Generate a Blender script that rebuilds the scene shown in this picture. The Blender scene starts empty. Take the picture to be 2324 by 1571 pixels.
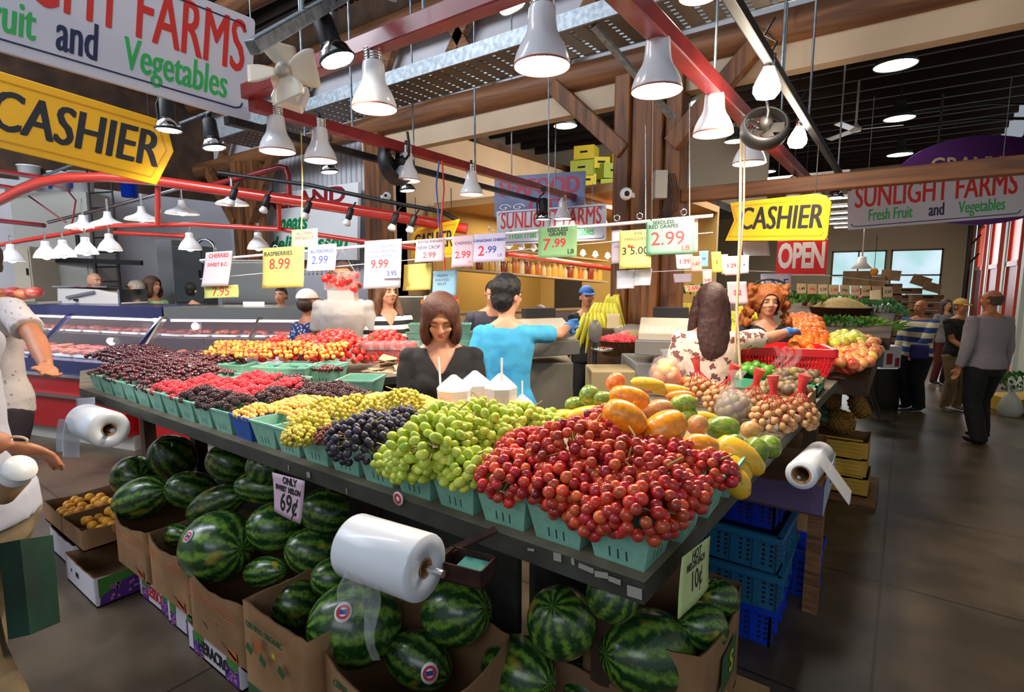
import bpy, math, random
from mathutils import Vector, Matrix, Euler, noise
from math import pi, sin, cos, radians as R
random.seed(7)
S = bpy.context.scene; C = S.collection
# ---------------------------------------------------------------- camera
W_, H_ = 2324, 1571; CX, CY = W_/2, H_/2
FPX = 1223.42; PITCH = R(7.013); YAW = R(36.074); HC = 1.8
cam_d = bpy.data.cameras.new('camera'); cam = bpy.data.objects.new('camera', cam_d); C.objects.link(cam)
cam.location = (0, 0, HC); cam.rotation_euler = (R(90)-PITCH, 0, YAW)
cam_d.sensor_width = 36; cam_d.lens = 36*FPX/W_; cam_d.clip_start = .05; cam_d.clip_end = 200
S.camera = cam
# ---------------------------------------------------------------- world and exposure
S.view_settings.view_transform = 'Standard'; S.view_settings.look = 'None'
S.view_settings.exposure = 0.0; S.view_settings.gamma = 1.0; S.view_settings.use_curve_mapping = False
wd = bpy.data.worlds.new('world'); S.world = wd; wd.use_nodes = True
wd.node_tree.nodes['Background'].inputs[0].default_value = (.80, .88, 1.0, 1)
wd.node_tree.nodes['Background'].inputs[1].default_value = .34

def rect_light(name, loc, rot, sx, sy, energy, col):
    l = bpy.data.lights.new(name, 'AREA'); l.shape = 'RECTANGLE'; l.size = sx; l.size_y = sy; l.energy = energy; l.color = col
    o = bpy.data.objects.new(name, l); o.location = loc; o.rotation_euler = rot; C.objects.link(o); return o
# added fills behind camera, over meat shop, in hall; last two: daylight at windows
rect_light('window_daylight', (1.8, -5.5, 5.2), (R(58), 0, R(15)), 7, 2.4, 120, (.86, .93, 1))
rect_light('window_daylight', (-7.5, -2.5, 5.2), (R(35), 0, R(-40)), 5, 3, 150, (.82, .9, 1))
rect_light('window_daylight', (-5.5, -1.0, 5.4), (R(62), 0, R(30)), 6, 1.2, 330, (.84, .9, 1))
rect_light('hall_daylight', (-2.6, 8.2, 4.3), (R(55), 0, R(60)), 3, 1.5, 150, (1, .93, .84))  # added fill that brightens the cream wall, no window stands here
rect_light('window_daylight', (1.9, 16.5, 3.0), (0, R(90), 0), 3, 6, 120, (.85, .93, 1))
rect_light('window_daylight', (-.6, 19.3, 2.6), (R(-90), 0, 0), 4, 2.5, 120, (.85, .93, 1))

# ---------------------------------------------------------------- from a point of the photograph to a point of the place
_c, _s = cos(YAW), sin(YAW)
def ray(px, py):
    x = (px-CX)/FPX; y = -(py-CY)/FPX
    b = cos(PITCH)+y*sin(PITCH); u = -sin(PITCH)+y*cos(PITCH)
    return Vector((x*_c-b*_s, x*_s+b*_c, u))
O0 = Vector((0, 0, HC))
def at(px, py, d): return O0+ray(px, py)*d            # d metres along the view direction
def uz(px, py, z):
    r = ray(px, py); return O0+r*((z-HC)/r.z)
def uy(px, py, y):
    r = ray(px, py); return O0+r*(y/r.y)
def ux(px, py, x):
    r = ray(px, py); return O0+r*(x/r.x)
def depth(p):
    p = Vector(p)-O0; return (-p.x*_s+p.y*_c)*cos(PITCH)-p.z*sin(PITCH)
def edge(px, yt, yb, h):                               # upright edge h metres tall: its top and bottom
    a, b = ray(px, yt), ray(px, yb); la, lb = math.hypot(a.x, a.y), math.hypot(b.x, b.y)
    D = h/(a.z/la-b.z/lb); return O0+a*(D/la), O0+b*(D/lb)

# ---------------------------------------------------------------- objects
def tag(o, label=None, cat=None, group=None, kind=None):
    if label: o['label'] = label
    if cat: o['category'] = cat
    if group: o['group'] = group
    if kind: o['kind'] = kind
    return o
def thing(name, label, cat, loc=(0, 0, 0), rz=0, group=None, parent=None):
    o = bpy.data.objects.new(name, None); C.objects.link(o); o.location = loc; o.rotation_euler = (0, 0, rz)
    o.empty_display_size = .05
    return tag(o, label, cat, group)
def dup(o, M=None, label=None, group=None, parent=None):
    c = o.copy(); C.objects.link(c)
    if parent is not None: c.parent = parent
    if M is not None: c.matrix_world = M; c.matrix_basis = M
    if label: c['label'] = label
    if group: c['group'] = group
    for ch in o.children: dup(ch, parent=c)
    return c
def frame(o, x, z):                                    # matrix from origin, x direction, up direction
    x = Vector(x).normalized(); y = Vector(z).cross(x).normalized(); z = x.cross(y)
    M = Matrix((x, y, z)).transposed().to_4x4(); M.translation = o; return M
def between(a, b):                                     # rotation that takes +Z to b-a
    return (Vector(b)-Vector(a)).to_track_quat('Z', 'Y').to_matrix()

class MB:
    def __init__(s): s.v = []; s.f = []; s.m = []; s.sm = []; s.mi = 0
    def add(s, vs, fs, smooth=False, m=None):
        n = len(s.v); s.v += [Vector(v) for v in vs]
        mm = s.mi if m is None else m
        for f in fs: s.f.append([i+n for i in f]); s.m.append(mm); s.sm.append(smooth)
        return s
    def box(s, c, d, rot=None, m=None, taper=1):
        vs = []
        for z in (-.5, .5):
            k = 1 if z < 0 else taper
            for x, y in ((-.5, -.5), (.5, -.5), (.5, .5), (-.5, .5)): vs.append(Vector((x*d[0]*k, y*d[1]*k, z*d[2])))
        if rot is not None: vs = [rot @ v for v in vs]
        c = Vector(c)
        return s.add([v+c for v in vs], [(3, 2, 1, 0), (4, 5, 6, 7), (0, 1, 5, 4), (1, 2, 6, 5), (2, 3, 7, 6), (3, 0, 4, 7)], False, m)
    def b2(s, a, b, m=None):                           # box from corner to corner
        a, b = Vector(a), Vector(b); return s.box((a+b)/2, [abs(q) for q in (b-a)], None, m)
    def beam(s, a, b, w, h, m=None, up=(0, 0, 1)):     # square bar from a to b
        a, b = Vector(a), Vector(b); M = frame((0, 0, 0), b-a, up).to_3x3()
        return s.box((a+b)/2, ((b-a).length, w, h), M, m)
    def tube(s, pts, r, n=10, cap=True, m=None, smooth=True):
        pts = [Vector(p) for p in pts]; k = len(pts); rs = r if isinstance(r, (list, tuple)) else [r]*k
        vs = []; X = None
        for i, p in enumerate(pts):
            t = (pts[min(i+1, k-1)]-pts[max(i-1, 0)]).normalized()
            if X is None: X = t.orthogonal().normalized()
            else: X = (X-t*X.dot(t)).normalized()
            Y = t.cross(X)
            for j in range(n):
                a = 2*pi*j/n; vs.append(p+(X*cos(a)+Y*sin(a))*rs[i])
        fs = [(i*n+j, i*n+(j+1) % n, (i+1)*n+(j+1) % n, (i+1)*n+j) for i in range(k-1) for j in range(n)]
        s.add(vs, fs, smooth, m)
        if cap: s.add(vs[:n], [tuple(reversed(range(n)))], False, m); s.add(vs[-n:], [tuple(range(n))], False, m)
        return s
    def lathe(s, prof, n=20, M=None, m=None, smooth=True, cap=False):
        vs = []
        for r, z in prof:
            for j in range(n):
                a = 2*pi*j/n; v = Vector((r*cos(a), r*sin(a), z)); vs.append(M @ v if M else v)
        k = len(prof)
        s.add(vs, [(i*n+j, i*n+(j+1) % n, (i+1)*n+(j+1) % n, (i+1)*n+j) for i in range(k-1) for j in range(n)], smooth, m)
        if cap: s.add(vs[:n], [tuple(reversed(range(n)))], False, m); s.add(vs[-n:], [tuple(range(n))], False, m)
        return s
    def loft(s, rings, n=16, m=None):                  # rings: (centre, rx, ry)
        vs = []
        for c, rx, ry in rings:
            for j in range(n):
                a = 2*pi*j/n; vs.append(Vector(c)+Vector((rx*cos(a), ry*sin(a), 0)))
        k = len(rings); fs = [(i*n+j, i*n+(j+1) % n, (i+1)*n+(j+1) % n, (i+1)*n+j) for i in range(k-1) for j in range(n)]
        fs += [tuple(reversed(range(n))), tuple(range((k-1)*n, k*n))]
        return s.add(vs, fs, True, m)
    def ell(s, c, r, n=12, k=8, rot=None, m=None, M=None):
        if not isinstance(r, (list, tuple)): r = (r, r, r)
        vs = [Vector((0, 0, -r[2]))]
        for i in range(1, k):
            t = -pi/2+pi*i/k
            for j in range(n):
                a = 2*pi*j/n; vs.append(Vector((r[0]*cos(t)*cos(a), r[1]*cos(t)*sin(a), r[2]*sin(t))))
        vs.append(Vector((0, 0, r[2])))
        if rot is not None: vs = [rot @ v for v in vs]
        c = Vector(c); vs = [v+c for v in vs]
        if M is not None: vs = [M @ v for v in vs]
        L = len(vs)-1
        fs = [(0, 1+(j+1) % n, 1+j) for j in range(n)]
        fs += [(1+i*n+j, 1+i*n+(j+1) % n, 1+(i+1)*n+(j+1) % n, 1+(i+1)*n+j) for i in range(k-2) for j in range(n)]
        fs += [(1+(k-2)*n+j, 1+(k-2)*n+(j+1) % n, L) for j in range(n)]
        return s.add(vs, fs, True, m)
    def caps(s, a, b, ra, rb, n=12, m=None):           # tapered limb with round ends
        a, b = Vector(a), Vector(b)
        s.ell(a, ra, n, 8, None, m); s.ell(b, rb, n, 8, None, m)
        return s.tube([a, b], [ra, rb], n, True, m)
    def prism(s, poly, t, M=None, m=None):             # polygon in local xz, thickness t along +y
        n = len(poly); vs = [Vector((x, 0, z)) for x, z in poly]+[Vector((x, t, z)) for x, z in poly]
        if M: vs = [M @ v for v in vs]
        return s.add(vs, [tuple(range(n)), tuple(reversed(range(n, 2*n)))]+[(i, i+n, (i+1) % n+n, (i+1) % n) for i in range(n)], False, m)
    def slab(s, poly, z0, z1, m=None, mtop=None):      # polygon in plan (counter-clockwise)
        n = len(poly); vs = [Vector((x, y, z0)) for x, y in poly]+[Vector((x, y, z1)) for x, y in poly]
        s.add(vs, [tuple(reversed(range(n)))]+[(i, (i+1) % n, (i+1) % n+n, i+n) for i in range(n)], False, m)
        return s.add(vs[n:], [tuple(range(n))], False, m if mtop is None else mtop)
    def sheet(s, fn, nu, nv, m=None, smooth=True):
        vs = [fn(i/nu, j/nv) for j in range(nv+1) for i in range(nu+1)]
        return s.add(vs, [(j*(nu+1)+i, j*(nu+1)+i+1, (j+1)*(nu+1)+i+1, (j+1)*(nu+1)+i) for j in range(nv) for i in range(nu)], smooth, m)
    def text(s, body, size, M, m=None, bold=0, sx=1, shear=0, align='CENTER', ext=.001, cs=1):
        if bold < 0:                                   # heavier strokes by overprinting
            for k in (-1, 0, 1): s.text(body, size, M @ Matrix.Translation((k*-bold, -.0002*k, abs(k)*-bold*.3)), m, 0, sx, shear, align, ext, cs)
            return s
        vs, fs = text_geo(body, size, bold, sx, shear, align, ext, cs)
        return s.add([M @ v for v in vs], fs, False, m)
    def mesh(s, name, mats):
        me = bpy.data.meshes.new(name); me.from_pydata([tuple(v) for v in s.v], [], s.f)
        for mt in (mats if isinstance(mats, (list, tuple)) else [mats]): me.materials.append(mt)
        me.polygons.foreach_set('material_index', s.m); me.polygons.foreach_set('use_smooth', s.sm)
        me.update(); return me
    def build(s, name, mats, parent=None, bevel=0, loc=None, M=None):
        o = bpy.data.objects.new(name, s.mesh(name, mats)); C.objects.link(o)
        if parent is not None: o.parent = parent
        if bevel:
            b = o.modifiers.new('b', 'BEVEL'); b.width = bevel; b.segments = 2; b.limit_method = 'ANGLE'
        if loc is not None: o.location = loc
        if M is not None: o.matrix_basis = M
        return o
_tc = {}
def text_geo(body, size, bold, sx, shear, align, ext, cs=1):
    key = (body, size, bold, sx, shear, align, ext, cs)
    if key in _tc: return _tc[key]
    cu = bpy.data.curves.new('t', 'FONT'); cu.body = body; cu.size = size; cu.offset = bold; cu.shear = shear
    cu.align_x = align; cu.align_y = 'CENTER'; cu.extrude = ext; cu.resolution_u = 3; cu.space_character = cs
    o = bpy.data.objects.new('t', cu); C.objects.link(o)
    dg = bpy.context.evaluated_depsgraph_get(); me = bpy.data.meshes.new_from_object(o.evaluated_get(dg))
    vs = [Vector((v.co.x*sx, -v.co.z, v.co.y)) for v in me.vertices]; fs = [tuple(p.vertices) for p in me.polygons]
    bpy.data.objects.remove(o); bpy.data.meshes.remove(me); bpy.data.curves.remove(cu)
    _tc[key] = (vs, fs); return vs, fs

# ---------------------------------------------------------------- materials
def mat(name, col, rough=.5, metal=0, col2=None, scale=8, mix=(.35, .65), bump=0, bscale=None, emis=None, es=0, trans=0, sss=0,
        coat=0, rnd=0, spec=None, stretch=None, alpha=1, detail=3, ior=None, dist=0, rhue=0):
    m = bpy.data.materials.new(name); m.use_nodes = True; nt = m.node_tree; N = nt.nodes; L = nt.links; b = N['Principled BSDF']
    I = b.inputs
    I['Base Color'].default_value = (*col, 1); I['Roughness'].default_value = rough; I['Metallic'].default_value = metal
    if spec is not None: I['Specular IOR Level'].default_value = spec
    if ior: I['IOR'].default_value = ior
    I['Transmission Weight'].default_value = trans; I['Alpha'].default_value = alpha
    if coat: I['Coat Weight'].default_value = coat; I['Coat Roughness'].default_value = .08
    if sss: I['Subsurface Weight'].default_value = sss; I['Subsurface Radius'].default_value = (.02, .008, .004); I['Subsurface Scale'].default_value = .6
    if emis: I['Emission Color'].default_value = (*emis, 1); I['Emission Strength'].default_value = es
    tc = None
    if col2 or bump:
        tc = N.new('ShaderNodeTexCoord'); mp = N.new('ShaderNodeMapping'); L.new(tc.outputs['Object'], mp.inputs[0])
        if stretch: mp.inputs['Scale'].default_value = stretch
    out = None
    if col2:
        nz = N.new('ShaderNodeTexNoise'); nz.inputs['Scale'].default_value = scale; nz.inputs['Detail'].default_value = detail; nz.inputs['Distortion'].default_value = dist
        L.new(mp.outputs[0], nz.inputs[0]); rp = N.new('ShaderNodeValToRGB')
        rp.color_ramp.elements[0].position = mix[0]; rp.color_ramp.elements[0].color = (*col, 1)
        rp.color_ramp.elements[1].position = mix[1]; rp.color_ramp.elements[1].color = (*col2, 1)
        L.new(nz.outputs[0], rp.inputs[0]); out = rp.outputs[0]
        if rnd:
            oi0 = N.new('ShaderNodeObjectInfo'); ad = N.new('ShaderNodeVectorMath'); ad.operation = 'MULTIPLY_ADD'
            cb = N.new('ShaderNodeCombineXYZ')
            for i in range(3): L.new(oi0.outputs['Random'], cb.inputs[i])
            ad.inputs[1].default_value = (37, 37, 37); L.new(cb.outputs[0], ad.inputs[0]); L.new(mp.outputs[0], ad.inputs[2])
            L.new(ad.outputs[0], nz.inputs[0])
    if rnd or rhue:
        oi = N.new('ShaderNodeObjectInfo'); hs = N.new('ShaderNodeHueSaturation')
        mr = N.new('ShaderNodeMapRange'); mr.inputs[3].default_value = 1-rnd; mr.inputs[4].default_value = 1+rnd
        L.new(oi.outputs['Random'], mr.inputs[0]); L.new(mr.outputs[0], hs.inputs['Value'])
        if rhue:
            m2 = N.new('ShaderNodeMath'); m2.operation = 'MULTIPLY_ADD'; m2.inputs[1].default_value = 7.31; m2.inputs[2].default_value = 0
            fr = N.new('ShaderNodeMath'); fr.operation = 'FRACT'; L.new(oi.outputs['Random'], m2.inputs[0]); L.new(m2.outputs[0], fr.inputs[0])
            m3 = N.new('ShaderNodeMapRange'); m3.inputs[3].default_value = .5-rhue; m3.inputs[4].default_value = .5+rhue
            L.new(fr.outputs[0], m3.inputs[0]); L.new(m3.outputs[0], hs.inputs['Hue'])
        if out: L.new(out, hs.inputs['Color'])
        else: hs.inputs['Color'].default_value = (*col, 1)
        out = hs.outputs[0]
    if out: L.new(out, I['Base Color'])
    if bump:
        n2 = N.new('ShaderNodeTexNoise'); n2.inputs['Scale'].default_value = bscale or scale*3; n2.inputs['Detail'].default_value = 4
        L.new(mp.outputs[0], n2.inputs[0]); bp = N.new('ShaderNodeBump'); bp.inputs['Strength'].default_value = bump; bp.inputs['Distance'].default_value = .01
        L.new(n2.outputs[0], bp.inputs['Height']); L.new(bp.outputs[0], I['Normal'])
    return m
def lin(r, g, b): return tuple(((c/255+.055)/1.055)**2.4 if c > 10 else c/255/12.92 for c in (r, g, b))
def emat(name, col, s):
    m = bpy.data.materials.new(name); m.use_nodes = True; nt = m.node_tree; nt.nodes.clear()
    e = nt.nodes.new('ShaderNodeEmission'); e.inputs[0].default_value = (*col, 1); e.inputs[1].default_value = s
    o = nt.nodes.new('ShaderNodeOutputMaterial'); nt.links.new(e.outputs[0], o.inputs[0]); return m
G = {}
G['concrete'] = mat('floor_concrete', lin(78, 68, 56), .34, col2=lin(108, 92, 72), scale=1.3, mix=(.3, .7), bump=.12, bscale=60, detail=8)
G['wood'] = mat('old_timber', lin(96, 62, 38), .62, col2=lin(146, 100, 62), scale=3, stretch=(1, 1, 7), bump=.3, bscale=14, dist=1.2)
G['woodx'] = mat('log_timber', lin(84, 52, 32), .6, col2=lin(140, 92, 54), scale=3, stretch=(.25, 3, 3), bump=.3, bscale=9, dist=1)
G['woodp'] = mat('post_timber', lin(82, 50, 28), .6, col2=lin(140, 88, 44), scale=4, stretch=(3, 3, .25), bump=.3, bscale=9, dist=1)
G['woodd'] = mat('dark_timber', lin(52, 36, 26), .7, col2=lin(84, 58, 38), scale=3, bump=.2)
G['roof'] = mat('dark_roof_deck', lin(34, 25, 20), .8, col2=lin(46, 34, 26), scale=2)
G['white'] = mat('white_wall_paint', lin(214, 214, 218), .6, col2=lin(196, 196, 202), scale=1.4)
G['cream'] = mat('cream_wall_paint', lin(200, 176, 146), .6, col2=lin(184, 160, 130), scale=1)
G['beige'] = mat('beige_wall_paint', lin(186, 174, 158), .6)
G['grey'] = mat('grey_cabinet_paint', lin(170, 166, 158), .5)
G['red'] = mat('red_bar_paint', lin(150, 34, 38), .35, col2=lin(126, 28, 34), scale=6, coat=.3)
G['redt'] = mat('red_tube_paint', lin(214, 62, 48), .22, coat=.6)
G['black'] = mat('black_metal', lin(20, 20, 22), .5)
G['steel'] = mat('galvanised_steel', lin(128, 136, 142), .5, .8, col2=lin(160, 168, 174), scale=30)
G['inox'] = mat('stainless_steel', lin(196, 192, 184), .25, 1)
G['chrome'] = mat('polished_chrome', lin(220, 220, 220), .12, 1)
G['shade'] = mat('white_glazed_lamp', lin(244, 244, 248), .2, coat=.3)
G['enamel'] = mat('white_enamel_shade', lin(244, 244, 244), .3, sss=0)
G['glow'] = emat('lamp_glow', (1, .93, .82), 14)
G['glow2'] = emat('lamp_glow_small', (1, .93, .84), 7)
G['glass'] = mat('clear_glass', (1, 1, 1), .02, trans=1, ior=1.05, spec=.5)
G['film'] = mat('clear_film', (1, 1, 1), .12, alpha=.13, spec=1)
G['mint'] = mat('green_pulp_basket', lin(122, 176, 156), .75, col2=lin(134, 188, 166), scale=40, rnd=.07)
G['slot'] = mat('basket_slot', lin(38, 66, 60), .9)
G['bluebk'] = mat('blue_pulp_basket', lin(36, 86, 168), .7)
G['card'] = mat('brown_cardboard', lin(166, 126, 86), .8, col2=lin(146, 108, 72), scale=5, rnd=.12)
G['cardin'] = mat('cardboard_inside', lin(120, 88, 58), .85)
G['counter'] = mat('counter_edge_paint', lin(64, 66, 60), .5, col2=lin(52, 50, 44), scale=9, bump=.15)
G['ctop'] = mat('counter_top_board', lin(128, 118, 100), .6, col2=lin(104, 94, 78), scale=7)
G['cloth'] = mat('white_counter_paper', lin(236, 224, 204), .7)
G['skin'] = mat('skin', lin(214, 156, 124), .5, sss=.1, col2=lin(202, 140, 110), scale=6)
G['skin2'] = mat('tanned_skin', lin(190, 122, 84), .5, sss=.1, col2=lin(176, 108, 74), scale=6)
G['lips'] = mat('lips', lin(170, 84, 78), .45)
G['eye'] = mat('eye_white', lin(225, 220, 214), .2)
G['iris'] = mat('iris', lin(40, 26, 18), .2)
G['blk'] = mat('black_cloth', lin(22, 21, 24), .85, col2=lin(32, 30, 34), scale=12, bump=.2)
G['blue'] = mat('cobalt_plastic', lin(10, 60, 190), .35)
G['teal'] = mat('teal_plastic', lin(30, 100, 140), .4)
G['ink'] = mat('black_ink', lin(34, 32, 36), .6)
G['inkred'] = mat('red_ink', lin(204, 44, 52), .6)
G['inkblue'] = mat('blue_ink', lin(52, 68, 150), .6)
G['yellow'] = mat('yellow_sign', lin(252, 188, 8), .45)
G['signw'] = mat('white_sign', lin(216, 216, 228), .45)
G['signred'] = mat('sign_red', lin(214, 52, 44), .5)
G['signgreen'] = mat('sign_green', lin(58, 184, 96), .5)
G['signnavy'] = mat('sign_navy', lin(40, 46, 84), .5)
# ================================================================ the hall
def struct(name, mb, mats, **k): return tag(mb.build(name, mats, **k), kind='structure')
m_floor = G['concrete']
nt = m_floor.node_tree; N = nt.nodes; L = nt.links; b_ = N['Principled BSDF']
# saw-cut slab joints and old stains in the concrete
tc = N.new('ShaderNodeTexCoord'); br = N.new('ShaderNodeTexBrick'); br.inputs['Scale'].default_value = .2; br.offset = 0
br.inputs['Mortar Size'].default_value = .0016; br.inputs['Color1'].default_value = (1, 1, 1, 1); br.inputs['Color2'].default_value = (.86, .86, .86, 1); br.inputs['Mortar'].default_value = (.35, .33, .3, 1)
L.new(tc.outputs['Object'], br.inputs[0])
st = N.new('ShaderNodeTexNoise'); st.inputs['Scale'].default_value = 1.1; st.inputs['Detail'].default_value = 6; L.new(tc.outputs['Object'], st.inputs[0])
sr = N.new('ShaderNodeValToRGB'); sr.color_ramp.elements[0].position = .42; sr.color_ramp.elements[0].color = (.35, .33, .3, 1); sr.color_ramp.elements[1].position = .56; L.new(st.outputs[0], sr.inputs[0])
mx = N.new('ShaderNodeMix'); mx.data_type = 'RGBA'; mx.blend_type = 'MULTIPLY'; mx.inputs[0].default_value = 1
m2 = N.new('ShaderNodeMix'); m2.data_type = 'RGBA'; m2.blend_type = 'MULTIPLY'; m2.inputs[0].default_value = .8
src = b_.inputs['Base Color'].links[0].from_socket
L.new(src, mx.inputs[6]); L.new(br.outputs[0], mx.inputs[7]); L.new(mx.outputs[2], m2.inputs[6]); L.new(sr.outputs[0], m2.inputs[7]); L.new(m2.outputs[2], b_.inputs['Base Color'])
struct('floor', MB().b2((-12, -5, -.2), (3, 23, 0)), m_floor)
struct('wall_left', MB().b2((-11.2, -5, 0), (-11, 5.6, 3.3)), G['white'])
struct('trim_8', MB().b2((-11.2, -5, 3.3), (-11.05, 5.6, 6.3)).b2((-11.2, 5.65, 4.0), (-6.2, 5.8, 6.3)), G['woodd'])
mb = MB().b2((-11.2, 5.6, 0), (-6.2, 5.8, 4.0))
for i in range(38):
    x = -11+i*.125; mb.b2((x, 5.57, 1.9), (x+.05, 5.6, 4.0))          # ribbed white cladding
struct('wall_meat_shop', mb, G['white'])
struct('wall_clerestory', MB().b2((-11, 5.32, 3.98), (-.2, 5.36, 5.0)), G['white'])
mb = MB().b2((-6.3, 5.45, 0), (-6.2, 7.25, 4.6)).b2((-6.3, 7.25, 0), (-6.2, 14, 4.15))
struct('wall_cream', mb, G['cream'])
struct('trim_1', MB().b2((-6.34, 7.2, 4.15), (-6.14, 14, 4.25)).b2((-6.34, 7.2, 4.15), (-6.14, 7.32, 4.75)), G['woodd'])
struct('wall_mezzanine', MB().b2((-9.2, 5.8, 0), (-9.1, 22, 5.8)).b2((-9.1, 13.9, 3.3), (-2.8, 14, 5.8)), G['beige'])
struct('wall_soffit', MB().b2((-6.2, 5.0, 3.47), (1.5, 5.14, 3.74)), G['cream'])
# far end wall with its window openings
mb = MB()
for a, b in (((-9, 2.78), (1.6, 5.8)), ((-9, 0), (-2.2, 2.78)), ((-2.2, 0), (1.6, 1.1)), ((.86, 1.1), (1.6, 2.78)), ((-.62, 1.1), (-.5, 2.78))):
    mb.b2((a[0], 22, a[1]), (b[0], 22.2, b[1]))
struct('wall_end', mb, mat('end_wall_paint', lin(206, 196, 166), .6))
G['outside'] = mat('daylight_outside', lin(150, 190, 190), .9, col2=lin(200, 214, 236), scale=.8)
g = G['outside'].node_tree; g.nodes['Principled BSDF'].inputs['Emission Strength'].default_value = 1.15
g.links.new([n for n in g.nodes if n.type == 'VALTORGB'][0].outputs[0], g.nodes['Principled BSDF'].inputs['Emission Color'])
tag(MB().b2((-4, 23.4, -.3), (3, 23.6, 4)).build('daylit_street', G['outside']), 'pale daylit street with trees outside the end windows', 'street')
for i, (a, b) in enumerate(((-2.2, -.62), (-.5, .86))):
    w = MB().b2((a, 22.05, 1.1), (b, 22.07, 2.78)); struct('window_%d' % (i+1), w, G['glass'])
    mb = MB()
    for z in (1.12, 1.95, 2.76): mb.b2((a, 22.0, z-.025), (b, 22.12, z+.025))
    for x in (a+.02, b-.02): mb.b2((x-.025, 22.0, 1.1), (x+.025, 22.12, 2.78))
    if i == 0: mb.b2(((a+b)/2-.02, 22.0, 1.1), ((a+b)/2+.02, 22.12, 2.78))
    struct('trim_%d' % (i+2), mb, mat('window_frame_brown', lin(110, 92, 60), .5))
# right wall with red framed doors, white piers
mb = MB()
y = 8.0; mats = [mat('pier_paint', lin(190, 196, 190), .6)]
for y0, y1 in ((3, 12.9), (14.4, 15.6), (17.4, 18.6), (20.6, 22)): mb.b2((1.62, y0, 0), (1.75, y1, 4.6))
mb.b2((1.62, 3, 3.3), (1.75, 22, 4.6))
for y in (12.6, 15.0, 18.0): mb.b2((1.56, y-.15, 0), (1.62, y+.15, 4.6))
struct('wall_right', mb, mats)
G['redframe'] = mat('red_door_frame', lin(196, 66, 44), .45)
G['redglass'] = mat('frosted_red_pane', lin(232, 120, 96), .4, emis=lin(236, 110, 84), es=.55)
for i, (y0, y1) in enumerate(((12.95, 14.4), (15.65, 17.4), (18.65, 20.6))):
    d = thing('door_%d' % (i+1), None, None, (1.60, y0, 0)); d['kind'] = 'structure'
    mb = MB()
    for yy in (y0+.04, y1-.04): mb.b2((-.06, yy-y0-.05, 0), (.06, yy-y0+.05, 3.3))
    for z in (2.1, 3.26): mb.b2((-.06, 0, z-.05), (.06, y1-y0, z+.05))
    mb.build('door_frame', G['redframe'], d)
    MB().b2((-.01, .08, 2.15), (.01, y1-y0-.08, 3.2)).build('transom_pane', G['redglass'], d)
    MB().b2((-.02, .08, .02), (.02, y1-y0-.08, 2.05)).build('door_leaf', mat('door_leaf_%d' % i, lin(150, 50, 36), .5), d)
# dark roof over the back hall and over the stalls
mb = MB().b2((-9.2, 5.1, 5.75), (1.75, 22, 5.85))
for i in range(24): mb.b2((-9.1, 5.7+i*.72, 5.45), (1.7, 5.78+i*.72, 5.75), 1)
for i in range(90): x = -9+i*.12; mb.b2((x, 5.2, 5.72), (x+.05, 22, 5.75), 0)
struct('ceiling', mb, [G['roof'], mat('roof_joist', lin(42, 30, 22), .9)])
mb = MB().b2((-11.2, -.5, 6.2), (2.4, 5.3, 6.3))
for i in range(7): mb.b2((-11, .3+i*.8, 5.9), (2.3, .42+i*.8, 6.2))
struct('ceiling_front', mb, [G['roof']])
struct('trim_7', MB().b2((-.2, 5.32, 3.98), (1.6, 5.36, 6.3)).b2((-11, 5.32, 5.0), (-.2, 5.36, 6.3)), G['woodd'])

# ---------------------------------------------------------------- timber frame
def log(name, pts, r, label, n=14, m='woodx'):
    return tag(MB().tube(pts, r, n).build(name, G[m]), label, 'beam')
log('log_beam', [(-10.9, 5.0, 3.82), (-8, 5.02, 3.84), (-5, 4.99, 3.83), (-2, 5.0, 3.81), (1.5, 5.0, 3.8)], [.14, .13, .14, .13, .135], 'long round log beam carried by the two timber posts, above the cable tray')
log('log_beam', [(-11, 5.0, 5.02), (-7, 5.01, 4.98), (-3, 5.0, 4.95), (1.5, 5, 4.9)], [.16, .17, .16, .15], 'upper round log beam, higher than the cable tray, at the top left')
i = 0
for x0, x1 in ((-10.4, -9.6), (-8.3, -7.5), (-7.2, -8.0), (-6.3, -5.6), (-5.1, -4.3), (-4.0, -4.7), (-3.2, -2.5), (-1.9, -2.6)):
    i += 1
    o = MB().beam((x0, 5.14, 3.9), (x1, 5.14, 4.95), .14, .1, up=(0, 1, 0)).build('truss_brace', G['wood'])
    tag(o, 'slanting timber truss brace between the two log beams', 'brace', 'truss braces between the log beams')
def post(x0, x1, y, top, label, nboards):
    t = thing('timber_post', label, 'post', ((x0+x1)/2, y, 0)); w = (x1-x0)/nboards
    for k in range(nboards):
        MB().box(((k-(nboards-1)/2)*w, (k % 2)*.04, top/2), (w*.97, .26-.03*(k % 2), top)).build('board', G['woodp'], t, .012)
    return t
p1 = post(-2.36, -1.72, 5.0, 3.7, 'big timber post of four planks behind the red grapes and the price tags', 4)
p2 = post(-6.02, -5.72, 5.0, 3.72, 'slimmer timber post at the corner of the meats sign', 1)
p3 = post(-9.35, -8.75, 4.9, 3.75, 'timber post of two planks left of the meats sign', 2)
for a, b, l in (((-2.25, 4.9, 3.0), (-3.05, 4.9, 3.75), 'left timber knee brace rising from the big post to the log beam'), ((-1.8, 4.9, 3.0), (-1.05, 4.9, 3.75), 'right timber knee brace rising from the big post to the log beam'),
                ((-9.3, 4.8, 2.75), (-10.2, 4.8, 3.75), 'left timber knee brace on the two plank post beside the meats sign'), ((-8.85, 4.8, 2.75), (-8.0, 4.8, 3.75), 'right timber knee brace on the two plank post beside the meats sign')):
    tag(MB().beam(a, b, .15, .12, up=(0, 1, 0)).build('knee_brace', G['woodp'], None, .01), l, 'brace')
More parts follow.
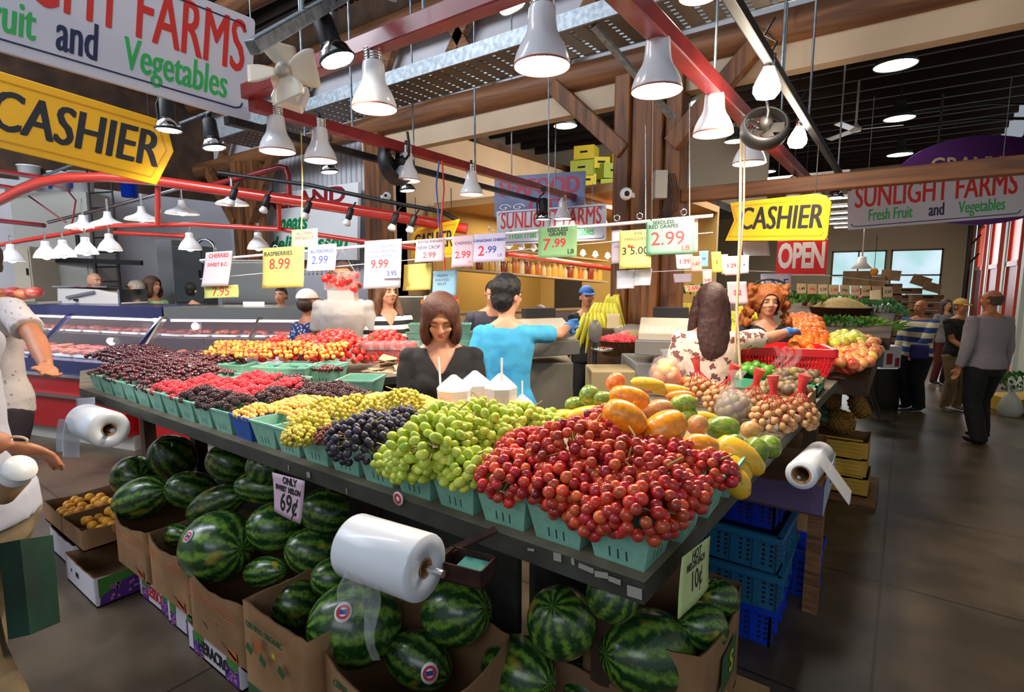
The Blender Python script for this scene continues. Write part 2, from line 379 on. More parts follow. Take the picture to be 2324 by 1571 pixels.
tag(MB().b2((-1.72, 4.95, 2.5), (1.5, 5.07, 2.62)).build('timber_rail', G['woodx'], None, .01), 'light timber rail running right from the big post over the farm sign', 'rail')
tag(MB().tube([(-11, 3.6, 5.2), (-6, 3.9, 5.25), (-1.8, 4.2, 5.2)], .13, 12).build('log_beam', G['woodx']), 'dark round log high under the roof behind the black lamp rail', 'beam')
# cable tray with a perforated underside
ct = thing('cable_tray', 'galvanised cable tray with perforated underside hung below the log beam', 'cable tray', (0, 3.0, 3.3))
mb = MB()
for y in (0, .42): mb.b2((-6.2, y-.008, 0), (1.5, y+.008, .1))
mb.build('side_rail', G['steel'], ct)
mb = MB()
for i in range(64):
    x = -6.2+i*.12
    mb.b2((x, .01, .005), (x+.085, .41, .012), 0)
    for k in range(8): mb.b2((x+.088, .02+k*.05, .006), (x+.117, .045+k*.05, .011), 0)
mb.build('tray_deck', mat('tray_deck_steel', lin(96, 90, 84), .45, .5), ct)
mb = MB()
for x in (-5.2, -3.6, -2.2, -.6, .6): mb.beam((x, 0, .1), (x, 0, 2.8), .012, .012); mb.beam((x, .42, .1), (x, .42, 2.8), .012, .012)
mb.build('hanger_rod', G['steel'], ct)
tag(MB().beam((-1.62, 3.05, 3.3), (-1.32, 3.6, 2.85), .05, .02).beam((-1.32, 3.6, 2.85), (-1.32, 3.6, 3.6), .03, .03).build('steel_bracket', G['steel']), 'thin slanting steel bracket below the cable tray by the big post', 'bracket')
tag(MB().beam((-3.9, 3.3, 4.3), (-3.3, 3.0, 3.9), .06, .02).build('steel_strap', G['steel']), 'short flat steel strap above the cable tray, upper middle', 'bracket')
mb = MB()
for i in range(5): mb.tube([(-10.8, 2.2+i*.08, 3.1+i*.05), (-7.6, 3.5+i*.08, 3.9+i*.05)], .018, 8)
tag(mb.build('conduit_bundle', G['steel']), 'bundle of grey conduits climbing behind the yellow arrow sign', 'conduit')

# ---------------------------------------------------------------- hanging red frame and black lamp rails
def bar(name, a, b, w, m, label, cat='rail', drops=(), dm='steel'):
    t = thing(name, label, cat, a); a = Vector(a); b = Vector(b)
    MB().beam((0, 0, 0), b-a, w, w).build('bar', G[m], t, .006)
    for k in drops:
        p = (b-a)*k; MB().tube([p, p+Vector((0, 0, 2.6))], .008, 6).build('hanger', G[dm], t)
    return t
bar('red_rail', (-3.12, 1.74, 2.8), (-3.5, 7.9, 2.8), .07, 'red', 'long red steel rail on the left carrying a receding row of white bell lamps', drops=(.12, .35, .6))
bar('red_rail', (-3.16, 1.74, 2.87), (-.85, 1.74, 2.87), .08, 'red', 'thick red steel rail crossing the top of the picture over the front counter', drops=(.35, .62))
bar('red_rail', (-.88, 1.2, 2.8), (-.9, 7.2, 2.8), .08, 'red', 'red steel rail on the right carrying bell lamps towards the open sign', drops=(.3, .6))
bar('black_rail', (-.578, .9, 2.8), (-.6, 7.2, 2.8), .045, 'black', 'long black lamp rail right of the big timber post', drops=(.35, .5, .8))
bar('black_rail', (-3.34, 1.7, 2.74), (-4.0, 7.4, 2.8), .05, 'black', 'black lamp rail running just behind the left red rail', drops=(.1, .3, .6))
bar('grey_rail', at(572, 108, 1.9), at(780, -12, 2.35), .05, 'steel', 'grey steel rail rising from behind the big hanging farm sign', drops=(.5,))

# ---------------------------------------------------------------- lamps
def spot(parent, loc, e, r=.05, ang=150, col=(1, .87, .70), aim=None):
    l = bpy.data.lights.new('lamp_light', 'SPOT'); l.energy = e; l.shadow_soft_size = r; l.spot_size = R(ang); l.spot_blend = .6; l.color = col
    o = bpy.data.objects.new('lamp_light', l); C.objects.link(o); o.parent = parent; o.location = loc
    if aim is not None: o.rotation_euler = aim
    return o
ords = ['nearest', 'second', 'third', 'fourth', 'fifth', 'sixth', 'seventh', 'eighth', 'ninth', 'tenth', 'eleventh', 'twelfth', 'thirteenth', 'fourteenth', 'fifteenth', 'sixteenth', 'seventeenth', 'eighteenth', 'nineteenth', 'twentieth', 'twenty first', 'twenty second', 'twenty third', 'twenty fourth', 'twenty fifth']
def bell(label, loc, s=1, e=34, rot=(0, 0, 0), group=None, ztop=2.76):
    t = thing('bell_lamp', label, 'lamp', loc, 0, group); t.rotation_euler = rot; t.scale = (s, s, s)
    prof = [(.101, 0), (.103, .004), (.101, .02), (.094, .045), (.08, .075), (.064, .1), (.055, .125), (.052, .15), (.05, .185), (.048, .2), (.046, .205), (.03, .21)]
    MB().lathe(prof, 28).build('lamp_shade', G['shade'], t)
    MB().lathe([(.1025, -.001), (.1045, .003), (.1025, .007)], 28).build('rim', mat('lamp_rim', lin(176, 96, 70), .4) if 'rim' not in G else G['rim'], t)
    MB().lathe([(0, .012), (.05, .008), (.098, .004)], 24).build('bulb_face', G['glow'], t)
    neck = [(.03, .2)]
    for k in range(5): neck += [(.043, .207+k*.012), (.045, .211+k*.012), (.04, .216+k*.012)]
    neck += [(.03, .272), (.0, .274)]
    MB().lathe(neck, 20).build('socket', G['chrome'], t)
    MB().tube([(0, 0, .27), (0, 0, max(.3, (ztop-loc[2])/s+.02))], .012, 8).build('stem', G['black'], t)
    spot(t, (0, 0, -.02), e*s)
    return t
G['rim'] = mat('lamp_rim', lin(176, 96, 70), .4)
near = 'white bell lamp with chrome neck '
for i, (px, py) in enumerate([(630, 345), (728, 366), (923, 411), (1070, 442), (1277, 497), (1320, 506), (1362, 512)]):
    p = uz(px, py, 2.5); p = ux(px, py, -3.12-.38*(p.y-1.74)/6.16); bell(near+'under the left red rail, '+('nearest' if i == 0 else ords[i]+' from the near end'), p, 1, 50)
for i, (px, py, l) in enumerate([(850, 248, near+'under the crossing red rail, left of centre'), (1230, 152, 'biggest white bell lamp with chrome neck, top centre')]):
    p = uy(px, py, 1.74); bell(l, p, 1, 48, ztop=2.82)
for i, (px, py) in enumerate([(1490, 208), (1618, 305), (1700, 372), (1800, 470)]):
    p = ux(px, py, -.89); bell(near+'under the right red rail, '+('nearest' if i == 0 else ords[i]+' from the near end'), p, 1, 50)
p = at(1585, -8, 2.6); bell('white bell lamp cut off by the top edge, right of centre', (p.x, p.y, p.z), .9, 20)
# black track heads with a chrome reflector
def track_head(label, p, tilt=0, s=1, e=14, yaw=.6, e_on=True):
    t = thing('track_spotlight', label, 'lamp', p, yaw); t.scale = (s, s, s)
    M = Matrix.Rotation(tilt, 4, 'Y')
    MB().lathe([(.07, 0), (.072, .004), (.06, .045), (.038, .07)], 20, M).build('reflector', G['chrome'], t)
    MB().lathe([(.071, -.003), (.075, .006), (.071, .012)], 20, M).build('ring', G['black'], t)
    MB().lathe([(0, .01), (.068, .005)], 20, M).build('bulb_face', G['glow'], t)
    MB().lathe([(.04, .06), (.042, .07), (.042, .17), (.03, .19), (0, .19)], 16, M).build('housing', G['black'], t)
    mb = MB(); mb.tube([M @ Vector((-.055, 0, .03)), (-.06, 0, .15), (-.03, 0, .21), (0, 0, .23), (.01, 0, .27)], .008, 6)
    mb.box((0, 0, .27), (.05, .05, .04)); mb.build('bracket', G['black'], t)
    spot(t, M @ Vector((0, 0, -.02)), e, .04, 120)
    return t
for l, px, py, d, tl, s in (('black and chrome track spotlight left of the crossing red rail, largest one', 767, 138, 2.3, -.35, 1.05), ('black and chrome spotlight hanging under the big farm sign beside the yellow arrow', 383, 296, 3.2, 0, 1),
                           ('tilted black and chrome spotlight below the corner of the big farm sign', 487, 336, 3.5, -.15, 1), ('small black spotlight behind the second bell lamp on the left', 748, 391, 4.4, -.1, 1),
                           ('small black spotlight below the black wall fan', 925, 433, 4.9, -.1, 1), ('small black and chrome spotlight in front of the middle farm sign', 1233, 498, 5.5, 0, 1.1),
                           ('black and chrome spotlight above the right farm sign', 1897, 448, 5.6, 0, 1), ('black spotlight cut off by the top edge, centre', 1165, 14, 2.5, -.4, 1)):
    track_head(l, at(px, py, d), tl, s)
# bare bulbs
def bulb(label, p, s, tilt):
    t = thing('bare_bulb', label, 'bulb', p); t.rotation_euler = tilt; t.scale = (s, s, s)
    MB().lathe([(0, -.075), (.04, -.07), (.062, -.04), (.062, -.01), (.045, .03), (.03, .06), (.022, .08)], 20).build('globe', G['glow'], t)
    MB().lathe([(.024, .075), (.028, .08), (.028, .13), (0, .135)], 14).build('socket', G['chrome'], t)
    MB().tube([(0, 0, .13), (.02, .02, .18), (-.05, .05, .22), (-.02, .1, .3)], .006, 6).build('cable', G['black'], t)
    l = bpy.data.lights.new('lamp_light', 'POINT'); l.energy = 22*s; l.shadow_soft_size = .07; l.color = (1, .85, .66)
    o = bpy.data.objects.new('lamp_light', l); C.objects.link(o); o.parent = t; o.location = (0, 0, -.16)
bulb('bare glowing reflector bulb right of the red rail, the larger one', at(1741, 190, 2.5), .95, (.2, .1, 0))
bulb('small bare glowing reflector bulb below the black rail', at(1811, 312, 3.6), .95, (.2, .15, 0))
# high bay lamps in the back hall
for l, px, py, z, s in (('round high bay lamp in the dark roof, nearest of the right column', 2032, 150, 4.6, 1), ('round high bay lamp in the dark roof, second of the right column', 2041, 270, 4.6, .95), ('round high bay lamp in the dark roof, third of the right column', 2042, 352, 4.6, 1),
                     ('round high bay lamp hanging left of the big timber post', 1283, 287, 4.4, .8), ('small high bay lamp showing beneath the third right bell lamp', 1738, 391, 4.4, .9), ('high bay lamp peeping out beside the second right bell lamp', 1590, 235, 4.7, .8), ('high bay lamp peeping out above the third right bell lamp', 1668, 322, 4.7, .85)):
    p = uz(px, py, z); t = thing('high_bay_lamp', l, 'lamp', p); t.scale = (s, s, s)
    MB().lathe([(.25, 0), (.26, .01), (.2, .1), (.1, .16), (.09, .3), (.07, .34), (0, .34)], 24).build('lamp_shade', mat('smoked_shade', lin(60, 66, 58), .3), t)
    MB().lathe([(0, .03), (.245, .01)], 24).build('bulb_face', emat('high_bay_glow', (.93, 1, .93), 6), t)
    MB().tube([(0, 0, .33), (0, 0, (5.45-z)/s)], .01, 6).build('rod', G['black'], t)
    l_ = spot(t, (0, 0, -.03), 55, .2, 140, (1, .95, .86))
# rows of tube lights far down the aisle
k = 0
for i in range(8):
    y = 9.5+i*1.35; p = Vector((-1.35, y, 3.35))
    t = thing('strip_light', 'slim glowing strip light in the receding row above the far aisle', 'lamp', p, 0, 'strip lights above the far aisle')
    MB().b2((-.55, -.05, 0), (.55, .05, .05)).build('housing', G['enamel'], t); MB().b2((-.53, -.04, -.02), (.53, .04, 0)).build('tube', G['glow2'], t)
    MB().tube([(-.4, 0, .05), (-.4, 0, 2.1)], .006, 5).build('rod', G['black'], t)
    if i % 2 == 0:
        rl = bpy.data.lights.new('lamp_light', 'AREA'); rl.energy = 30; rl.size = 1; rl.size_y = .1; rl.shape = 'RECTANGLE'; rl.color = (1, .9, .74)
        ro = bpy.data.objects.new('lamp_light', rl); C.objects.link(ro); ro.parent = t; ro.location = (0, 0, -.03)
# ceiling fan, wall fans
t = thing('ceiling_fan', 'white three blade ceiling fan under the dark roof', 'fan', uz(1942, 292, 4.6))
MB().lathe([(0, -.06), (.09, -.05), (.1, 0), (.05, .05), (.02, .1), (.02, .85), (0, .85)], 16).build('motor', G['enamel'], t)
for a in (.2, 2.3, 4.4): MB().box((.42*cos(a), .42*sin(a), -.02), (.62, .13, .012), Matrix.Rotation(a, 3, 'Z') @ Matrix.Rotation(.2, 3, 'X')).build('blade', G['enamel'], t)
def cage_fan(label, p, s, rot):
    t = thing('cage_fan', label, 'fan', p); t.rotation_euler = rot; t.scale = (s, s, s)
    mb = MB().lathe([(.17, -.06), (.185, -.05), (.19, 0), (.185, .05), (.165, .07), (.15, .07), (.165, .05), (.17, 0), (.165, -.05), (.17, -.06)], 36); mb.build('ring_guard', G['black'], t)
    mb = MB()
    for r in (.03, .055, .08, .105, .13, .155): mb.lathe([(r, -.055), (r+.004, -.058), (r+.008, -.055)], 32)
    for k in range(16): a = k*pi/8; mb.tube([(.03*cos(a), .03*sin(a), -.062), (.16*cos(a), .16*sin(a), -.052)], .0025, 4)
    mb.build('grille', G['black'], t)
    mb = MB()
    for k in range(5):
        a = k*2*pi/5; mb.box((.085*cos(a), .085*sin(a), 0), (.13, .075, .006), Matrix.Rotation(a, 3, 'Z') @ Matrix.Rotation(.5, 3, 'X'))
    mb.lathe([(0, -.04), (.04, -.03), (.045, .05), (.05, .1), (0, .12)], 14); mb.build('rotor', mat('fan_rotor', lin(38, 36, 34), .4), t)
    MB().tube([(0, 0, .1), (.0, .03, .16), (-.02, .12, .2), (-.02, .22, .2)], .012, 8).build('bracket', G['black'], t)
cage_fan('black cage fan beside the bare bulb at the end of the red rail', at(1735, 291, 2.75), .62, (R(80)-.3, 0, YAW-.25))
cage_fan('black cage fan behind the bell lamp on the left rail', at(900, 372, 4.15), .85, (R(80), 0, YAW+1.0))
t = thing('propeller_fan', 'cream four blade propeller fan on a white motor beside the big farm sign', 'fan', at(642, 160, 2.35)); t.rotation_euler = (R(70), .3, YAW+.1)
MB().lathe([(0, .035), (.02, .032), (.03, .015), (.032, -.02), (.02, -.03)], 16).build('hub', mat('fan_hub', lin(190, 180, 170), .4), t)
for k in range(4):
    a = k*pi/2+.5
    def bl(u, v, a=a):
        r = .03+.115*u; w = (.035+.06*math.sin(u*pi*.62))*(v-.5)*1.5; tw = .5
        p = Vector((r, w, w*tw)); return Matrix.Rotation(a, 3, 'Z') @ p
    o = MB().sheet(bl, 8, 6).build('blade', mat('fan_blade', lin(232, 216, 194), .4) if k == 0 else fb, t); fb = o.data.materials[0]
    sd = o.modifiers.new('s', 'SOLIDIFY'); sd.thickness = .003
MB().b2((-.05, -.04, -.16), (.05, .04, -.035)).b2((-.07, -.055, -.2), (.07, .055, -.14)).b2((-.015, .03, -.2), (.015, .17, -.15)).build('motor', G['enamel'], t, .006)
# camera domes and junction boxes on the posts
t = thing('security_camera', 'white ball security camera on the left side of the big timber post', 'camera', at(1421, 440, 4.7))
MB().ell((0, 0, 0), .055, 20, 12).build('ball', G['shade'], t); MB().ell((.025, -.038, -.005), .024, 12, 8).build('lens', G['black'], t); MB().b2((-.02, .03, -.02), (.02, .14, .02)).build('mount', G['shade'], t)
t = thing('security_camera', 'white security camera on the slimmer timber post', 'camera', at(878, 445, 6.6))
MB().ell((0, 0, 0), .05, 16, 10).build('ball', G['shade'], t); MB().ell((.02, -.036, 0), .02, 10, 8).build('lens', G['black'], t); MB().b2((-.12, .0, -.02), (0, .03, .02)).build('mount', G['shade'], t)
t = thing('junction_box', 'grey electrical junction box with cables on the big timber post', 'box', at(1499, 420, 4.75), YAW)
MB().b2((-.06, -.05, -.12), (.05, .05, .12)).build('case', G['grey'], t, .006)
mb = MB()
for k in range(6): mb.tube([(.02+.02*k, 0, .1), (.05+.02*k, -.03, -.05), (.02+.025*k, -.02, -.22), (-.02+.02*k, 0, -.28)], .005, 6)
mb.build('cables', G['black'], t)
t = thing('metal_pole', 'tall dark metal pole with side braces by the end wall', 'pole', (1.3, 19.5, 0)); mb = MB().tube([(0, 0, 0), (0, 0, 4.2)], .06, 8)
for z in (2.2, 2.7, 3.2): mb.tube([(0, 0, z), (.2, -.2, z+.3)], .025, 5)
mb.build('pole', G['black'], t)
# cords
def cord(label, pts, r, col, name='cord'):
    return tag(MB().tube(pts, r, 6).build(name, mat('cord', col, .7)), label, 'cord')
cord('twisted beige rope hanging down in front of the floral blouse', [at(1682, 300, 3.0), at(1680, 500, 3.0), at(1672, 700, 3.0), at(1681, 860, 3.0)], .008, lin(206, 178, 140), 'rope')
cord('second strand of beige rope beside the yellow cashier sign', [at(1690, 330, 3.0), at(1688, 480, 3.0), at(1676, 640, 3.0), at(1668, 800, 3.0)], .006, lin(196, 166, 130), 'rope')
cord('thin brown rope hanging before the big timber post', [at(1481, 0, 2.6), at(1480, 250, 2.6), at(1478, 500, 3.2)], .005, lin(120, 92, 70), 'rope')
cord('blue cord looping down beside the middle cashier sign', [at(997, 365, 4), at(990, 420, 4), at(996, 500, 4), at(1002, 560, 4)], .006, lin(48, 90, 170))
cord('red cord dropping past the blue note', [at(1003, 365, 4), at(1008, 430, 4), at(1001, 500, 4), at(1012, 640, 4), at(1018, 740, 4)], .006, lin(200, 60, 50))
cord('thin yellow cord above the yellow price tags', [at(684, 300, 3.6), at(686, 420, 3.6), at(684, 530, 3.6)], .004, lin(200, 170, 80))
# ================================================================ fruit materials and meshes
def ramp2(name, stops, scale, rough, coat=0, sss=0, stretch=None, rnd=.1, rhue=0, dist=0, bump=0):
    m = mat(name, stops[0][1], rough, col2=stops[-1][1], scale=scale, coat=coat, sss=sss, rnd=rnd, rhue=rhue, stretch=stretch, dist=dist, bump=bump)
    rp = [n for n in m.node_tree.nodes if n.type == 'VALTORGB'][0].color_ramp
    rp.elements[0].position = stops[0][0]; rp.elements[1].position = stops[-1][0]
    for p, c in stops[1:-1]: e = rp.elements.new(p); e.color = (*c, 1)
    return m
G['cherry'] = ramp2('dark_cherry_skin', [(.3, lin(52, 8, 14)), (.7, lin(96, 16, 24))], 40, .12, coat=.8, rnd=.35)
G['rainier'] = ramp2('yellow_cherry_skin', [(.38, lin(250, 190, 76)), (.5, lin(248, 150, 60)), (.66, lin(214, 48, 40))], 26, .2, coat=.5, rnd=.15)
G['strawb'] = ramp2('strawberry_skin', [(.3, lin(214, 30, 36)), (.7, lin(240, 66, 56))], 60, .3, coat=.3, rnd=.15, bump=.3)
G['rasp'] = ramp2('raspberry_skin', [(.3, lin(224, 44, 62)), (.7, lin(244, 92, 100))], 60, .35, coat=.2, rnd=.15)
G['blackb'] = ramp2('blackberry_skin', [(.3, lin(44, 20, 26)), (.7, lin(84, 40, 40))], 60, .2, coat=.6, rnd=.3)
G['grape_r'] = ramp2('red_grape_skin', [(.25, lin(120, 24, 34)), (.5, lin(188, 50, 34)), (.72, lin(234, 108, 54))], 10, .22, coat=.35, sss=.15, rnd=.28, rhue=.012)
G['grape_g'] = ramp2('green_grape_skin', [(.3, lin(158, 184, 44)), (.7, lin(212, 218, 90))], 16, .22, coat=.35, sss=.25, rnd=.14, rhue=.012)
G['grape_y'] = ramp2('yellow_grape_skin', [(.3, lin(196, 186, 48)), (.7, lin(240, 216, 100))], 30, .25, coat=.3, sss=.2, rnd=.14, rhue=.015)
G['grape_k'] = ramp2('black_grape_skin', [(.3, lin(26, 22, 34)), (.7, lin(74, 64, 84))], 20, .34, coat=.15, rnd=.3)
G['grape_c'] = ramp2('brown_grape_skin', [(.3, lin(96, 40, 38)), (.7, lin(158, 88, 62))], 40, .3, coat=.2, rnd=.25)
G['goldb'] = ramp2('golden_berry_skin', [(.3, lin(248, 170, 60)), (.7, lin(252, 206, 110))], 30, .3, coat=.2, rnd=.12)
G['stem'] = mat('grape_stem', lin(166, 150, 76), .6)
G['leaf'] = mat('leaf_green', lin(66, 112, 40), .5, col2=lin(40, 86, 30), scale=20)
G['papaya'] = ramp2('papaya_skin', [(.3, lin(250, 176, 34)), (.55, lin(240, 140, 24)), (.8, lin(150, 160, 40))], 5, .3, coat=.35, sss=.08, rnd=.08)
G['papayay'] = ramp2('yellow_papaya_skin', [(.25, lin(150, 156, 44)), (.42, lin(240, 196, 50)), (.7, lin(252, 172, 40))], 4, .3, coat=.35, sss=.08, rnd=.08)
G['mangog'] = ramp2('green_mango_skin', [(.35, lin(86, 128, 36)), (.6, lin(140, 158, 56)), (.8, lin(190, 140, 80))], 4, .3, coat=.3, rnd=.12)
G['mangor'] = ramp2('blushed_mango_skin', [(.3, lin(150, 146, 66)), (.5, lin(206, 146, 84)), (.7, lin(226, 104, 64))], 5, .32, coat=.3, rnd=.1)
G['mangoo'] = ramp2('orange_mango_skin', [(.3, lin(244, 150, 40)), (.6, lin(240, 110, 56)), (.8, lin(170, 150, 50))], 4, .3, coat=.3, rnd=.08)
G['longan'] = ramp2('longan_skin', [(.3, lin(176, 128, 82)), (.7, lin(206, 158, 108))], 30, .6, rnd=.12)
G['lime'] = ramp2('lime_skin', [(.3, lin(70, 140, 40)), (.7, lin(116, 176, 60))], 8, .3, coat=.3, rnd=.2, bump=.1)
G['fig'] = ramp2('fig_skin', [(.3, lin(82, 50, 64)), (.7, lin(150, 132, 70))], 6, .5, rnd=.25)
G['orange'] = ramp2('orange_peel', [(.3, lin(250, 128, 24)), (.7, lin(244, 104, 16))], 10, .4, coat=.2, rnd=.08, bump=.2)
G['apricot'] = ramp2('apricot_skin', [(.3, lin(240, 186, 50)), (.7, lin(236, 150, 40))], 8, .45, rnd=.12)
G['apple'] = ramp2('apple_skin', [(.3, lin(224, 206, 84)), (.48, lin(238, 150, 90)), (.65, lin(206, 44, 48))], 5, .25, coat=.4, rnd=.15)
G['appleg'] = ramp2('green_apple_skin', [(.3, lin(196, 210, 60)), (.7, lin(232, 216, 90))], 5, .25, coat=.4, rnd=.15)
G['peach'] = ramp2('peach_skin', [(.3, lin(248, 176, 130)), (.7, lin(232, 104, 90))], 5, .5, rnd=.12)
G['banana'] = ramp2('banana_skin', [(.3, lin(236, 210, 50)), (.7, lin(190, 200, 70))], 5, .4, rnd=.1)
def melon_mat(name, dark, light, ground):
    m = bpy.data.materials.new(name); m.use_nodes = True; nt = m.node_tree; N = nt.nodes; L = nt.links; b = N['Principled BSDF']
    b.inputs['Roughness'].default_value = .26; b.inputs['Coat Weight'].default_value = .45; b.inputs['Coat Roughness'].default_value = .15
    tc = N.new('ShaderNodeTexCoord'); oi = N.new('ShaderNodeObjectInfo')
    sp = N.new('ShaderNodeSeparateXYZ'); L.new(tc.outputs['Object'], sp.inputs[0])
    def mt(op, a, bb=None, c=None):
        n = N.new('ShaderNodeMath'); n.operation = op
        for i, v in enumerate((a, bb, c)):
            if v is None: continue
            if isinstance(v, (int, float)): n.inputs[i].default_value = v
            else: L.new(v, n.inputs[i])
        return n.outputs[0]
    an = mt('ARCTAN2', sp.outputs[1], sp.outputs[0])
    nz = N.new('ShaderNodeTexNoise'); nz.inputs['Scale'].default_value = 3.5; nz.inputs['Detail'].default_value = 5; nz.inputs['Roughness'].default_value = .7
    va = N.new('ShaderNodeVectorMath'); va.operation = 'ADD'; cb = N.new('ShaderNodeCombineXYZ'); L.new(mt('MULTIPLY', oi.outputs['Random'], 20.0), cb.inputs[2])
    L.new(tc.outputs['Object'], va.inputs[0]); L.new(cb.outputs[0], va.inputs[1]); L.new(va.outputs[0], nz.inputs[0])
    wv = mt('SINE', mt('ADD', mt('MULTIPLY', an, 11.0), mt('MULTIPLY', nz.outputs[0], 5.0)))
    n2 = N.new('ShaderNodeTexNoise'); n2.inputs['Scale'].default_value = 7; n2.inputs['Detail'].default_value = 6; L.new(tc.outputs['Object'], n2.inputs[0])
    fac = mt('ADD', mt('MULTIPLY', wv, .22), n2.outputs[0])
    rp = N.new('ShaderNodeValToRGB'); e = rp.color_ramp.elements; e[0].position = .38; e[0].color = (*dark, 1); e[1].position = .8; e[1].color = (*light, 1)
    q = rp.color_ramp.elements.new(.58); q.color = (*[(a*.6+c*.4) for a, c in zip(dark, light)], 1); L.new(fac, rp.inputs[0])
    # pale ground spot on one flank
    gs = N.new('ShaderNodeTexNoise'); gs.inputs['Scale'].default_value = .9; gs.inputs['Detail'].default_value = 2; L.new(va.outputs[0], gs.inputs[0])
    gr = N.new('ShaderNodeValToRGB'); gr.color_ramp.elements[0].position = .62; gr.color_ramp.elements[1].position = .72; L.new(gs.outputs[0], gr.inputs[0])
    mx = N.new('ShaderNodeMix'); mx.data_type = 'RGBA'; L.new(mt('MULTIPLY', gr.outputs[0], .8), mx.inputs[0]); L.new(rp.outputs[0], mx.inputs[6]); mx.inputs[7].default_value = (*ground, 1)
    hs = N.new('ShaderNodeHueSaturation'); mr = N.new('ShaderNodeMapRange'); mr.inputs[3].default_value = .75; mr.inputs[4].default_value = 1.35
    L.new(oi.outputs['Random'], mr.inputs[0]); L.new(mr.outputs[0], hs.inputs['Value']); L.new(mx.outputs[2], hs.inputs['Color']); L.new(hs.outputs[0], b.inputs['Base Color'])
    return m
G['melon'] = melon_mat('watermelon_rind', lin(24, 58, 26), lin(104, 140, 52), lin(186, 164, 46))
G['pineapple'] = mat('pineapple_skin', lin(170, 118, 34), .6, col2=lin(96, 66, 24), scale=60, bump=.5)

def rnd(a, b): return random.uniform(a, b)
def fruit_mesh(name, r, mt, sq=(1, 1, 1), n=14, k=10, dent=0, lump=0):
    mb = MB().ell((0, 0, 0), (r*sq[0], r*sq[1], r*sq[2]), n, k)
    for v in mb.v:
        if dent and v.z > .5*r*sq[2]: v.z -= dent*r*max(0, 1-(v.x**2+v.y**2)/(r*.5)**2)
        if lump: v *= 1+lump*noise.noise(v*(1.5/r))
    me = mb.mesh(name, mt); return me
def drupe_mesh(name, r, mt, n=34, rr=.3, h=1.25):
    mb = MB()
    for i in range(n):
        t = (i+.5)/n; ph = math.acos(1-2*t); th = i*2.39996
        mb.ell((r*.78*sin(ph)*cos(th), r*.78*sin(ph)*sin(th), r*.78*h*cos(ph)), r*rr, 6, 4)
    mb.ell((0, 0, 0), (r*.8, r*.8, r*.8*h), 8, 6); return mb.mesh(name, mt)
def strawberry_mesh():
    mb = MB().lathe([(0, -.02), (.006, -.0185), (.012, -.009), (.0165, .003), (.015, .012), (.009, .016), (0, .0155)], 12, m=0)
    for k in range(6):
        a = k*pi/3; mb.add([(0, 0, .0158), (.006*cos(a-.4), .006*sin(a-.4), .0175), (.013*cos(a), .013*sin(a), .0165), (.006*cos(a+.4), .006*sin(a+.4), .0175)], [(0, 1, 2, 3)], False, 1)
    return mb.mesh('strawberry', [G['strawb'], G['leaf']])
def cherry_mesh(nm, mt, r=.0168):
    mb = MB().ell((0, 0, 0), (r, r*.96, r*.93), 12, 8, m=0)
    for v in mb.v:
        if v.z > .5*r: v.z -= .35*r*max(0, 1-(v.x**2+v.y**2)/(r*.45)**2)
    return mb.mesh(nm, [mt, G['stem']])
ME = dict(cherry=cherry_mesh('sweet_cherry', G['cherry']), rainier=cherry_mesh('yellow_cherry', G['rainier'], .0175), rasp=drupe_mesh('raspberry', .0165, G['rasp']), blackb=drupe_mesh('blackberry', .015, G['blackb'], 30, .32, 1.35),
          straw=strawberry_mesh(), gr=fruit_mesh('grape', .0152, G['grape_r'], (1, 1, 1.06), 14, 10), gg=fruit_mesh('grape', .0142, G['grape_g'], (1, 1, 1.3), 14, 10), gy=fruit_mesh('grape', .0092, G['grape_y'], n=10, k=7),
          gk=fruit_mesh('grape', .0128, G['grape_k'], n=12, k=8), gc=fruit_mesh('grape', .008, G['grape_c'], n=9, k=6), gb=fruit_mesh('golden_berry', .0115, G['goldb'], n=10, k=7),
          longan=fruit_mesh('longan', .0155, G['longan'], n=12, k=8), lime=fruit_mesh('lime', .028, G['lime'], (1, 1, 1.2), 14, 9, 0, .05), fig=fruit_mesh('purple_fig', .028, G['fig'], (1, 1, 1.05), 12, 8, 0, .08),
          orange=fruit_mesh('orange', .042, G['orange'], n=14, k=9), mandarin=fruit_mesh('mandarin', .034, G['orange'], (1, 1, .86), 12, 8, .15), apricot=fruit_mesh('apricot', .031, G['apricot'], (1, 1, .95), 14, 9, .2),
          apple=fruit_mesh('apple', .042, G['apple'], (1, 1, .92), 14, 10, .3), appleg=fruit_mesh('green_apple', .042, G['appleg'], (1, 1, .92), 14, 10, .3), peach=fruit_mesh('peach', .042, G['peach'], n=14, k=9, dent=.2))
def inst(name, me, p, rot=None, s=1, parent=None):
    o = bpy.data.objects.new(name, me); C.objects.link(o); o.location = p
    o.rotation_euler = rot if rot is not None else (rnd(0, 6.3), rnd(0, 6.3), rnd(0, 6.3)); o.scale = (s, s, s)
    if parent is not None: o.parent = parent
    return o
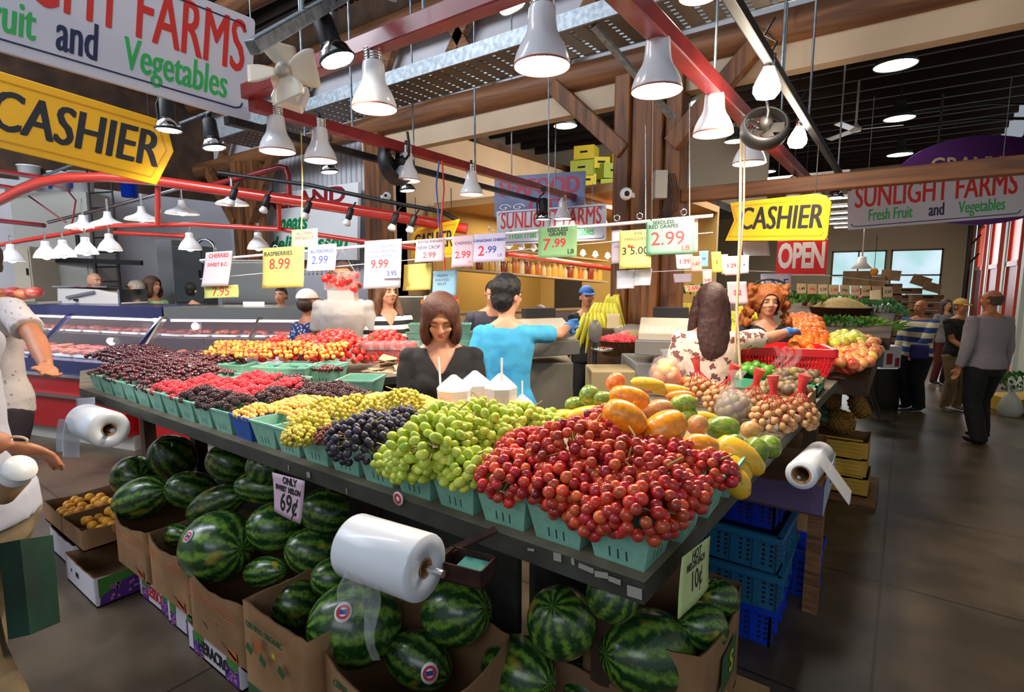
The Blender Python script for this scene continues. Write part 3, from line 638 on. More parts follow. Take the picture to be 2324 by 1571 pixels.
class Heap:                                             # countable fruit: the first 300 as objects, the hidden rest as one object of stuff
    def __init__(s, name, me, label, cat, group, cap=300): s.name, s.me, s.label, s.cat, s.group, s.cap = name, me, label, cat, group, cap; s.pts = []; s.sc = 1
    def fill(s, fn, d, layers=2, jit=.18):              # fn(u, v) in 0..1 -> surface point; d spacing
        a, b, c = fn(0, .5), fn(1, .5), fn(.5, 0); e = fn(.5, 1)
        nu = max(1, int((b-a).length/d)); nv = max(1, int((e-c).length/(d*.87)))
        for l in range(layers):
            for j in range(nv+1):
                for i in range(nu+1):
                    u = (i+(.5 if j % 2 else 0)+rnd(-jit, jit))/max(nu, 1); v = (j+rnd(-jit, jit))/max(nv, 1)
                    if not (0 <= u <= 1 and 0 <= v <= 1): continue
                    s.pts.append((fn(u, v)-Vector((0, 0, l*d*.8+rnd(0, .3*d))), l))
        return s
    def done(s, rot=None):
        P = sorted(s.pts, key=lambda q: q[1]*100+depth(q[0]))
        for p, l in P[:s.cap]:
            tag(inst(s.name, s.me, p, rot=rot() if rot else None, s=rnd(.9, 1.08)*s.sc), s.label, s.cat, s.group)
        if len(P) > s.cap:
            o0 = bpy.data.objects.new('tmp', s.me); vs = [v.co.copy() for v in s.me.vertices]; fs = [tuple(p.vertices) for p in s.me.polygons]; mi = [p.material_index for p in s.me.polygons]
            mb = MB()
            for p, l in P[s.cap:]:
                E = Euler((rnd(0, 6), rnd(0, 6), rnd(0, 6))).to_matrix(); n = len(mb.v)
                mb.v += [E @ v+p for v in vs]; mb.f += [[i+n for i in f] for f in fs]; mb.m += mi; mb.sm += [True]*len(fs)
            bpy.data.objects.remove(o0)
            tag(mb.build(s.name+'_pile', list(s.me.materials)), 'rest of the pile of '+s.group, s.cat, kind='stuff')
        return s

# ================================================================ the U shaped fruit counter
T = 1.13
outline = [(-.425, 1.085), (-.33, 4.15), (-.74, 4.15), (-.84, 3.35), (-1.2, 3.0), (-1.3, 1.86), (-2.0, 1.86), (-2.75, 1.86), (-3.05, 2.05), (-2.8, 2.6), (-2.65, 4.2), (-3.35, 4.2), (-3.5, 3.1), (-3.95, 2.35), (-5.0, 1.55), (-4.9, 1.3), (-4.12, 1.08)]
t = thing('fruit_counter', 'long low fruit stall counter with a dark painted edge board', 'counter', (0, 0, 0))
MB().slab(outline, T-.035, T, 0, 1).build('counter_top', [G['counter'], G['ctop']], t)
mb = MB()
for i in range(len(outline)):
    a, b = Vector((*outline[i], 0)), Vector((*outline[(i+1) % len(outline)], 0)); d = (b-a).normalized(); n = Vector((d.y, -d.x, 0))
    mb.beam(a-n*.012+Vector((0, 0, T-.028)), b-n*.012+Vector((0, 0, T-.028)), .026, .05)
mb.build('edge_board', G['counter'], t)
mb = MB()
for px, py, w, h in ((1265, 1265, .022, .02), (1300, 1275, .008, .016), (1330, 1290, .04, .012), (1365, 1305, .035, .014), (1395, 1318, .03, .012), (1440, 1345, .035, .025), (700, 1078, .02, .02), (655, 1062, .006, .02), (787, 1115, .004, .02), (390, 1010, .004, .018), (1205, 1248, .02, .006)):
    p = uy(px, py, 1.078); mb.box(p, (w, .002, h), Matrix.Rotation(rnd(-.2, .2), 3, 'Y'))
mb.build('torn_label_scraps', mat('paper_scraps', lin(150, 146, 134), .8), t)
for x, y in ((-.85, 1.78), (-2.2, 1.75), (-4.0, 1.7), (-.45, 4.0), (-4.6, 1.6), (-2.8, 4.0), (-1.1, 2.9)): MB().b2((x-.04, y-.04, 0), (x+.04, y+.04, T-.035)).build('leg', G['woodd'], t)

paper = MB().slab([(-1.35, 1.8), (-2.75, 1.8), (-3.02, 1.98), (-3.3, 2.2), (-4.2, 1.75), (-4.0, 1.5), (-2.4, 1.5)], T+.001, T+.004)
tag(paper.build('counter_paper', G['cloth']), 'white paper lining spread between the front and back rows of baskets', 'paper lining')
tag(MB().slab([(-2.82, 2.62), (-2.72, 3.6), (-3.3, 3.6), (-3.45, 3.0), (-3.2, 2.5)], T+.001, T+.004).build('counter_paper', G['cloth']), 'white paper lining under the strawberries beside the seated woman', 'paper lining')

MB().b2((-4.0, 1.80, .02), (-1.28, 1.83, T-.04)).build('back_board', G['counter'], t)  # added board blocking light from behind to keep the space below dark
MB().b2((-1.26, 1.86, .02), (-1.23, 2.95, T-.04)).build('back_board', G['counter'], t)  # second added light-blocking board, below the right wing
# pulp baskets: outer wall, rim, slots
def basket_mesh(mt, a=.083, b=.064, h=.105):
    mb = MB(); t_ = .004
    ro, ri = [], []
    def ring(k, z): return [Vector((x*k, y*k, z)) for x, y in ((-1, -1), (1, -1), (1, 1), (-1, 1))]
    seq = [ring(b, 0), ring(a, h-.008), ring(a+.004, h-.008), ring(a+.004, h), ring(a-t_, h), ring(b-t_, .006)]
    vs = [v for r in seq for v in r]
    fs = [(k*4+j, k*4+(j+1) % 4, (k+1)*4+(j+1) % 4, (k+1)*4+j) for k in range(5) for j in range(4)]
    fs += [(3, 2, 1, 0), (20, 21, 22, 23)]
    mb.add(vs, fs, False, 0)
    for s in range(4):
        Mr = Matrix.Rotation(s*pi/2, 3, 'Z')
        for k in (-1, 0, 1):
            x = k*.022; z0, z1 = .014, .042; vs = []
            for z, dx in ((z0, 0), (z1, 0)):
                yy = -(b+(a-b)*z/h)-.0006
                vs += [Mr @ Vector((x-.0022, yy, z)), Mr @ Vector((x+.0022, yy, z))]
            mb.add(vs, [(0, 1, 3, 2)], False, 1)
    return mb.mesh('pulp_basket', [mt, G['slot']])
BK = basket_mesh(G['mint']); BKB = basket_mesh(G['bluebk'])
def basket(label, x, y, rz=0, z=T, me=None, s=1):
    o = bpy.data.objects.new('pulp_basket', me or BK); C.objects.link(o); o.location = (x, y, z); o.rotation_euler = (0, 0, rz); o.scale = (s, s, s)
    return tag(o, label, 'basket', 'berry baskets on the counter')
cont = ['holding red grapes at the near corner', 'holding red grapes, second from the near corner', 'holding red grapes, third from the near corner', 'holding green grapes, fourth from the near corner', 'holding green grapes, fifth from the near corner',
        'with a few green grapes, sixth from the near corner', 'holding black grapes, seventh from the near corner', 'holding black grapes, eighth from the near corner', 'holding small brown grapes, ninth from the near corner', 'holding small yellow grapes, tenth from the near corner']
XB = [-.505-.1715*i for i in range(22)]; Y0, Y1, Y2 = 1.19, 1.37, 1.55
for i, x in enumerate(XB[:21]):
    if i < 10: l = 'front row sea green basket '+cont[i]
    elif i == 10: l = 'single blue basket of yellow grapes in the front row'
    else: l = 'front row green basket %s, %s from the near corner' % ('of blackberries' if i < 14 else 'of raspberries' if i < 16 else 'of dark cherries', ords[i])
    basket(l, x, Y0, rnd(-.03, .03), me=BKB if i == 10 else None)
for i in (0, 1, 2): basket('sea green basket on the right edge, %s behind the corner basket' % ('first', 'second', 'third')[i], -.485+.01*i, Y0+.185*(i+1), .04)
for j, i0, i1, yy in ((1, 11, 21, Y1), (2, 12, 20, Y2)):
    for i in range(i0, i1):
        basket('%s row green berry basket %s from the right, partly covered by fruit' % (('second', 'third')[j-1], ords[i-i0] if i > i0 else 'first'), XB[i]+.01, yy, rnd(-.04, .04))
bp = [(375, 862), (430, 858), (497, 858), (530, 862), (605, 868), (655, 862), (735, 870)]
bl = ['half filled green basket behind the dark cherries, left one', 'green basket behind the dark cherries, right one', 'pale green basket of yellow cherries in the back row, left', 'pale green basket of yellow cherries in the back row, second', 'tipped green basket of yellow cherries in the back row, third', 'green basket of yellow cherries in the back row, fourth', 'pale green basket of yellow cherries in the back row, fifth']
for (px, py), l in zip(bp, bl):
    p = uz(px, py, T); basket(l, p.x, p.y+.04, .42, s=1.05)
for px, py, l, s in ((675, 872, 'open green basket with a few cherries left, in front of the back row', 1.15), (745, 866, 'dark green basket half full of dark cherries, in front of the back row', 1.15), (655, 905, 'nearly empty green basket above the blackberries', 1.1), (822, 908, 'green basket with cherry stems beside the seated woman', 1.25)):
    p = uz(px, py, T); basket(l, p.x, p.y, rnd(.3, .6), s=s)

# heaps of berries over the baskets
def patch(x0, x1, y0, y1, z0, dome, k=2.0, skew=0):
    def fn(u, v):
        e = max(0, 1-abs(2*u-1)**k)*max(0, 1-abs(2*v-1)**k)
        x = x0+(x1-x0)*u; y = y0+(y1-y0)*v
        return Vector((x+skew*v, y, z0+dome*e+.008*noise.noise(Vector((x*14, y*14, 3)))))
    return fn
hc = Heap('sweet_cherry', ME['cherry'], 'glossy dark red sweet cherry in the mound at the left end of the counter', 'cherry', 'dark cherries at the left end of the counter')
for i in range(16, 21):
    hc.fill(patch(XB[i]-.08, XB[i]+.08, Y0-.08, Y0+.08, T+.105, .045), .033, 1)
hc.fill(patch(-4.25, -3.3, 1.26, 1.65, T+.105, .07, 3), .034, 1)
hc.fill(patch(-4.95, -4.1, 1.35, 1.75, T+.11, .07, 3), .034, 1)
hc.fill(patch(-4.3, -3.75, 1.6, 1.92, T+.11, .05, 3, .1), .034, 1)
hc.done()
hd = Heap('sweet_cherry', ME['cherry'], 'dark cherry left in a nearly empty green basket by the back row', 'cherry', 'dark cherries left in the half empty baskets')
for px, py, n in ((675, 855, 3), (745, 848, 8), (820, 893, 4)):
    p = uz(px, py, T+.07)
    hd.fill(patch(p.x-.07, p.x+.07, p.y-.06, p.y+.06, T+(.06 if n < 8 else .1), .02), .026, 1)
hd.done()
hr = Heap('yellow_cherry', ME['rainier'], 'yellow cherry with a red blush in the long heap in the back row', 'cherry', 'yellow cherries in the back row')
pa = [(-3.93, 1.72), (-3.6, 1.9), (-3.25, 2.1), (-3.05, 2.25)]
for (x0, y0), (x1, y1), h in ((pa[0], pa[1], .07), (pa[1], pa[2], .08), (pa[2], pa[3], .08)):
    d = Vector((x1-x0, y1-y0, 0)); n_ = Vector((-d.y, d.x, 0)).normalized()*.30
    def fn(u, v, x0=x0, y0=y0, d=d, n_=n_, h=h):
        p = Vector((x0, y0, 0))+d*u+n_*v; return Vector((p.x, p.y, T+.11+.10*v+h*math.sin(pi*min(1, .25+v*.75))*(.8+.3*noise.noise(Vector((p.x*5, p.y*5, 0))))))
    hr.fill(fn, .034, 1)
hr.done()
hs_ = Heap('strawberry', ME['straw'], 'red strawberry in the heap beside the clear punnets', 'strawberry', 'strawberries heaped in the back row', 260)
for cx, cy, r, h in ((-3.35, 2.42, .24, .12), (-3.2, 2.75, .22, .1), (-3.72, 2.18, .13, .07), (-3.5, 2.28, .15, .08)):
    hs_.sc = 1.55
    def fn(u, v, cx=cx, cy=cy, r=r, h=h):
        a = u*2*pi; q = r*math.sqrt(v); return Vector((cx+q*cos(a), cy+q*sin(a), T+.1+h*(1-v)+.07))
    N_ = int(9*r*r/.001)
    for i in range(int(r*r*3.14/(.042**2)*1.25)):
        a = i*2.39996; v = (i+.5)/int(r*r*3.14/(.042**2)*1.25); q = r*math.sqrt(v)
        hs_.pts.append((Vector((cx+q*cos(a)+rnd(-.006, .006), cy+q*sin(a)+rnd(-.006, .006), T+.09+(h+.08)*(1-v**1.3)+rnd(-.008, .008))), 0))
hs_.done()
hra = Heap('raspberry', ME['rasp'], 'pink red raspberry in the heap between the dark cherries and blackberries', 'raspberry', 'raspberries on the counter')
for i in (14, 15): hra.fill(patch(XB[i]-.08, XB[i]+.08, Y0-.08, Y0+.08, T+.105, .035), .032, 1)
for i in (12, 13, 14, 15): hra.fill(patch(XB[i]-.09, XB[i]+.09, Y1-.09, Y1+.09, T+.105, .04), .032, 1)
for i in (12, 13, 14): hra.fill(patch(XB[i]-.09, XB[i]+.09, Y2-.09, Y2+.09, T+.11, .05), .032, 1)
hra.done()
hb = Heap('blackberry', ME['blackb'], 'dark blackberry in the heap between the raspberries and yellow grapes', 'blackberry', 'blackberries on the counter')
for i in (11, 12, 13): hb.fill(patch(XB[i]-.085, XB[i]+.085, Y0-.085, Y0+.085, T+.105, .05), .029, 1)
for i in (11,): hb.fill(patch(XB[i]-.09, XB[i]+.09, Y1-.09, Y1+.09, T+.11, .05), .029, 1)
hb.fill(patch(-2.45, -2.05, 1.5, 1.72, T+.1, .06), .029, 1)
hb.fill(patch(-2.85, -2.42, 1.5, 1.7, T+.1, .05), .029, 1)
hb.done()

# ================================================================ bunches of grapes: stem and single grapes are the parts
def bunch(label, cat, p, r, me, d, group, n=None, seed=0, flat=.8):
    random.seed(seed); t = thing('grape_bunch', label, cat, p, rnd(0, 6), group)
    r = Vector(r); A = 4*pi*((r.x*r.y)**1.6/3+(r.x*r.z)**1.6/3+(r.y*r.z)**1.6/3)**(1/1.6)
    n = min(96, n or int(A*.72/(d*d*.75))); k = 0; stems = MB()
    for i in range(n):
        z = 1-(i+.5)/n*1.72; ph = math.acos(max(-1, min(1, z))); th = i*2.39996+rnd(-.15, .15); q = rnd(.86, 1.06)
        v = Vector((r.x*sin(ph)*cos(th), r.y*sin(ph)*sin(th), r.z*cos(ph)))*q
        g = inst('grape', me, v, rot=(v.normalized().to_track_quat('Z', 'Y').to_euler()[0]+rnd(-.4, .4), rnd(-.3, .3), rnd(0, 6)), s=rnd(.86, 1.1), parent=t)
        if i % 4 == 0: stems.tube([v*.35, v*.7, v*.92], [.0022, .0018, .0014], 5)
    a = rnd(0, 6); top = Vector((cos(a)*r.x*.5, sin(a)*r.y*.5, r.z*.9))
    stems.tube([(0, 0, 0), top*.8, top*1.12, top*1.2+Vector((cos(a+1)*.03, sin(a+1)*.03, .012))], [.0035, .003, .0028, .0024], 6)
    stems.build('stem', G['stem'], t); return t
sd = 0
def place(lst, me, d, what, group, zc):
    global sd
    for i, (px, py, rr, zz, l) in enumerate(lst):
        sd += 1; p = uz(px, py, zz); bunch(what+l, 'grapes', p, (rr, rr*.95, rr*.62), me, d, group, seed=sd)
place([(1445, 1150, .105, 1.27, 'at the near corner of the counter, hanging over its basket'), (1540, 1118, .075, 1.27, 'over the right edge beside the corner basket'), (1290, 1105, .10, 1.27, 'over the second basket from the corner'),
       (1165, 1080, .10, 1.27, 'over the third basket from the corner, beside the green grapes'), (1420, 1065, .12, 1.31, 'in the middle of the red heap'), (1300, 1020, .12, 1.33, 'on the ridge of the red heap, left part'),
       (1390, 975, .10, 1.35, 'topmost on the red heap, nearest the papayas'), (1200, 1020, .09, 1.30, 'where the red heap meets the green grapes'), (1500, 1040, .10, 1.29, 'on the red heap below the yellow papayas'),
       (1610, 1068, .075, 1.27, 'in the separate basket at the right edge'), (1350, 1160, .08, 1.24, 'tucked low between the two corner baskets'), (1480, 1090, .09, 1.30, 'on the right slope of the red heap')],
      ME['gr'], .0305, 'red grape bunch ', 'red grape bunches at the near corner', 1.3)
place([(985, 1010, .125, 1.32, 'forming the big mound over the fifth basket'), (1065, 1065, .085, 1.27, 'over the fourth basket, touching the red grapes'), (1090, 965, .12, 1.33, 'on top of the pale heap, centre'), (1175, 965, .11, 1.31, 'on the pale heap near the coconuts, right'),
       (1010, 965, .09, 1.35, 'highest of the big mound'), (940, 1055, .08, 1.25, 'low over the basket beside the big mound'), (1235, 965, .08, 1.28, 'at the back right by the papayas'), (895, 1045, .06, 1.25, 'lying in the sixth basket'), (1130, 1000, .10, 1.29, 'between the big mound and the red heap')],
      ME['gg'], .029, 'plump green grape bunch ', 'green grape bunches beside the red ones', 1.3)
place([(820, 1000, .115, 1.28, 'over the eighth basket, round mound'), (915, 965, .09, 1.30, 'leaning on the green mound'), (850, 975, .09, 1.30, 'on the back of the dark mound'), (1010, 935, .04, 1.28, 'small, showing behind the green mound')],
      ME['gk'], .026, 'black grape bunch ', 'black grape bunches', 1.3)
place([(700, 965, .075, 1.27, 'over the tenth basket'), (745, 935, .085, 1.28, 'behind the brown grapes'), (805, 925, .085, 1.28, 'in the middle of the yellow row'), (865, 930, .08, 1.29, 'behind the black mound'), (915, 910, .075, 1.33, 'highest of the yellow row beside the seated woman'), (680, 990, .06, 1.25, 'low in its front row basket')],
      ME['gy'], .0188, 'small yellow grape bunch ', 'small yellow grape bunches', 1.3)
place([(750, 990, .055, 1.26, 'in the ninth basket')], ME['gc'], .0165, 'bunch of tiny brown grapes ', 'small brown grapes', 1.3)
random.seed(11)
hg = Heap('golden_berry', ME['gb'], 'small golden berry spilling beside the yellow grapes and the blue basket', 'berry', 'golden berries by the blue basket')
for i in (10,): hg.fill(patch(XB[i]-.08, XB[i]+.08, Y0-.08, Y0+.08, T+.105, .03), .022, 1)
hg.fill(patch(-2.3, -1.95, 1.22, 1.5, T+.1, .05), .022, 1)
hg.fill(patch(-2.1, -1.5, 1.55, 1.78, T+.1, .05), .022, 1)
hg.done()
# ================================================================ right wing: papayas, mangoes, longans, limes
random.seed(21)
def papaya_mesh(nm, mt, asym=.25):
    prof = []
    for i in range(15):
        t = i/14; z = -1+2*t; w = math.sqrt(max(0, 1-z*z))**.85*(1-asym*.55*(z+1)/2-.12*math.exp(-((z-.7)/.25)**2)*asym*3)
        prof.append((w*.58, z))
    return MB().lathe(prof, 20).mesh(nm, mt)
PM = dict(py=papaya_mesh('papaya', G['papayay']), po=papaya_mesh('papaya', G['papaya'], .12), mg=papaya_mesh('mango', G['mangog'], .05), mr=papaya_mesh('mango', G['mangor'], .02), mo=papaya_mesh('mango', G['mangoo'], .05))
def pfruit(px, py, lx, wy, ang, k, z, label, tiltd=0):   # long fruit seen lx by wy pixels, turned ang in view
    p = uz(px, py, z); d = depth(p); a = lx/2*d/FPX; b = wy/2*d/FPX
    o = bpy.data.objects.new('papaya' if k[0] == 'p' else 'mango', PM[k]); C.objects.link(o); o.location = p
    al = R(ang); rt = Vector((_c, _s, 0)); up = Vector((-_s*.25, _c*.25, .97)).normalized()
    ax = (rt*cos(al)+up*sin(al)+Vector((-_s, _c, 0))*tiltd).normalized()
    o.rotation_euler = ax.to_track_quat('Z', 'Y').to_euler(); o.scale = (b/.58, b/.58, max(a, b))
    return tag(o, label, 'papaya' if k[0] == 'p' else 'mango')
P_ = [(1418, 948, 110, 76, -28, 'po', 1.40, 'big yellow orange papaya lying highest behind the red grapes'), (1508, 975, 114, 84, 32, 'po', 1.36, 'large orange papaya in the centre of the papaya pile'),
      (1428, 904, 96, 58, -12, 'po', 1.42, 'orange papaya with dark specks at the top of the pile'), (1680, 1036, 128, 72, -35, 'py', 1.22, 'long yellow papaya with a green neck at the right edge of the counter'),
      (1663, 1066, 92, 70, -30, 'py', 1.19, 'yellow papaya second from the counter edge, beside the separate grape basket'), (1672, 1098, 76, 66, -60, 'py', 1.17, 'yellow papaya hanging over the right edge of the counter'),
      (1590, 1012, 86, 56, -8, 'po', 1.28, 'orange papaya low in the pile behind the right grapes'), (1540, 1030, 90, 54, -5, 'po', 1.25, 'orange papaya partly behind the red grape heap'), (1450, 1008, 80, 54, -10, 'po', 1.30, 'orange papaya just above the red grape ridge'),
      (1405, 985, 66, 50, 10, 'po', 1.33, 'small orange papaya peeking out above the red grapes'), (1340, 940, 110, 42, 8, 'py', 1.33, 'pale yellow papaya at the left of the pile'), (1290, 948, 80, 40, -5, 'py', 1.29, 'pale yellow papaya at the far left, behind the green grapes'),
      (1470, 938, 60, 44, 0, 'mr', 1.34, 'blushed mango between the two biggest papayas'), (1252, 945, 50, 34, 0, 'mr', 1.26, 'pinkish mango beside the last green grape bunch'),
      (1397, 868, 48, 42, 60, 'mo', 1.45, 'orange red mango perched at the very top of the pile'), (1338, 898, 50, 48, 70, 'mg', 1.38, 'dark green mango at the top left of the pile'), (1368, 907, 54, 40, 0, 'mg', 1.37, 'green mango just right of the dark green one'),
      (1305, 918, 48, 36, 10, 'mg', 1.32, 'yellow green mango at the left corner behind the papayas'), (1497, 930, 64, 48, 5, 'mr', 1.36, 'speckled green and pink mango right of the top papaya'), (1552, 917, 62, 46, 5, 'mg', 1.36, 'deep green mango beside the red net bags'),
      (1583, 966, 50, 48, 60, 'mr', 1.31, 'upright green and pink mango in the middle right of the pile'), (1640, 971, 80, 54, 0, 'mg', 1.27, 'large green mango below the longan bags'), (1703, 976, 44, 40, 0, 'mr', 1.24, 'pink blushed mango below the longan bags'),
      (1746, 1014, 44, 54, 70, 'mg', 1.20, 'yellow green mango last on the right edge'), (1713, 1022, 50, 60, -50, 'mg', 1.20, 'green mango wedged beside the long yellow papaya'), (1668, 1002, 40, 34, 0, 'mg', 1.24, 'small green mango above the long yellow papaya'),
      (1560, 945, 50, 40, 20, 'mg', 1.32, 'green mango half hidden behind the orange papaya'), (1608, 948, 60, 26, -15, 'py', 1.27, 'slim yellow mango by the net bags'), (1520, 885, 90, 30, -3, 'py', 1.36, 'pale yellow mango in the back row of the pile'), (1470, 870, 80, 30, -6, 'py', 1.39, 'yellow mango behind the speckled papaya'), (1545, 900, 70, 28, 0, 'mo', 1.34, 'orange yellow mango in the back row by the red net')]
for a in P_: pfruit(*a)
# red net bags of longans
G['net'] = mat('red_net', lin(216, 52, 52), .5, alpha=.75)
def net_bag(label, px, py, n=44, sz=.085, lean=0):
    p = uz(px, py, T+.05); t = thing('net_bag', label, 'bag of fruit', p); random.seed(px)
    for i in range(n):
        z = 1-(i+.5)/n*1.6; ph = math.acos(z); th = i*2.39996
        inst('longan', ME['longan'], (sz*sin(ph)*cos(th), sz*sin(ph)*sin(th), sz*.85*cos(ph)+.02), s=rnd(.92, 1.08), parent=t)
    mb = MB(); tp = Vector((lean, 0, sz*2.1))
    for k in range(12):
        a = k*pi/6; mb.tube([(sz*.95*cos(a), sz*.95*sin(a), 0), (sz*.8*cos(a), sz*.8*sin(a), sz*.75), tp*.75+Vector((.014*cos(a), .014*sin(a), 0)), tp], .0022, 4)
    mb.tube([tp*.72, tp*.85, tp, tp+Vector((lean*.3, 0, .03))], [.014, .016, .02, .026], 8); mb.build('red_netting', G['net'], t)
for l, px, py, ln in (('red net bag of longans nearest the counter edge, right one', 1805, 955, .02), ('red net bag of longans second from the right edge', 1755, 960, -.01), ('red net bag of longans in the middle, behind the pink mango', 1700, 935, .03), ('red net bag of longans behind the green mango', 1640, 920, .04), ('leftmost red net bag, beside the deep green mango', 1590, 900, -.03)):
    net_bag(l, px, py, lean=ln)
t = thing('fruit_bag', 'clear plastic bag of dark red fruit with a twisted top among the net bags', 'bag of fruit', uz(1668, 925, T+.08)); random.seed(5)
for i in range(26): z = 1-(i+.5)/26*1.7; ph = math.acos(z); th = i*2.4; inst('plum', fruit_mesh('plum', .024, G['fig'], n=10, k=7) if i == 0 else pm_, (.06*sin(ph)*cos(th), .06*sin(ph)*sin(th), .05*cos(ph)), parent=t) if i else None; pm_ = ME['fig']
MB().lathe([(0, -.07), (.07, -.06), (.095, 0), (.07, .07), (.02, .11), (.03, .15), (.045, .17)], 16).build('plastic_bag', G['film'], t)
t = thing('fruit_bag', 'clear bag of red and green apples standing at the back of the papaya pile', 'bag of fruit', at(1512, 845, 3.1))
for i in range(9): z = 1-(i+.5)/9*1.6; ph = math.acos(z); inst('apple', ME['apple'], (.05*sin(ph)*cos(i*2.4), .05*sin(ph)*sin(i*2.4), .05*cos(ph)), parent=t)
MB().lathe([(0, -.1), (.08, -.09), (.1, 0), (.07, .08), (.02, .1), (.04, .13)], 16).build('plastic_bag', G['film'], t)
# crates of limes and figs at the end of the wing
def crate(name, label, x, y, z, sx, sy, h, rz, m, cat='box', wall=.012, flare=1.0, slots=True, parts=None):
    t = thing(name, label, cat, (x, y, z), rz); hx, hy = sx/2, sy/2; mb = MB()
    for a, b in (((-hx, -hy), (hx, -hy+wall)), ((-hx, hy-wall), (hx, hy)), ((-hx, -hy), (-hx+wall, hy)), ((hx-wall, -hy), (hx, hy))): mb.b2((*a, 0), (*b, h))
    mb.b2((-hx, -hy, 0), (hx, hy, .012)); mb.build('box_wall', m, t); return t
random.seed(31)
crate('fruit_tray', 'green plastic tray of limes and purple figs near the red basket', -.62, 3.62, T+.002, .5, .34, .07, 0, mat('green_tray', lin(70, 160, 120), .5))
hl = Heap('lime', ME['lime'], 'green lime in the tray beside the figs', 'lime', 'limes at the far end of the right wing')
hl.fill(patch(-.86, -.64, 3.46, 3.78, T+.09, .05), .055, 1).done()
hf = Heap('purple_fig', ME['fig'], 'mottled purple and brown fig in the crates beside the limes', 'fig', 'figs at the far end of the right wing')
hf.fill(patch(-.64, -.38, 3.46, 3.78, T+.09, .04), .056, 1)
hf.fill(patch(-.62, -.38, 3.0, 3.3, T+.09, .04), .056, 1).done()
crate('fruit_tray', 'cardboard crate of figs behind the longan bags', -.50, 3.15, T+.002, .28, .36, .08, 0, G['card'])
ho = Heap('yellow_mango', PM['mo'], 'small yellow mango in the back row beside the red net', 'mango', 'small mangoes in the back row')
for i in range(14): o = tag(inst('small_mango', PM['mo'], (-1.05+rnd(-.15, .25), 3.05+rnd(-.12, .12), T+.05+rnd(0, .05))), 'small yellow mango heaped behind the net bags', 'mango', 'small mangoes behind the net bags'); o.scale = (.055, .055, .055)
# red plastic basket at the wing's end
t = thing('shopping_basket', 'red plastic slotted basket with a plastic bag hanging over it', 'basket', (-.66, 4.1, T+.02), .35); mb = MB(); G['redp'] = mat('red_plastic', lin(222, 40, 44), .35)
bw, bd, bh = .27, .18, .2
for s_ in (-1, 1):
    for k in range(25):
        x = -bw+k*2*bw/24; mb.beam((x*.88, s_*bd*.88, .03), (x, s_*bd, bh-.05), .008, .009)
    for k in range(15):
        y = -bd+k*2*bd/14; mb.beam((s_*bw*.88, y*.88, .03), (s_*bw, y, bh-.05), .008, .009, up=(1, 0, 0))
for z, k in ((.02, .87), (.07, .91), (.11, .95), (.15, 1)):
    for s_ in (-1, 1): mb.b2((-bw*k, s_*bd*k-.005, z-.006), (bw*k, s_*bd*k+.005, z+.006)); mb.b2((s_*bw*k-.005, -bd*k, z-.006), (s_*bw*k+.005, bd*k, z+.006))
for s_ in (-1, 1): mb.b2((-bw-.015, s_*bd-.015, bh-.05), (bw+.015, s_*bd+.015, bh)); mb.b2((s_*bw-.015, -bd-.015, bh-.05), (s_*bw+.015, bd+.015, bh))
mb.b2((-bw*.87, -bd*.87, 0), (bw*.87, bd*.87, .02)); mb.build('basket_body', G['redp'], t)
def drape(u, v): return Vector((-.03+.16*(u-.5)+.03*math.sin(v*6), -.2-.012*math.sin(u*22+v*5)-.03*v, .21-.2*v+.01*math.sin(u*14)))
tag(MB().sheet(drape, 24, 12).build('plastic_bag', G['film'], None, M=Matrix.Translation((-.66, 4.1, T+.02)) @ Matrix.Rotation(.35, 4, 'Z')), 'crumpled clear plastic bag draped over the front of the red basket', 'bag')

# ================================================================ young coconuts with straws
G['wrapf'] = mat('wrap_film', lin(220, 236, 250), .1, alpha=.35); G['bprint'] = mat('blue_print', lin(96, 160, 214), .5); G['pl'] = mat('pineapple_leaf', lin(70, 100, 66), .5, col2=lin(44, 70, 44), scale=20)
G['coco'] = mat('coconut_husk_white', lin(240, 222, 200), .6, col2=lin(226, 200, 172), scale=30, stretch=(6, 6, 1), bump=.2)
for i, (px, py, s, l, st) in enumerate(((1030, 893, 1, 'peeled white young coconut with a straw in front of the seated woman', -.05), (1078, 880, .95, 'peeled white young coconut in the middle behind the others', None), (1136, 888, .95, 'peeled white young coconut with a straw, right of the seated woman', -.02),
                                   (965, 935, .6, 'small white coconut tip left of the others', None), (1185, 925, .7, 'low white coconut with a straw at the right end of the row', .04), (1060, 925, .65, 'low white coconut between the first two', None))):
    p = at(px, py, 2.52+.1*(i == 1)+.0*i); t = thing('young_coconut', l, 'coconut', (p.x, p.y, max(T+.07*s, p.z)), i*.7); t.scale = (s, s, s)
    MB().lathe([(0, -.085), (.075, -.085), (.078, -.05), (.083, .02), (.07, .035), (.01, .085), (0, .086)], 7, smooth=False).build('husk', G['coco'], t)
    MB().lathe([(.0788, -.03), (.0845, .021), (.071, .038), (.012, .088), (0, .09)], 7, smooth=False).build('film_wrap', G['wrapf'], t)
    mb = MB()
    for k in range(3): mb.box((.03*cos(k*2+1), .03*sin(k*2+1), .066), (.028, .004, .002), Matrix.Rotation(k*2.3, 3, 'Z') @ Matrix.Rotation(.6, 3, 'Y'))
    mb.build('blue_print', G['bprint'], t)
    if st is not None: MB().tube([(st, -.03, -.06), (st*1.2, -.035, .17)], .005, 8).build('straw', G['enamel'], t)

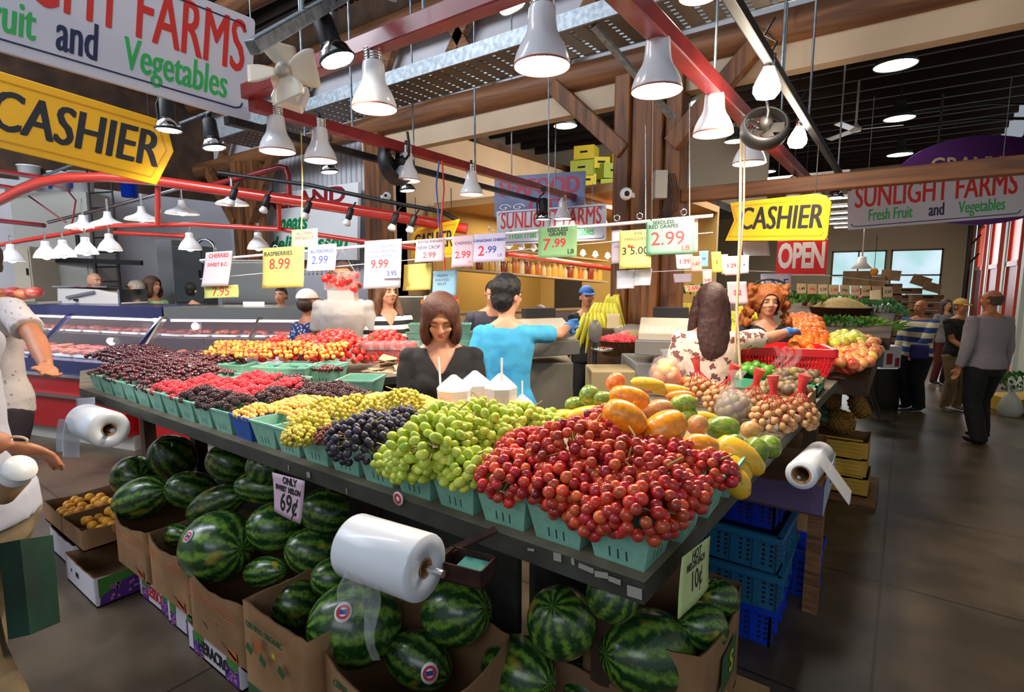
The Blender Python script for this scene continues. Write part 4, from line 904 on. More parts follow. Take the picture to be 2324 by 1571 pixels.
# ================================================================ under the counter: cardboard boxes and watermelons
def carton(label, x, y, z, sx, sy, h, rz=0, curve=.03, m=None, name='cardboard_box', marks=None, cat='box'):
    t = thing(name, label, cat, (x, y, z), rz); hx, hy = sx/2, sy/2; n = 10
    path = []
    for (ax, ay), (bx, by), (nx, ny) in (((-hx, -hy), (hx, -hy), (0, -1)), ((hx, -hy), (hx, hy), (1, 0)), ((hx, hy), (-hx, hy), (0, 1)), ((-hx, hy), (-hx, -hy), (-1, 0))):
        for k in range(n): path.append((ax+(bx-ax)*k/n, ay+(by-ay)*k/n, nx, ny, sin(pi*k/n)))
    N_ = len(path)
    def pt(q, v, off=0):
        x, y, nx, ny, e = q; c = curve*e*v; z_ = h*v-(.012*e if v == 1 else 0)+.003*sin(x*50+y*31)*v
        return Vector((x+nx*(c-off), y+ny*(c-off), z_))
    vs = []; rows = [(0, 0), (.5, 0), (1, 0), (1, .008), (.5, .008), (.05, .008)]
    for v, off in rows: vs += [pt(q, v, off) for q in path]
    fs = [(r*N_+i, r*N_+(i+1) % N_, (r+1)*N_+(i+1) % N_, (r+1)*N_+i) for r in range(5) for i in range(N_)]
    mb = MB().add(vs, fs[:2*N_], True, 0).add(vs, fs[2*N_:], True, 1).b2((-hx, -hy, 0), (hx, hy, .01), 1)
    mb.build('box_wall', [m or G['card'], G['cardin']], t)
    if marks: marks(t, sx, sy, h)
    return t
G['pgreen'] = mat('box_print_green', lin(52, 92, 52), .8); G['pbrown'] = mat('box_print_brown', lin(96, 66, 44), .8); G['porange'] = mat('box_print_orange', lin(178, 98, 56), .8); G['pyellow'] = mat('box_print_yellow', lin(206, 186, 50), .8)
def marks_plain(t, sx, sy, h):
    mb = MB(); y = -sy/2-.0015
    for k in range(4): mb.box((0, y-.024, h*.86-k*.016), (sx*.9, .001, .003), None, 1)
    mb.box((-sx*.2, y-.006, h*.3), (.05, .001, .02), Matrix.Rotation(.5, 3, 'Y'), 0); mb.box((sx*.05, y-.012, h*.5), (.02, .001, .025), None, 0)
    mb.box((sx*.15, y-.004, h*.18), (sx*.4, .001, .012), Matrix.Rotation(.3, 3, 'Y'), 0); mb.box((sx*.28, y-.004, h*.12), (.07, .001, .05), None, 1)
    mb.build('printed_marks', [G['pbrown'], G['porange']], t)
def marks_green(t, sx, sy, h):
    mb = MB(); y = -sy/2-.03
    mb.box((0, y+.026, h*.1), (sx*.96, .001, h*.2), None, 0)
    for k in range(3): mb.box((-sx*.33+k*sx*.25, y-.002 if k == 1 else y+.006, h*.62), (.045, .001, .035), Matrix.Rotation(.5, 3, 'Y'), 0)
    mb.box((-sx*.15, y-.001, h*.72), (.05, .001, .05), None, 1); mb.box((sx*.1, y-.004, h*.75), (.02, .001, .02), None, 2)
    mb.text('CERTIFIED ORGANIC', .034, Matrix.Translation((-sx*.05, y-.002, h*.88)), 0, .0008, .8)
    mb.build('printed_marks', [G['pgreen'], G['porange'], G['pyellow']], t)
def marks_side(t, sx, sy, h):
    mb = MB(); Mx = frame((sx/2+.03, 0, h*.6), (0, 1, 0), (0, 0, 1))
    mb.prism([(-.1, -.08), (.1, -.08), (.1, .08), (-.1, .08)], .001, Mx, 0); mb.text('S', .12, Mx @ Matrix.Translation((.02, -.004, 0)), 2, .002); mb.prism([(-.1, -.17), (.02, -.17), (-.02, -.1), (-.1, -.12)], .001, Mx @ Matrix.Translation((0, -.002, 0)), 2)
    mb.build('printed_marks', [G['pgreen'], G['porange'], G['pyellow']], t)
random.seed(41)
Z0 = .155
carton('curved brown carton with one long watermelon, leftmost of the melon row', -3.42, 1.27, Z0, .44, .42, .30, 0, .035, marks=marks_plain)
carton('brown carton with curved rim, second from the left in the melon row', -2.93, 1.28, Z0, .46, .44, .31, 0, .035, marks=marks_plain)
carton('brown carton under the biggest front watermelon, third from the left', -2.40, 1.27, Z0-.02, .5, .46, .31, 0, .03, marks=marks_plain)
carton('tall straight brown carton with green print, left of the plastic roll', -1.88, 1.30, .05, .46, .56, .45, 0, .0, marks=marks_green)
carton('wide brown carton with certified organic print below the plastic roll', -1.385, 1.31, .02, .49, .48, .42, 0, .04, marks=marks_green)
carton('brown carton cut off by the bottom edge, below the counter corner', -.85, 1.50, 0, .54, .46, .28, 0, .02)
carton('brown carton with a green and yellow emblem under the counter corner, right', -.72, 2.08, 0.02, .46, .58, .47, 0, .03, marks=marks_side)
tag(MB().b2((-1.0, 1.65, 0), (-.36, 2.42, .02)).build('wooden_pallet', mat('pallet_wood', lin(176, 138, 92), .7, col2=lin(150, 112, 70), scale=6), None), 'pale wooden pallet board below the corner carton', 'pallet')
# grape cartons on the floor in front
G['wcard'] = mat('white_card', lin(206, 200, 208), .7); G['pur'] = mat('print_purple', lin(88, 44, 134), .6); G['pink'] = mat('print_pink', lin(186, 120, 170), .6); G['pgr'] = mat('print_leaf', lin(64, 130, 52), .6); G['pred'] = mat('print_red', lin(196, 40, 52), .6); G['slotd'] = mat('dark_hole', lin(20, 18, 22), .9)
def grape_marks(word=None, full=True):
    def f(t, sx, sy, h):
        mb = MB(); y = -sy/2-.0012
        if full:
            M_ = frame((sx/2+.0012, 0, h/2), (0, 1, 0), (0, 0, 1))
            mb.prism([(-sy*.46, -h*.45), (sy*.47, -h*.45), (sy*.47, h*.42), (-sy*.1, h*.4), (-sy*.42, h*.1)], .001, M_ @ Matrix.Translation((0, .001, 0)), 1)
            mb.prism([(-sy*.46, -h*.2), (-sy*.1, h*.15), (sy*.1, h*.2), (sy*.4, h*.46), (-sy*.46, h*.46)], .001, M_, 2)
            for k in range(26): mb.box(M_ @ Vector((rnd(-.3, .44)*sy, 0, rnd(-.42, .15)*h)), (.002, .014, .014), None, 5)
            for zz in (.5,): mb.box((-sx*.1, y, h*.55), (.05, .001, .03), None, 3); mb.box((-sx*.3, y, h*.55), (.016, .001, .02), None, 3)
        else:
            mb.box((-sx*.3, y, h*.45), (sx*.2, .001, h*.8), None, 1); mb.box((-sx*.28, y-.001, h*.72), (sx*.2, .001, h*.35), None, 2)
            mb.box((sx*.34, y, h*.35), (sx*.25, .001, h*.6), None, 1); mb.box((sx*.36, y-.001, h*.74), (sx*.2, .001, h*.3), None, 2)
            for k in range(30): mb.box((rnd(-.38, -.2)*sx if k % 2 else rnd(.24, .44)*sx, y-.0015, rnd(.06, .55)*h), (.012, .001, .012), None, 5)
            if word: mb.text(word, h*.62, Matrix.Translation((0, y-.001, h*.48)), 4 if word[0] == 'L' else 3, .002, .75)
        mb.build('printed_marks', [G['wcard'], G['pur'], G['pgr'], G['slotd'], G['pred'], G['pink']], t)
    return f
carton('open white grape carton with purple grape print standing on the floor, left', -3.73, 1.06, 0, .50, .33, .17, 0, .0, G['wcard'], marks=grape_marks())
carton('white carton behind the grape print carton, under the apricot box', -4.27, 1.12, 0, .48, .34, .17, 0, .0, G['wcard'])
carton('floor carton with pink grape print, next to the open grape carton', -3.24, 1.24, 0, .40, .30, .15, 0, .0, G['wcard'], marks=grape_marks('LESSO', False))
carton('floor carton with purple grape print below the third melon carton', -2.89, 1.23, 0, .30, .3, .15, 0, .0, G['wcard'], marks=grape_marks(None, False))
carton('white floor carton with black lettering below the third melon carton', -2.48, 1.20, 0, .50, .3, .135, 0, .0, G['wcard'], marks=grape_marks('HERACRO', False))
# apricots
carton('brown two compartment carton of yellow apricots, leftmost box', -4.22, 1.15, .19, .76, .40, .13, 0, .0, G['card'], marks=lambda t, sx, sy, h: (MB().b2((-.01, -sy/2, 0), (0, sy/2, h*.9)).build('divider', G['cardin'], t)))
ha = Heap('apricot', ME['apricot'], 'yellow apricot in the leftmost brown carton', 'apricot', 'apricots in the leftmost carton')
Ma = Matrix.Translation((-4.22, 1.15, .19))
for x0, x1 in ((-.34, -.04), (.04, .34)):
    ha.fill(lambda u, v, x0=x0, x1=x1: Ma @ Vector((x0+(x1-x0)*u, -.16+.32*v, .1)), .064, 1)
ha.done()
# watermelons
def melon(px, py, rx, ry, ang, z, label, tiltv=.3, rr=None):
    p = uz(px, py, z); d = depth(p); a = rx*d/FPX; b = ry*d/FPX
    if a < b: a, b = b, a; ang += 90
    o = bpy.data.objects.new('watermelon', WM); C.objects.link(o); o.location = p
    al = R(ang); rt = Vector((_c, _s, 0)); up = Vector((0, 0, 1)); fw = Vector((-_s, _c, 0))
    ax = (rt*cos(al)+up*sin(al)-fw*tiltv).normalized(); q = ax.to_track_quat('Z', 'Y')
    o.rotation_euler = (q.to_matrix() @ Matrix.Rotation(rnd(0, 6), 3, 'Z')).to_euler(); k = math.sqrt(1+tiltv*tiltv)
    o.scale = (b, b, b+(a-b)*k); return tag(o, label, 'watermelon', 'watermelons under the counter')
mbw = MB().ell((0, 0, 0), 1, 40, 24)
for v in mbw.v: v *= 1+.012*noise.noise(v*2)
WM = mbw.mesh('watermelon', G['melon']); G['sticker'] = mat('fruit_sticker', lin(236, 228, 232), .4)
ML = [(304, 1080, 50, 46, 10, .50, 'round striped watermelon at the far left end, above the apricots', .9), (392, 1038, 48, 54, 20, .62, 'dark watermelon highest at the left end of the pile', .6), (322, 1130, 74, 46, 22, .50, 'long watermelon lying in the leftmost curved carton', .2),
      (436, 1115, 44, 56, 65, .55, 'light green watermelon standing on end, second carton', .3), (492, 1145, 78, 40, 24, .55, 'long watermelon lying above the biggest front one', .1), (400, 1215, 44, 26, 10, .40, 'watermelon deep inside the second curved carton', .4),
      (494, 1240, 84, 78, 10, .50, 'big round watermelon with pale yellow blotches in the third carton', .5), (602, 1298, 58, 34, 15, .42, 'flat lying watermelon in the third carton, behind the rim', .3), (623, 1197, 55, 60, 80, .58, 'oval watermelon left of the pink price note', .4),
      (600, 1105, 38, 62, 80, .72, 'dark shaded watermelon directly under the counter edge', .3), (710, 1252, 52, 62, 60, .52, 'watermelon with a yellowish top right of the pink price note', .5), (740, 1160, 52, 56, 70, .70, 'very dark watermelon behind the pink price note', .3),
      (755, 1312, 44, 48, 70, .50, 'watermelon half hidden behind the plastic roll film', .4), (667, 1372, 56, 58, 60, .36, 'watermelon with a bright yellow stripe in the straight carton', .5), (806, 1416, 92, 104, 80, .42, 'largest watermelon with a pink oval sticker below the plastic roll', .4),
      (1036, 1388, 84, 74, 25, .46, 'watermelon with a yellow belly right of the plastic roll', .5), (950, 1500, 80, 60, -15, .30, 'watermelon with a pink sticker low in the certified carton', .4), (1274, 1412, 78, 82, 20, .50, 'shaded watermelon with a yellow patch under the counter middle', .6),
      (1176, 1524, 90, 76, 15, .26, 'dark striped watermelon cut by the bottom edge', .9), (1470, 1482, 94, 116, 75, .38, 'large bright striped watermelon under the counter corner', .4), (1592, 1420, 54, 62, 75, .46, 'striped watermelon behind the green price note', .3),
      (1632, 1356, 42, 50, 70, .52, 'watermelon farthest right in the corner carton', .4), (1335, 1560, 70, 44, 0, .16, 'watermelon barely showing at the bottom edge', .6), (1390, 1350, 60, 60, 60, .72, 'dark watermelon deep under the counter corner', .4), (520, 1050, 44, 50, 60, .78, 'dark watermelon in the shade under the left part of the counter', .3), (600, 1060, 40, 40, 60, .85, 'dim watermelon far back under the blackberry baskets', .3)]
for i, a in enumerate(ML):
    o = melon(*a)
    if i in (6, 14, 16):
        sx_, sy_ = {6: (428, 1218), 14: (779, 1390), 16: (975, 1528)}[i]
        inv = o.matrix_basis.inverted(); r_ = (inv.to_3x3() @ ray(sx_, sy_)); o_ = inv @ O0
        A, B_, C_ = r_.dot(r_), 2*r_.dot(o_), o_.dot(o_)-1; t_ = (-B_-math.sqrt(max(0, B_*B_-4*A*C_)))/(2*A); hit = O0+ray(sx_, sy_)*t_
        n_ = (o.matrix_basis.to_3x3().inverted().transposed() @ (inv @ hit)).normalized()
        Ms = between((0, 0, 0), n_).to_4x4(); Ms.translation = hit+n_*.0025; mb = MB()
        w = .033 if i != 6 else .026
        mb.lathe([(0, .0015), (w, .0005), (w, -.003)], 20, Ms @ Matrix.Diagonal((1, 1.15, 1, 1)), 0)
        mb.lathe([(w*.5, .002), (w*.8, .0014)], 20, Ms, 1); mb.box(Ms @ Vector((0, 0, .002)), (w*.9, w*.5, .001), Ms.to_3x3(), 2)
        s_ = mb.build('sticker', [G['sticker'], G['inkred'], G['inkblue']], o); s_.matrix_parent_inverse = inv; s_['label'] = 'white and pink oval sticker'
# plastic bag rolls
G['roll'] = mat('plastic_roll', lin(226, 230, 236), .25, coat=.3)
def bag_roll(label, a, b, r, tail, core=.3, colr=None):
    a, b = Vector(a), Vector(b); t = thing('plastic_bag_roll', label, 'bag roll', a); Mr = between(a, b).to_4x4(); Lh = (b-a).length
    MB().lathe([(r*core, 0), (r*.97, 0), (r, .006), (r, Lh-.006), (r*.97, Lh), (r*core, Lh), (r*core, 0)], 36, Mr).build('roll', G['roll'], t)
    MB().lathe([(r*core*.98, -.001), (r*core*.82, -.001), (r*core*.82, Lh+.001), (r*core*.98, Lh+.001)], 24, Mr).build('cardboard_core', G['card'], t)
    MB().tube([Mr @ Vector((0, 0, -.05)), Mr @ Vector((0, 0, Lh+.05))], r*.12, 10).build('spindle', G['chrome'], t)
    tail(t, a); return t
def tail_big(t, a):
    d = Vector((1, 0, 0))
    def f(u, v): return Vector((.05+.13*u+.03*v, -.078-.02*sin(u*9)*v-.02*v+.01*sin(v*7), -.01-(.05+.10*u)*v+.006*sin(u*20)))
    MB().sheet(f, 20, 16).build('bag_film', G['film'], t)
bag_roll('large white plastic bag roll hanging below the counter in the foreground', at(803, 1236, 1.33), at(966, 1290, 1.22), .076, tail_big, .3)
def tail_l(t, a):
    def f(u, v): return Vector((-.02-.1*v-.03*sin(v*3), -.11+.02*sin(u*8), .03-.2*v))+Vector((.12*u, .05*u, -.03*u))
    MB().sheet(f, 14, 12).build('bag_film', mat('bag_film_white', lin(210, 214, 224), .2, alpha=.75), t)
bag_roll('white plastic bag roll at the left end of the counter with a loose bag', at(195, 955, 2.95), at(248, 975, 2.7), .092, tail_l, .36)
def tail_r(t, a):
    def f(u, v): return Vector((.06+.1*v, .12*u, .05-.13*v+.02*sin(u*9)))
    MB().sheet(f, 12, 12).build('bag_film', mat('bag_film_grey', lin(220, 214, 210), .2, alpha=.7), t)
bag_roll('white plastic bag roll on the right side of the counter above the blue crates', at(1818, 1078, 2.05), at(1862, 1030, 2.45), .056, tail_r, .62)
t = thing('metal_tray', 'rusty little metal tray holding a green box beside the large plastic roll', 'tray', at(1060, 1290, 1.3), .2); G['rust'] = mat('rusty_metal', lin(74, 40, 28), .7, .3, col2=lin(44, 26, 22), scale=20)
mb = MB()
for a, b in (((-.06, -.04), (.06, -.036)), ((-.06, .036), (.06, .04)), ((-.06, -.04), (-.056, .04)), ((.056, -.04), (.06, .04))): mb.b2((*a, -.02), (*b, .025))
mb.b2((-.06, -.04, -.02), (.06, .04, -.016)).beam((-.1, 0, -.0), (.02, .12, .05), .03, .006); mb.build('tray_body', G['rust'], t)
MB().b2((-.02, -.03, -.015), (.045, .03, .012)).build('green_box', mat('teal_box', lin(60, 140, 130), .5), t)
# price notes clipped to the counter edge
def note(label, pts, colr, lines, name='price_note', curl=.02, group=None, mats=None):
    """pts: top left, top right, bottom right, bottom left world points; lines: (text, size, u, v, ink, bold)"""
    tl, tr, br_, bl_ = [Vector(p) for p in pts]
    nrm = (tr-tl).cross(tl-bl_).normalized()*-1
    if nrm.dot(O0-tl) < 0: nrm = -nrm
    def f(u, v): return tl.lerp(tr, u).lerp(bl_.lerp(br_, u), v)+nrm*curl*(v*v+.5*sin(u*3)*v)
    mb = MB().sheet(f, 8, 8, 0); W = (tr-tl).length
    M = frame(tl, tr-tl, tl-bl_)
    for tx, sz, u, v, ink, bo in lines:
        vs, fs = text_geo(tx, sz*W, bo, 1, 0, 'CENTER', 0, 1)
        H__ = (bl_-tl).length
        mb.add([f(u+p.x/W, v-p.z/H__)+nrm*.0012 for p in vs], fs, False, ink)
    o = mb.build(name, [mats or PC(colr), G['ink'], G['inkred'], G['inkblue']]); sd_ = o.modifiers.new('s', 'SOLIDIFY'); sd_.thickness = .0006
    return tag(o, label, 'price note', group)
_pc = {}
def PC(c):
    if c not in _pc: _pc[c] = mat('note_paper', lin(*[v*.93 for v in c]), .7)
    return _pc[c]
note('pink price note reading 69 cents clipped under the counter edge', [uy(618, 1072, 1.06), uy(692, 1092, 1.06), uy(688, 1187, 1.06), uy(628, 1158, 1.06)], (222, 190, 208), [('ONLY', .16, .55, .13, 1, .002), ('SWEET  MELON', .115, .5, .34, 1, .002), ('69¢', .42, .55, .68, 1, .002)], curl=.01)
note('pale green price note hanging at the right side of the counter corner', [ux(1548, 1265, -.365), ux(1612, 1216, -.365), ux(1600, 1330, -.365), ux(1530, 1403, -.365)], (206, 224, 150), [('HOT', .15, .5, .14, 1, .001), ('MELON EACH', .1, .5, .3, 1, .001), ('10¢', .28, .52, .6, 1, .001)], curl=.008)
note('small grey note taped behind the left plastic bag roll', [uy(172, 905, 1.05), uy(215, 902, 1.05), uy(222, 930, 1.05), uy(180, 932, 1.05)], (196, 196, 206), [])
mb = MB(); p = uy(903, 1132, 1.075); Mx = frame(p, (1, 0, 0), (0, 0, 1)) @ Matrix.Rotation(R(90), 4, 'X'); mb.lathe([(0, .001), (.022, 0), (.022, -.002)], 20, Mx, 0); mb.lathe([(.008, .0015), (.016, .0012)], 20, Mx, 1)
tag(mb.build('fruit_sticker', [G['sticker'], G['inkred']]), 'round white and pink sticker stuck on the counter edge board', 'sticker')

# blue crates beside the counter
def plastic_crate(label, x, y, z, sx, sy, h, rz, m, s=1):
    t = thing('plastic_crate', label, 'crate', (x, y, z), rz); mb = MB(); hx, hy = sx/2, sy/2
    for a, b in (((-hx, -hy), (hx, -hy+.012)), ((-hx, hy-.012), (hx, hy)), ((-hx, -hy), (-hx+.012, hy)), ((hx-.012, -hy), (hx, hy))): mb.b2((a[0]*.94, a[1]*.94, 0), (b[0]*.94, b[1]*.94, h-.02))
    mb.b2((-hx*.93, -hy*.93, 0), (hx*.93, hy*.93, .01)); mb.build('crate_wall', m, t)
    mb = MB()
    for s_ in (-1, 1): mb.b2((-hx-.005, s_*hy-.013, h-.03), (hx+.005, s_*hy+.013, h)); mb.b2((s_*hx-.013, -hy-.005, h-.03), (s_*hx+.013, hy+.005, h))
    mb.build('rim', m, t)
    mb = MB()
    for k in range(-5, 6):
        if k % 3 == 0:
            mb.b2((hx*.94-.002, k*hy/6-.012, .01), (hx*.94+.012, k*hy/6+.012, h-.03), 1); mb.b2((k*hx/6-.012, -hy*.94-.012, .01), (k*hx/6+.012, -hy*.94+.002, h-.03), 1); continue
        for j in range(5):
            z_ = .03+j*(h-.07)/5
            mb.b2((hx*.94-.001, k*hy/6-.008, z_), (hx*.94+.0015, k*hy/6+.006, z_+.012), 0); mb.b2((k*hx/6-.008, -hy*.94-.0015, z_), (k*hx/6+.006, -hy*.94+.001, z_+.012), 0)
    mb.build('wall_holes', [G['slotd'], m], t); return t
plastic_crate('bright blue plastic crate on the floor, bottom of the crate stack', -.60, 2.98, 0, .38, .52, .205, 0, G['blue'])
plastic_crate('teal plastic crate second from the bottom of the crate stack', -.60, 2.96, .21, .42, .56, .19, .02, G['teal'])
plastic_crate('teal plastic crate third from the bottom of the crate stack', -.60, 2.96, .405, .42, .56, .19, -.02, G['teal'])
plastic_crate('deep blue plastic crate topmost of the crate stack', -.62, 2.98, .60, .40, .52, .18, 0, mat('deep_blue_plastic', lin(8, 40, 160), .35))
plastic_crate('small bright blue crate on the floor behind the wooden counter leg', -.40, 3.42, 0, .22, .26, .28, 0, G['blue'])
tag(MB().b2((-.34, 3.16, 0), (-.27, 3.24, .84)).build('wooden_stake', G['wood']), 'bare wooden upright beside the blue crates', 'post')
t = carton('purple and white fruit carton resting on the blue crates', -.46, 2.84, .785, .46, .56, .14, .02, 0, mat('violet_card', lin(96, 78, 118), .7))
MB().b2((.231, -.275, .005), (.233, .275, .135)).b2((.234, .02, .06), (.235, .1, .09), 1).build('printed_marks', [mat('print_bluewhite', lin(170, 180, 206), .6), G['slotd']], t)
# pineapples and their cartons
G['dolec'] = mat('yellow_box_print', lin(186, 146, 56), .75)
def pine_box(label, x, y, z, sx=.52, sy=.42, h=.145):
    def mk(t, sx, sy, h):
        mb = MB()
        for k in range(5): mb.box((.06, -sy/2-.0012, .03+k*.032), (sx*.62, .001, .012), None, 0)
        mb.text('Dole', .05, Matrix.Translation((-sx*.38, -sy/2-.002, h*.78)), 1, .001); mb.box((-.02, -sy/2-.002, .03), (.06, .001, .02), None, 2)
        mb.build('printed_marks', [mat('box_yellow', lin(206, 168, 44), .7), G['pred'], G['slotd']], t)
    return carton(label, x, y, z, sx, sy, h, 0, 0, G['dolec'], marks=mk)
pine_box('yellow striped pineapple carton, top of the stack by the aisle', -.42, 5.32, .34); pine_box('yellow striped pineapple carton, middle of the stack', -.42, 5.32, .19); pine_box('reddish pineapple carton, bottom of the stack by the aisle', -.40, 5.30, .04)
tag(MB().b2((-.75, 5.0, 0), (-.08, 5.7, .035)).build('wooden_pallet', G['wood']), 'low pallet under the pineapple cartons', 'pallet')
def pineapple(label, p, rot, s=1):
    t = thing('pineapple', label, 'pineapple', p); t.rotation_euler = rot; t.scale = (s, s, s); mb = MB()
    mb.lathe([(0, -.1), (.045, -.095), (.068, -.05), (.072, 0), (.064, .06), (.04, .1), (0, .105)], 18)
    for i in range(90):
        z = -.09+.18*(i+.5)/90; th = i*2.39996; r = .07*math.sqrt(max(.1, 1-(z/.13)**2)); mb.ell((r*cos(th), r*sin(th), z), .0095, 6, 4)
    mb.build('body', G['pineapple'], t); mb = MB()
    for i in range(34):
        a = i*2.4; l = .2-.0028*i; r0 = .028-.0006*i; sp = .09*(1-i/40); b0 = Vector((r0*cos(a), r0*sin(a), .09+i*.001)); b1 = b0+Vector((sp*cos(a)*.6, sp*sin(a)*.6, l*.6)); b2 = b0+Vector((sp*cos(a)*1.5, sp*sin(a)*1.5, l)); w = Vector((-sin(a), cos(a), 0))*.009
        mb.add([b0-w, b0+w, b1+w, b1-w, b2], [(0, 1, 2, 3), (3, 2, 4)])
    mb.build('crown', G['pl'], t)
for l, p, r in (('pineapple lying in the top carton with its crown to the left, front one', (-.36, 5.22, .59), (0, -1.4, .1)), ('pineapple lying in the top carton behind the front one', (-.38, 5.40, .60), (0, -1.35, -.1)), ('pineapple standing at the right end of the top carton', (-.26, 5.45, .71), (0, -.5, .3)),
                ('pineapple leaning at the back of the top carton', (-.5, 5.5, .71), (.3, -.9, 0)), ('pineapple tucked behind the others near the counter leg', (-.6, 5.42, .65), (.2, -1.2, .3))): pineapple(l, p, r)
carton('brown open carton on the floor in front of the pineapple boxes', -.62, 4.6, 0.25, .42, .44, .32, .1, .02); carton('second brown open carton on the floor beside the counter', -.6, 4.15, .1, .40, .42, .32, -.05, .02)
# ================================================================ signs
def panel_frame(l, r, h):                               # l, r: (px, y top, y bottom) of the two upright edges of a panel h tall
    tl, bl = edge(*l, h); tr, br_ = edge(*r, h); a, b = bl, br_
    return frame(a, b-a, tl-bl), (b-a).length
def rrect(x0, z0, x1, z1, c):
    return [(x0+c, z0), (x1-c, z0), (x1-c*.3, z0+c*.3), (x1, z0+c), (x1, z1-c), (x1-c*.3, z1-c*.3), (x1-c, z1), (x0+c, z1), (x0+c*.3, z1-c*.3), (x0, z1-c), (x0, z0+c), (x0+c*.3, z0+c*.3)]
def outline_strip(mb, poly, w, y, m):
    n = len(poly)
    for i in range(n):
        a, b = Vector((poly[i][0], y, poly[i][1])), Vector((poly[(i+1) % n][0], y, poly[(i+1) % n][1]))
        if (b-a).length > 1e-4: mb.beam(a, b, .002, w, m)
def hooks(t, M_, W, h, top, m='steel', xs=(.12, .88)):
    mb = MB(); inv = M_.inverted()
    for k in xs: mb.tube([(W*k, .008, h-.01), inv @ ((M_ @ Vector((W*k, .008, h)))+Vector((0, 0, top)))], .004, 6)
    mb.build('hanging_wire', G[m], t)
def farm_sign(label, l, r, h, x0=0, x1=1, top=.8):
    M_, W = panel_frame(l, r, h); t = thing('hanging_sign', label, 'sign'); t.matrix_basis = M_
    MB().prism(rrect(0, 0, W, h, .02*h), .02).build('board', G['signw'], t)
    mb = MB(); outline_strip(mb, [(.04*h+p[0]*1, p[1]) for p in rrect(.02*h, .06*h, W-.1*h, .94*h, .07*h)], .018*h, -.001, 0); mb.build('border_line', G['signnavy'], t)
    MB().text('SUNLIGHT FARMS', h*.60, Matrix.Translation((W*.5, -.001, h*.67)) @ Matrix.Diagonal((W/(h*5.2), 1, 1.12, 1)), 0, -h*.014, 1, .08, ext=.0008).build('red_lettering', G['signred'], t)
    s = W/(h*5.6); z = h*.27
    Mx = lambda x: Matrix.Translation((W*x, -.001, z)) @ Matrix.Diagonal((s*.92, 1, 1, 1))
    MB().text('Fresh Fruit', h*.36, Mx(.25), 0, -h*.009, 1, .1, ext=.0008).text('Vegetables', h*.36, Mx(.77), 0, -h*.009, 1, .1, ext=.0008).build('green_lettering', G['signgreen'], t)
    MB().text('and', h*.38, Mx(.52), 0, -h*.012, 1, .05, ext=.0008).build('navy_lettering', G['signnavy'], t)
    hooks(t, M_, W, h, top); return t
# the big sign runs past the left edge of the picture
tl, bl = edge(568, 38, 275, .62); tl0, bl0 = edge(0, -190, 115, .62); bl2 = bl0+(bl0-bl)*.42
Mb = frame(bl2, bl-bl2, (0, 0, 1)); Wb = (bl-bl2).length; t = thing('hanging_sign', 'big hanging farm sign cut off by the top left corner of the picture', 'sign'); t.matrix_basis = Mb; h = .62
MB().prism(rrect(0, 0, Wb, h, .02), .03).build('board', G['signw'], t)
mb = MB(); outline_strip(mb, rrect(.05, .055, Wb-.05, h-.055, .04), .009, -.001, 0); mb.build('border_line', G['signnavy'], t)
MB().text('SUNLIGHT FARMS', h*.62, Matrix.Translation((Wb*.5, -.001, h*.66)) @ Matrix.Diagonal((Wb/(h*5.3), 1, 1.15, 1)), 0, -h*.014, 1, .03, ext=.0008).build('red_lettering', G['signred'], t)
mb = MB()
for s_, x in (('Fresh Fruit', .21), ('Vegetables', .755)): mb.text(s_, h*.36, Matrix.Translation((Wb*x, -.001, h*.27)) @ Matrix.Diagonal((Wb/(h*4.9), 1, 1.1, 1)), 0, -h*.01, 1, .04, ext=.0008)
mb.build('green_lettering', G['signgreen'], t)
MB().text('and', h*.40, Matrix.Translation((Wb*.475, -.001, h*.27)) @ Matrix.Diagonal((Wb/(h*5.4), 1, 1.1, 1)), 0, -h*.012, 1, .02, ext=.0008).build('navy_lettering', G['signnavy'], t)
hooks(t, Mb, Wb, h, .6, xs=(.3, .985))
farm_sign('white hanging farm sign at the right edge of the picture over the aisle', (1925, 418, 522), (2324, 378, 490), .5, top=.9)
farm_sign('white farm sign in the middle behind the price tags, above the deli shelf', (1128, 480, 556), (1375, 462, 545), .42, top=.25)
# leafy bits on the right sign
p = at(2310, 425, 6.7); mb = MB()
for i in range(14): a = rnd(0, 6); mb.tube([p, p+Vector((cos(a)*.06, 0, sin(a)*.04)), p+Vector((cos(a)*.13, -.02, sin(a)*.08))], [.006, .005, .001], 4)
tag(mb.build('plant_sprig', G['leaf']), 'green plant sprig poking over the right farm sign', 'plant')
def cashier(label, M_, W, h, poly, txt_x=.5, ts=.55, top=.5, name='cashier_sign', rev=False):
    t = thing(name, label, 'sign'); t.matrix_basis = M_
    MB().prism([(x*W, z*h) for x, z in poly], .015).build('board', G['yellow'], t, .004)
    mb = MB(); outline_strip(mb, [(W*(.5+(x-.5)*.92), h*(.5+(z-.5)*.78)) for x, z in poly], .006*h/.3, -.001, 0); mb.build('border_line', mat('dull_yellow', lin(214, 150, 10), .5), t)
    MB().text('CASHIER', h*ts, Matrix.Translation((W*txt_x, -.001, h*.5)) @ Matrix.Diagonal((W*.8/(h*ts*3.9), 1, 1.25, 1)), 0, -h*.02, 1, .05, ext=.0008).build('black_lettering', G['ink'], t)
    hooks(t, M_, W, h, top, 'black', xs=(.1, .85)); return t
tl, bl = edge(350, 284, 419, .36); tl0, bl0 = edge(0, 152, 340, .44); bl0 = bl0+(bl0-bl)*.25; 
Mb = frame(bl0, bl-bl0, (0, 0, 1)); Wb = (bl-bl0).length
cashier('yellow arrow shaped cashier sign at the left pointing right, under the big farm sign', Mb, Wb*1.09, .40, [(0, .03), (.93, 0), (1.0, .58), (.94, 1.0), (0, 1.05)], .52, .62, .2)
M_, W = panel_frame((1645, 455, 547), (1877, 441, 546), .32)
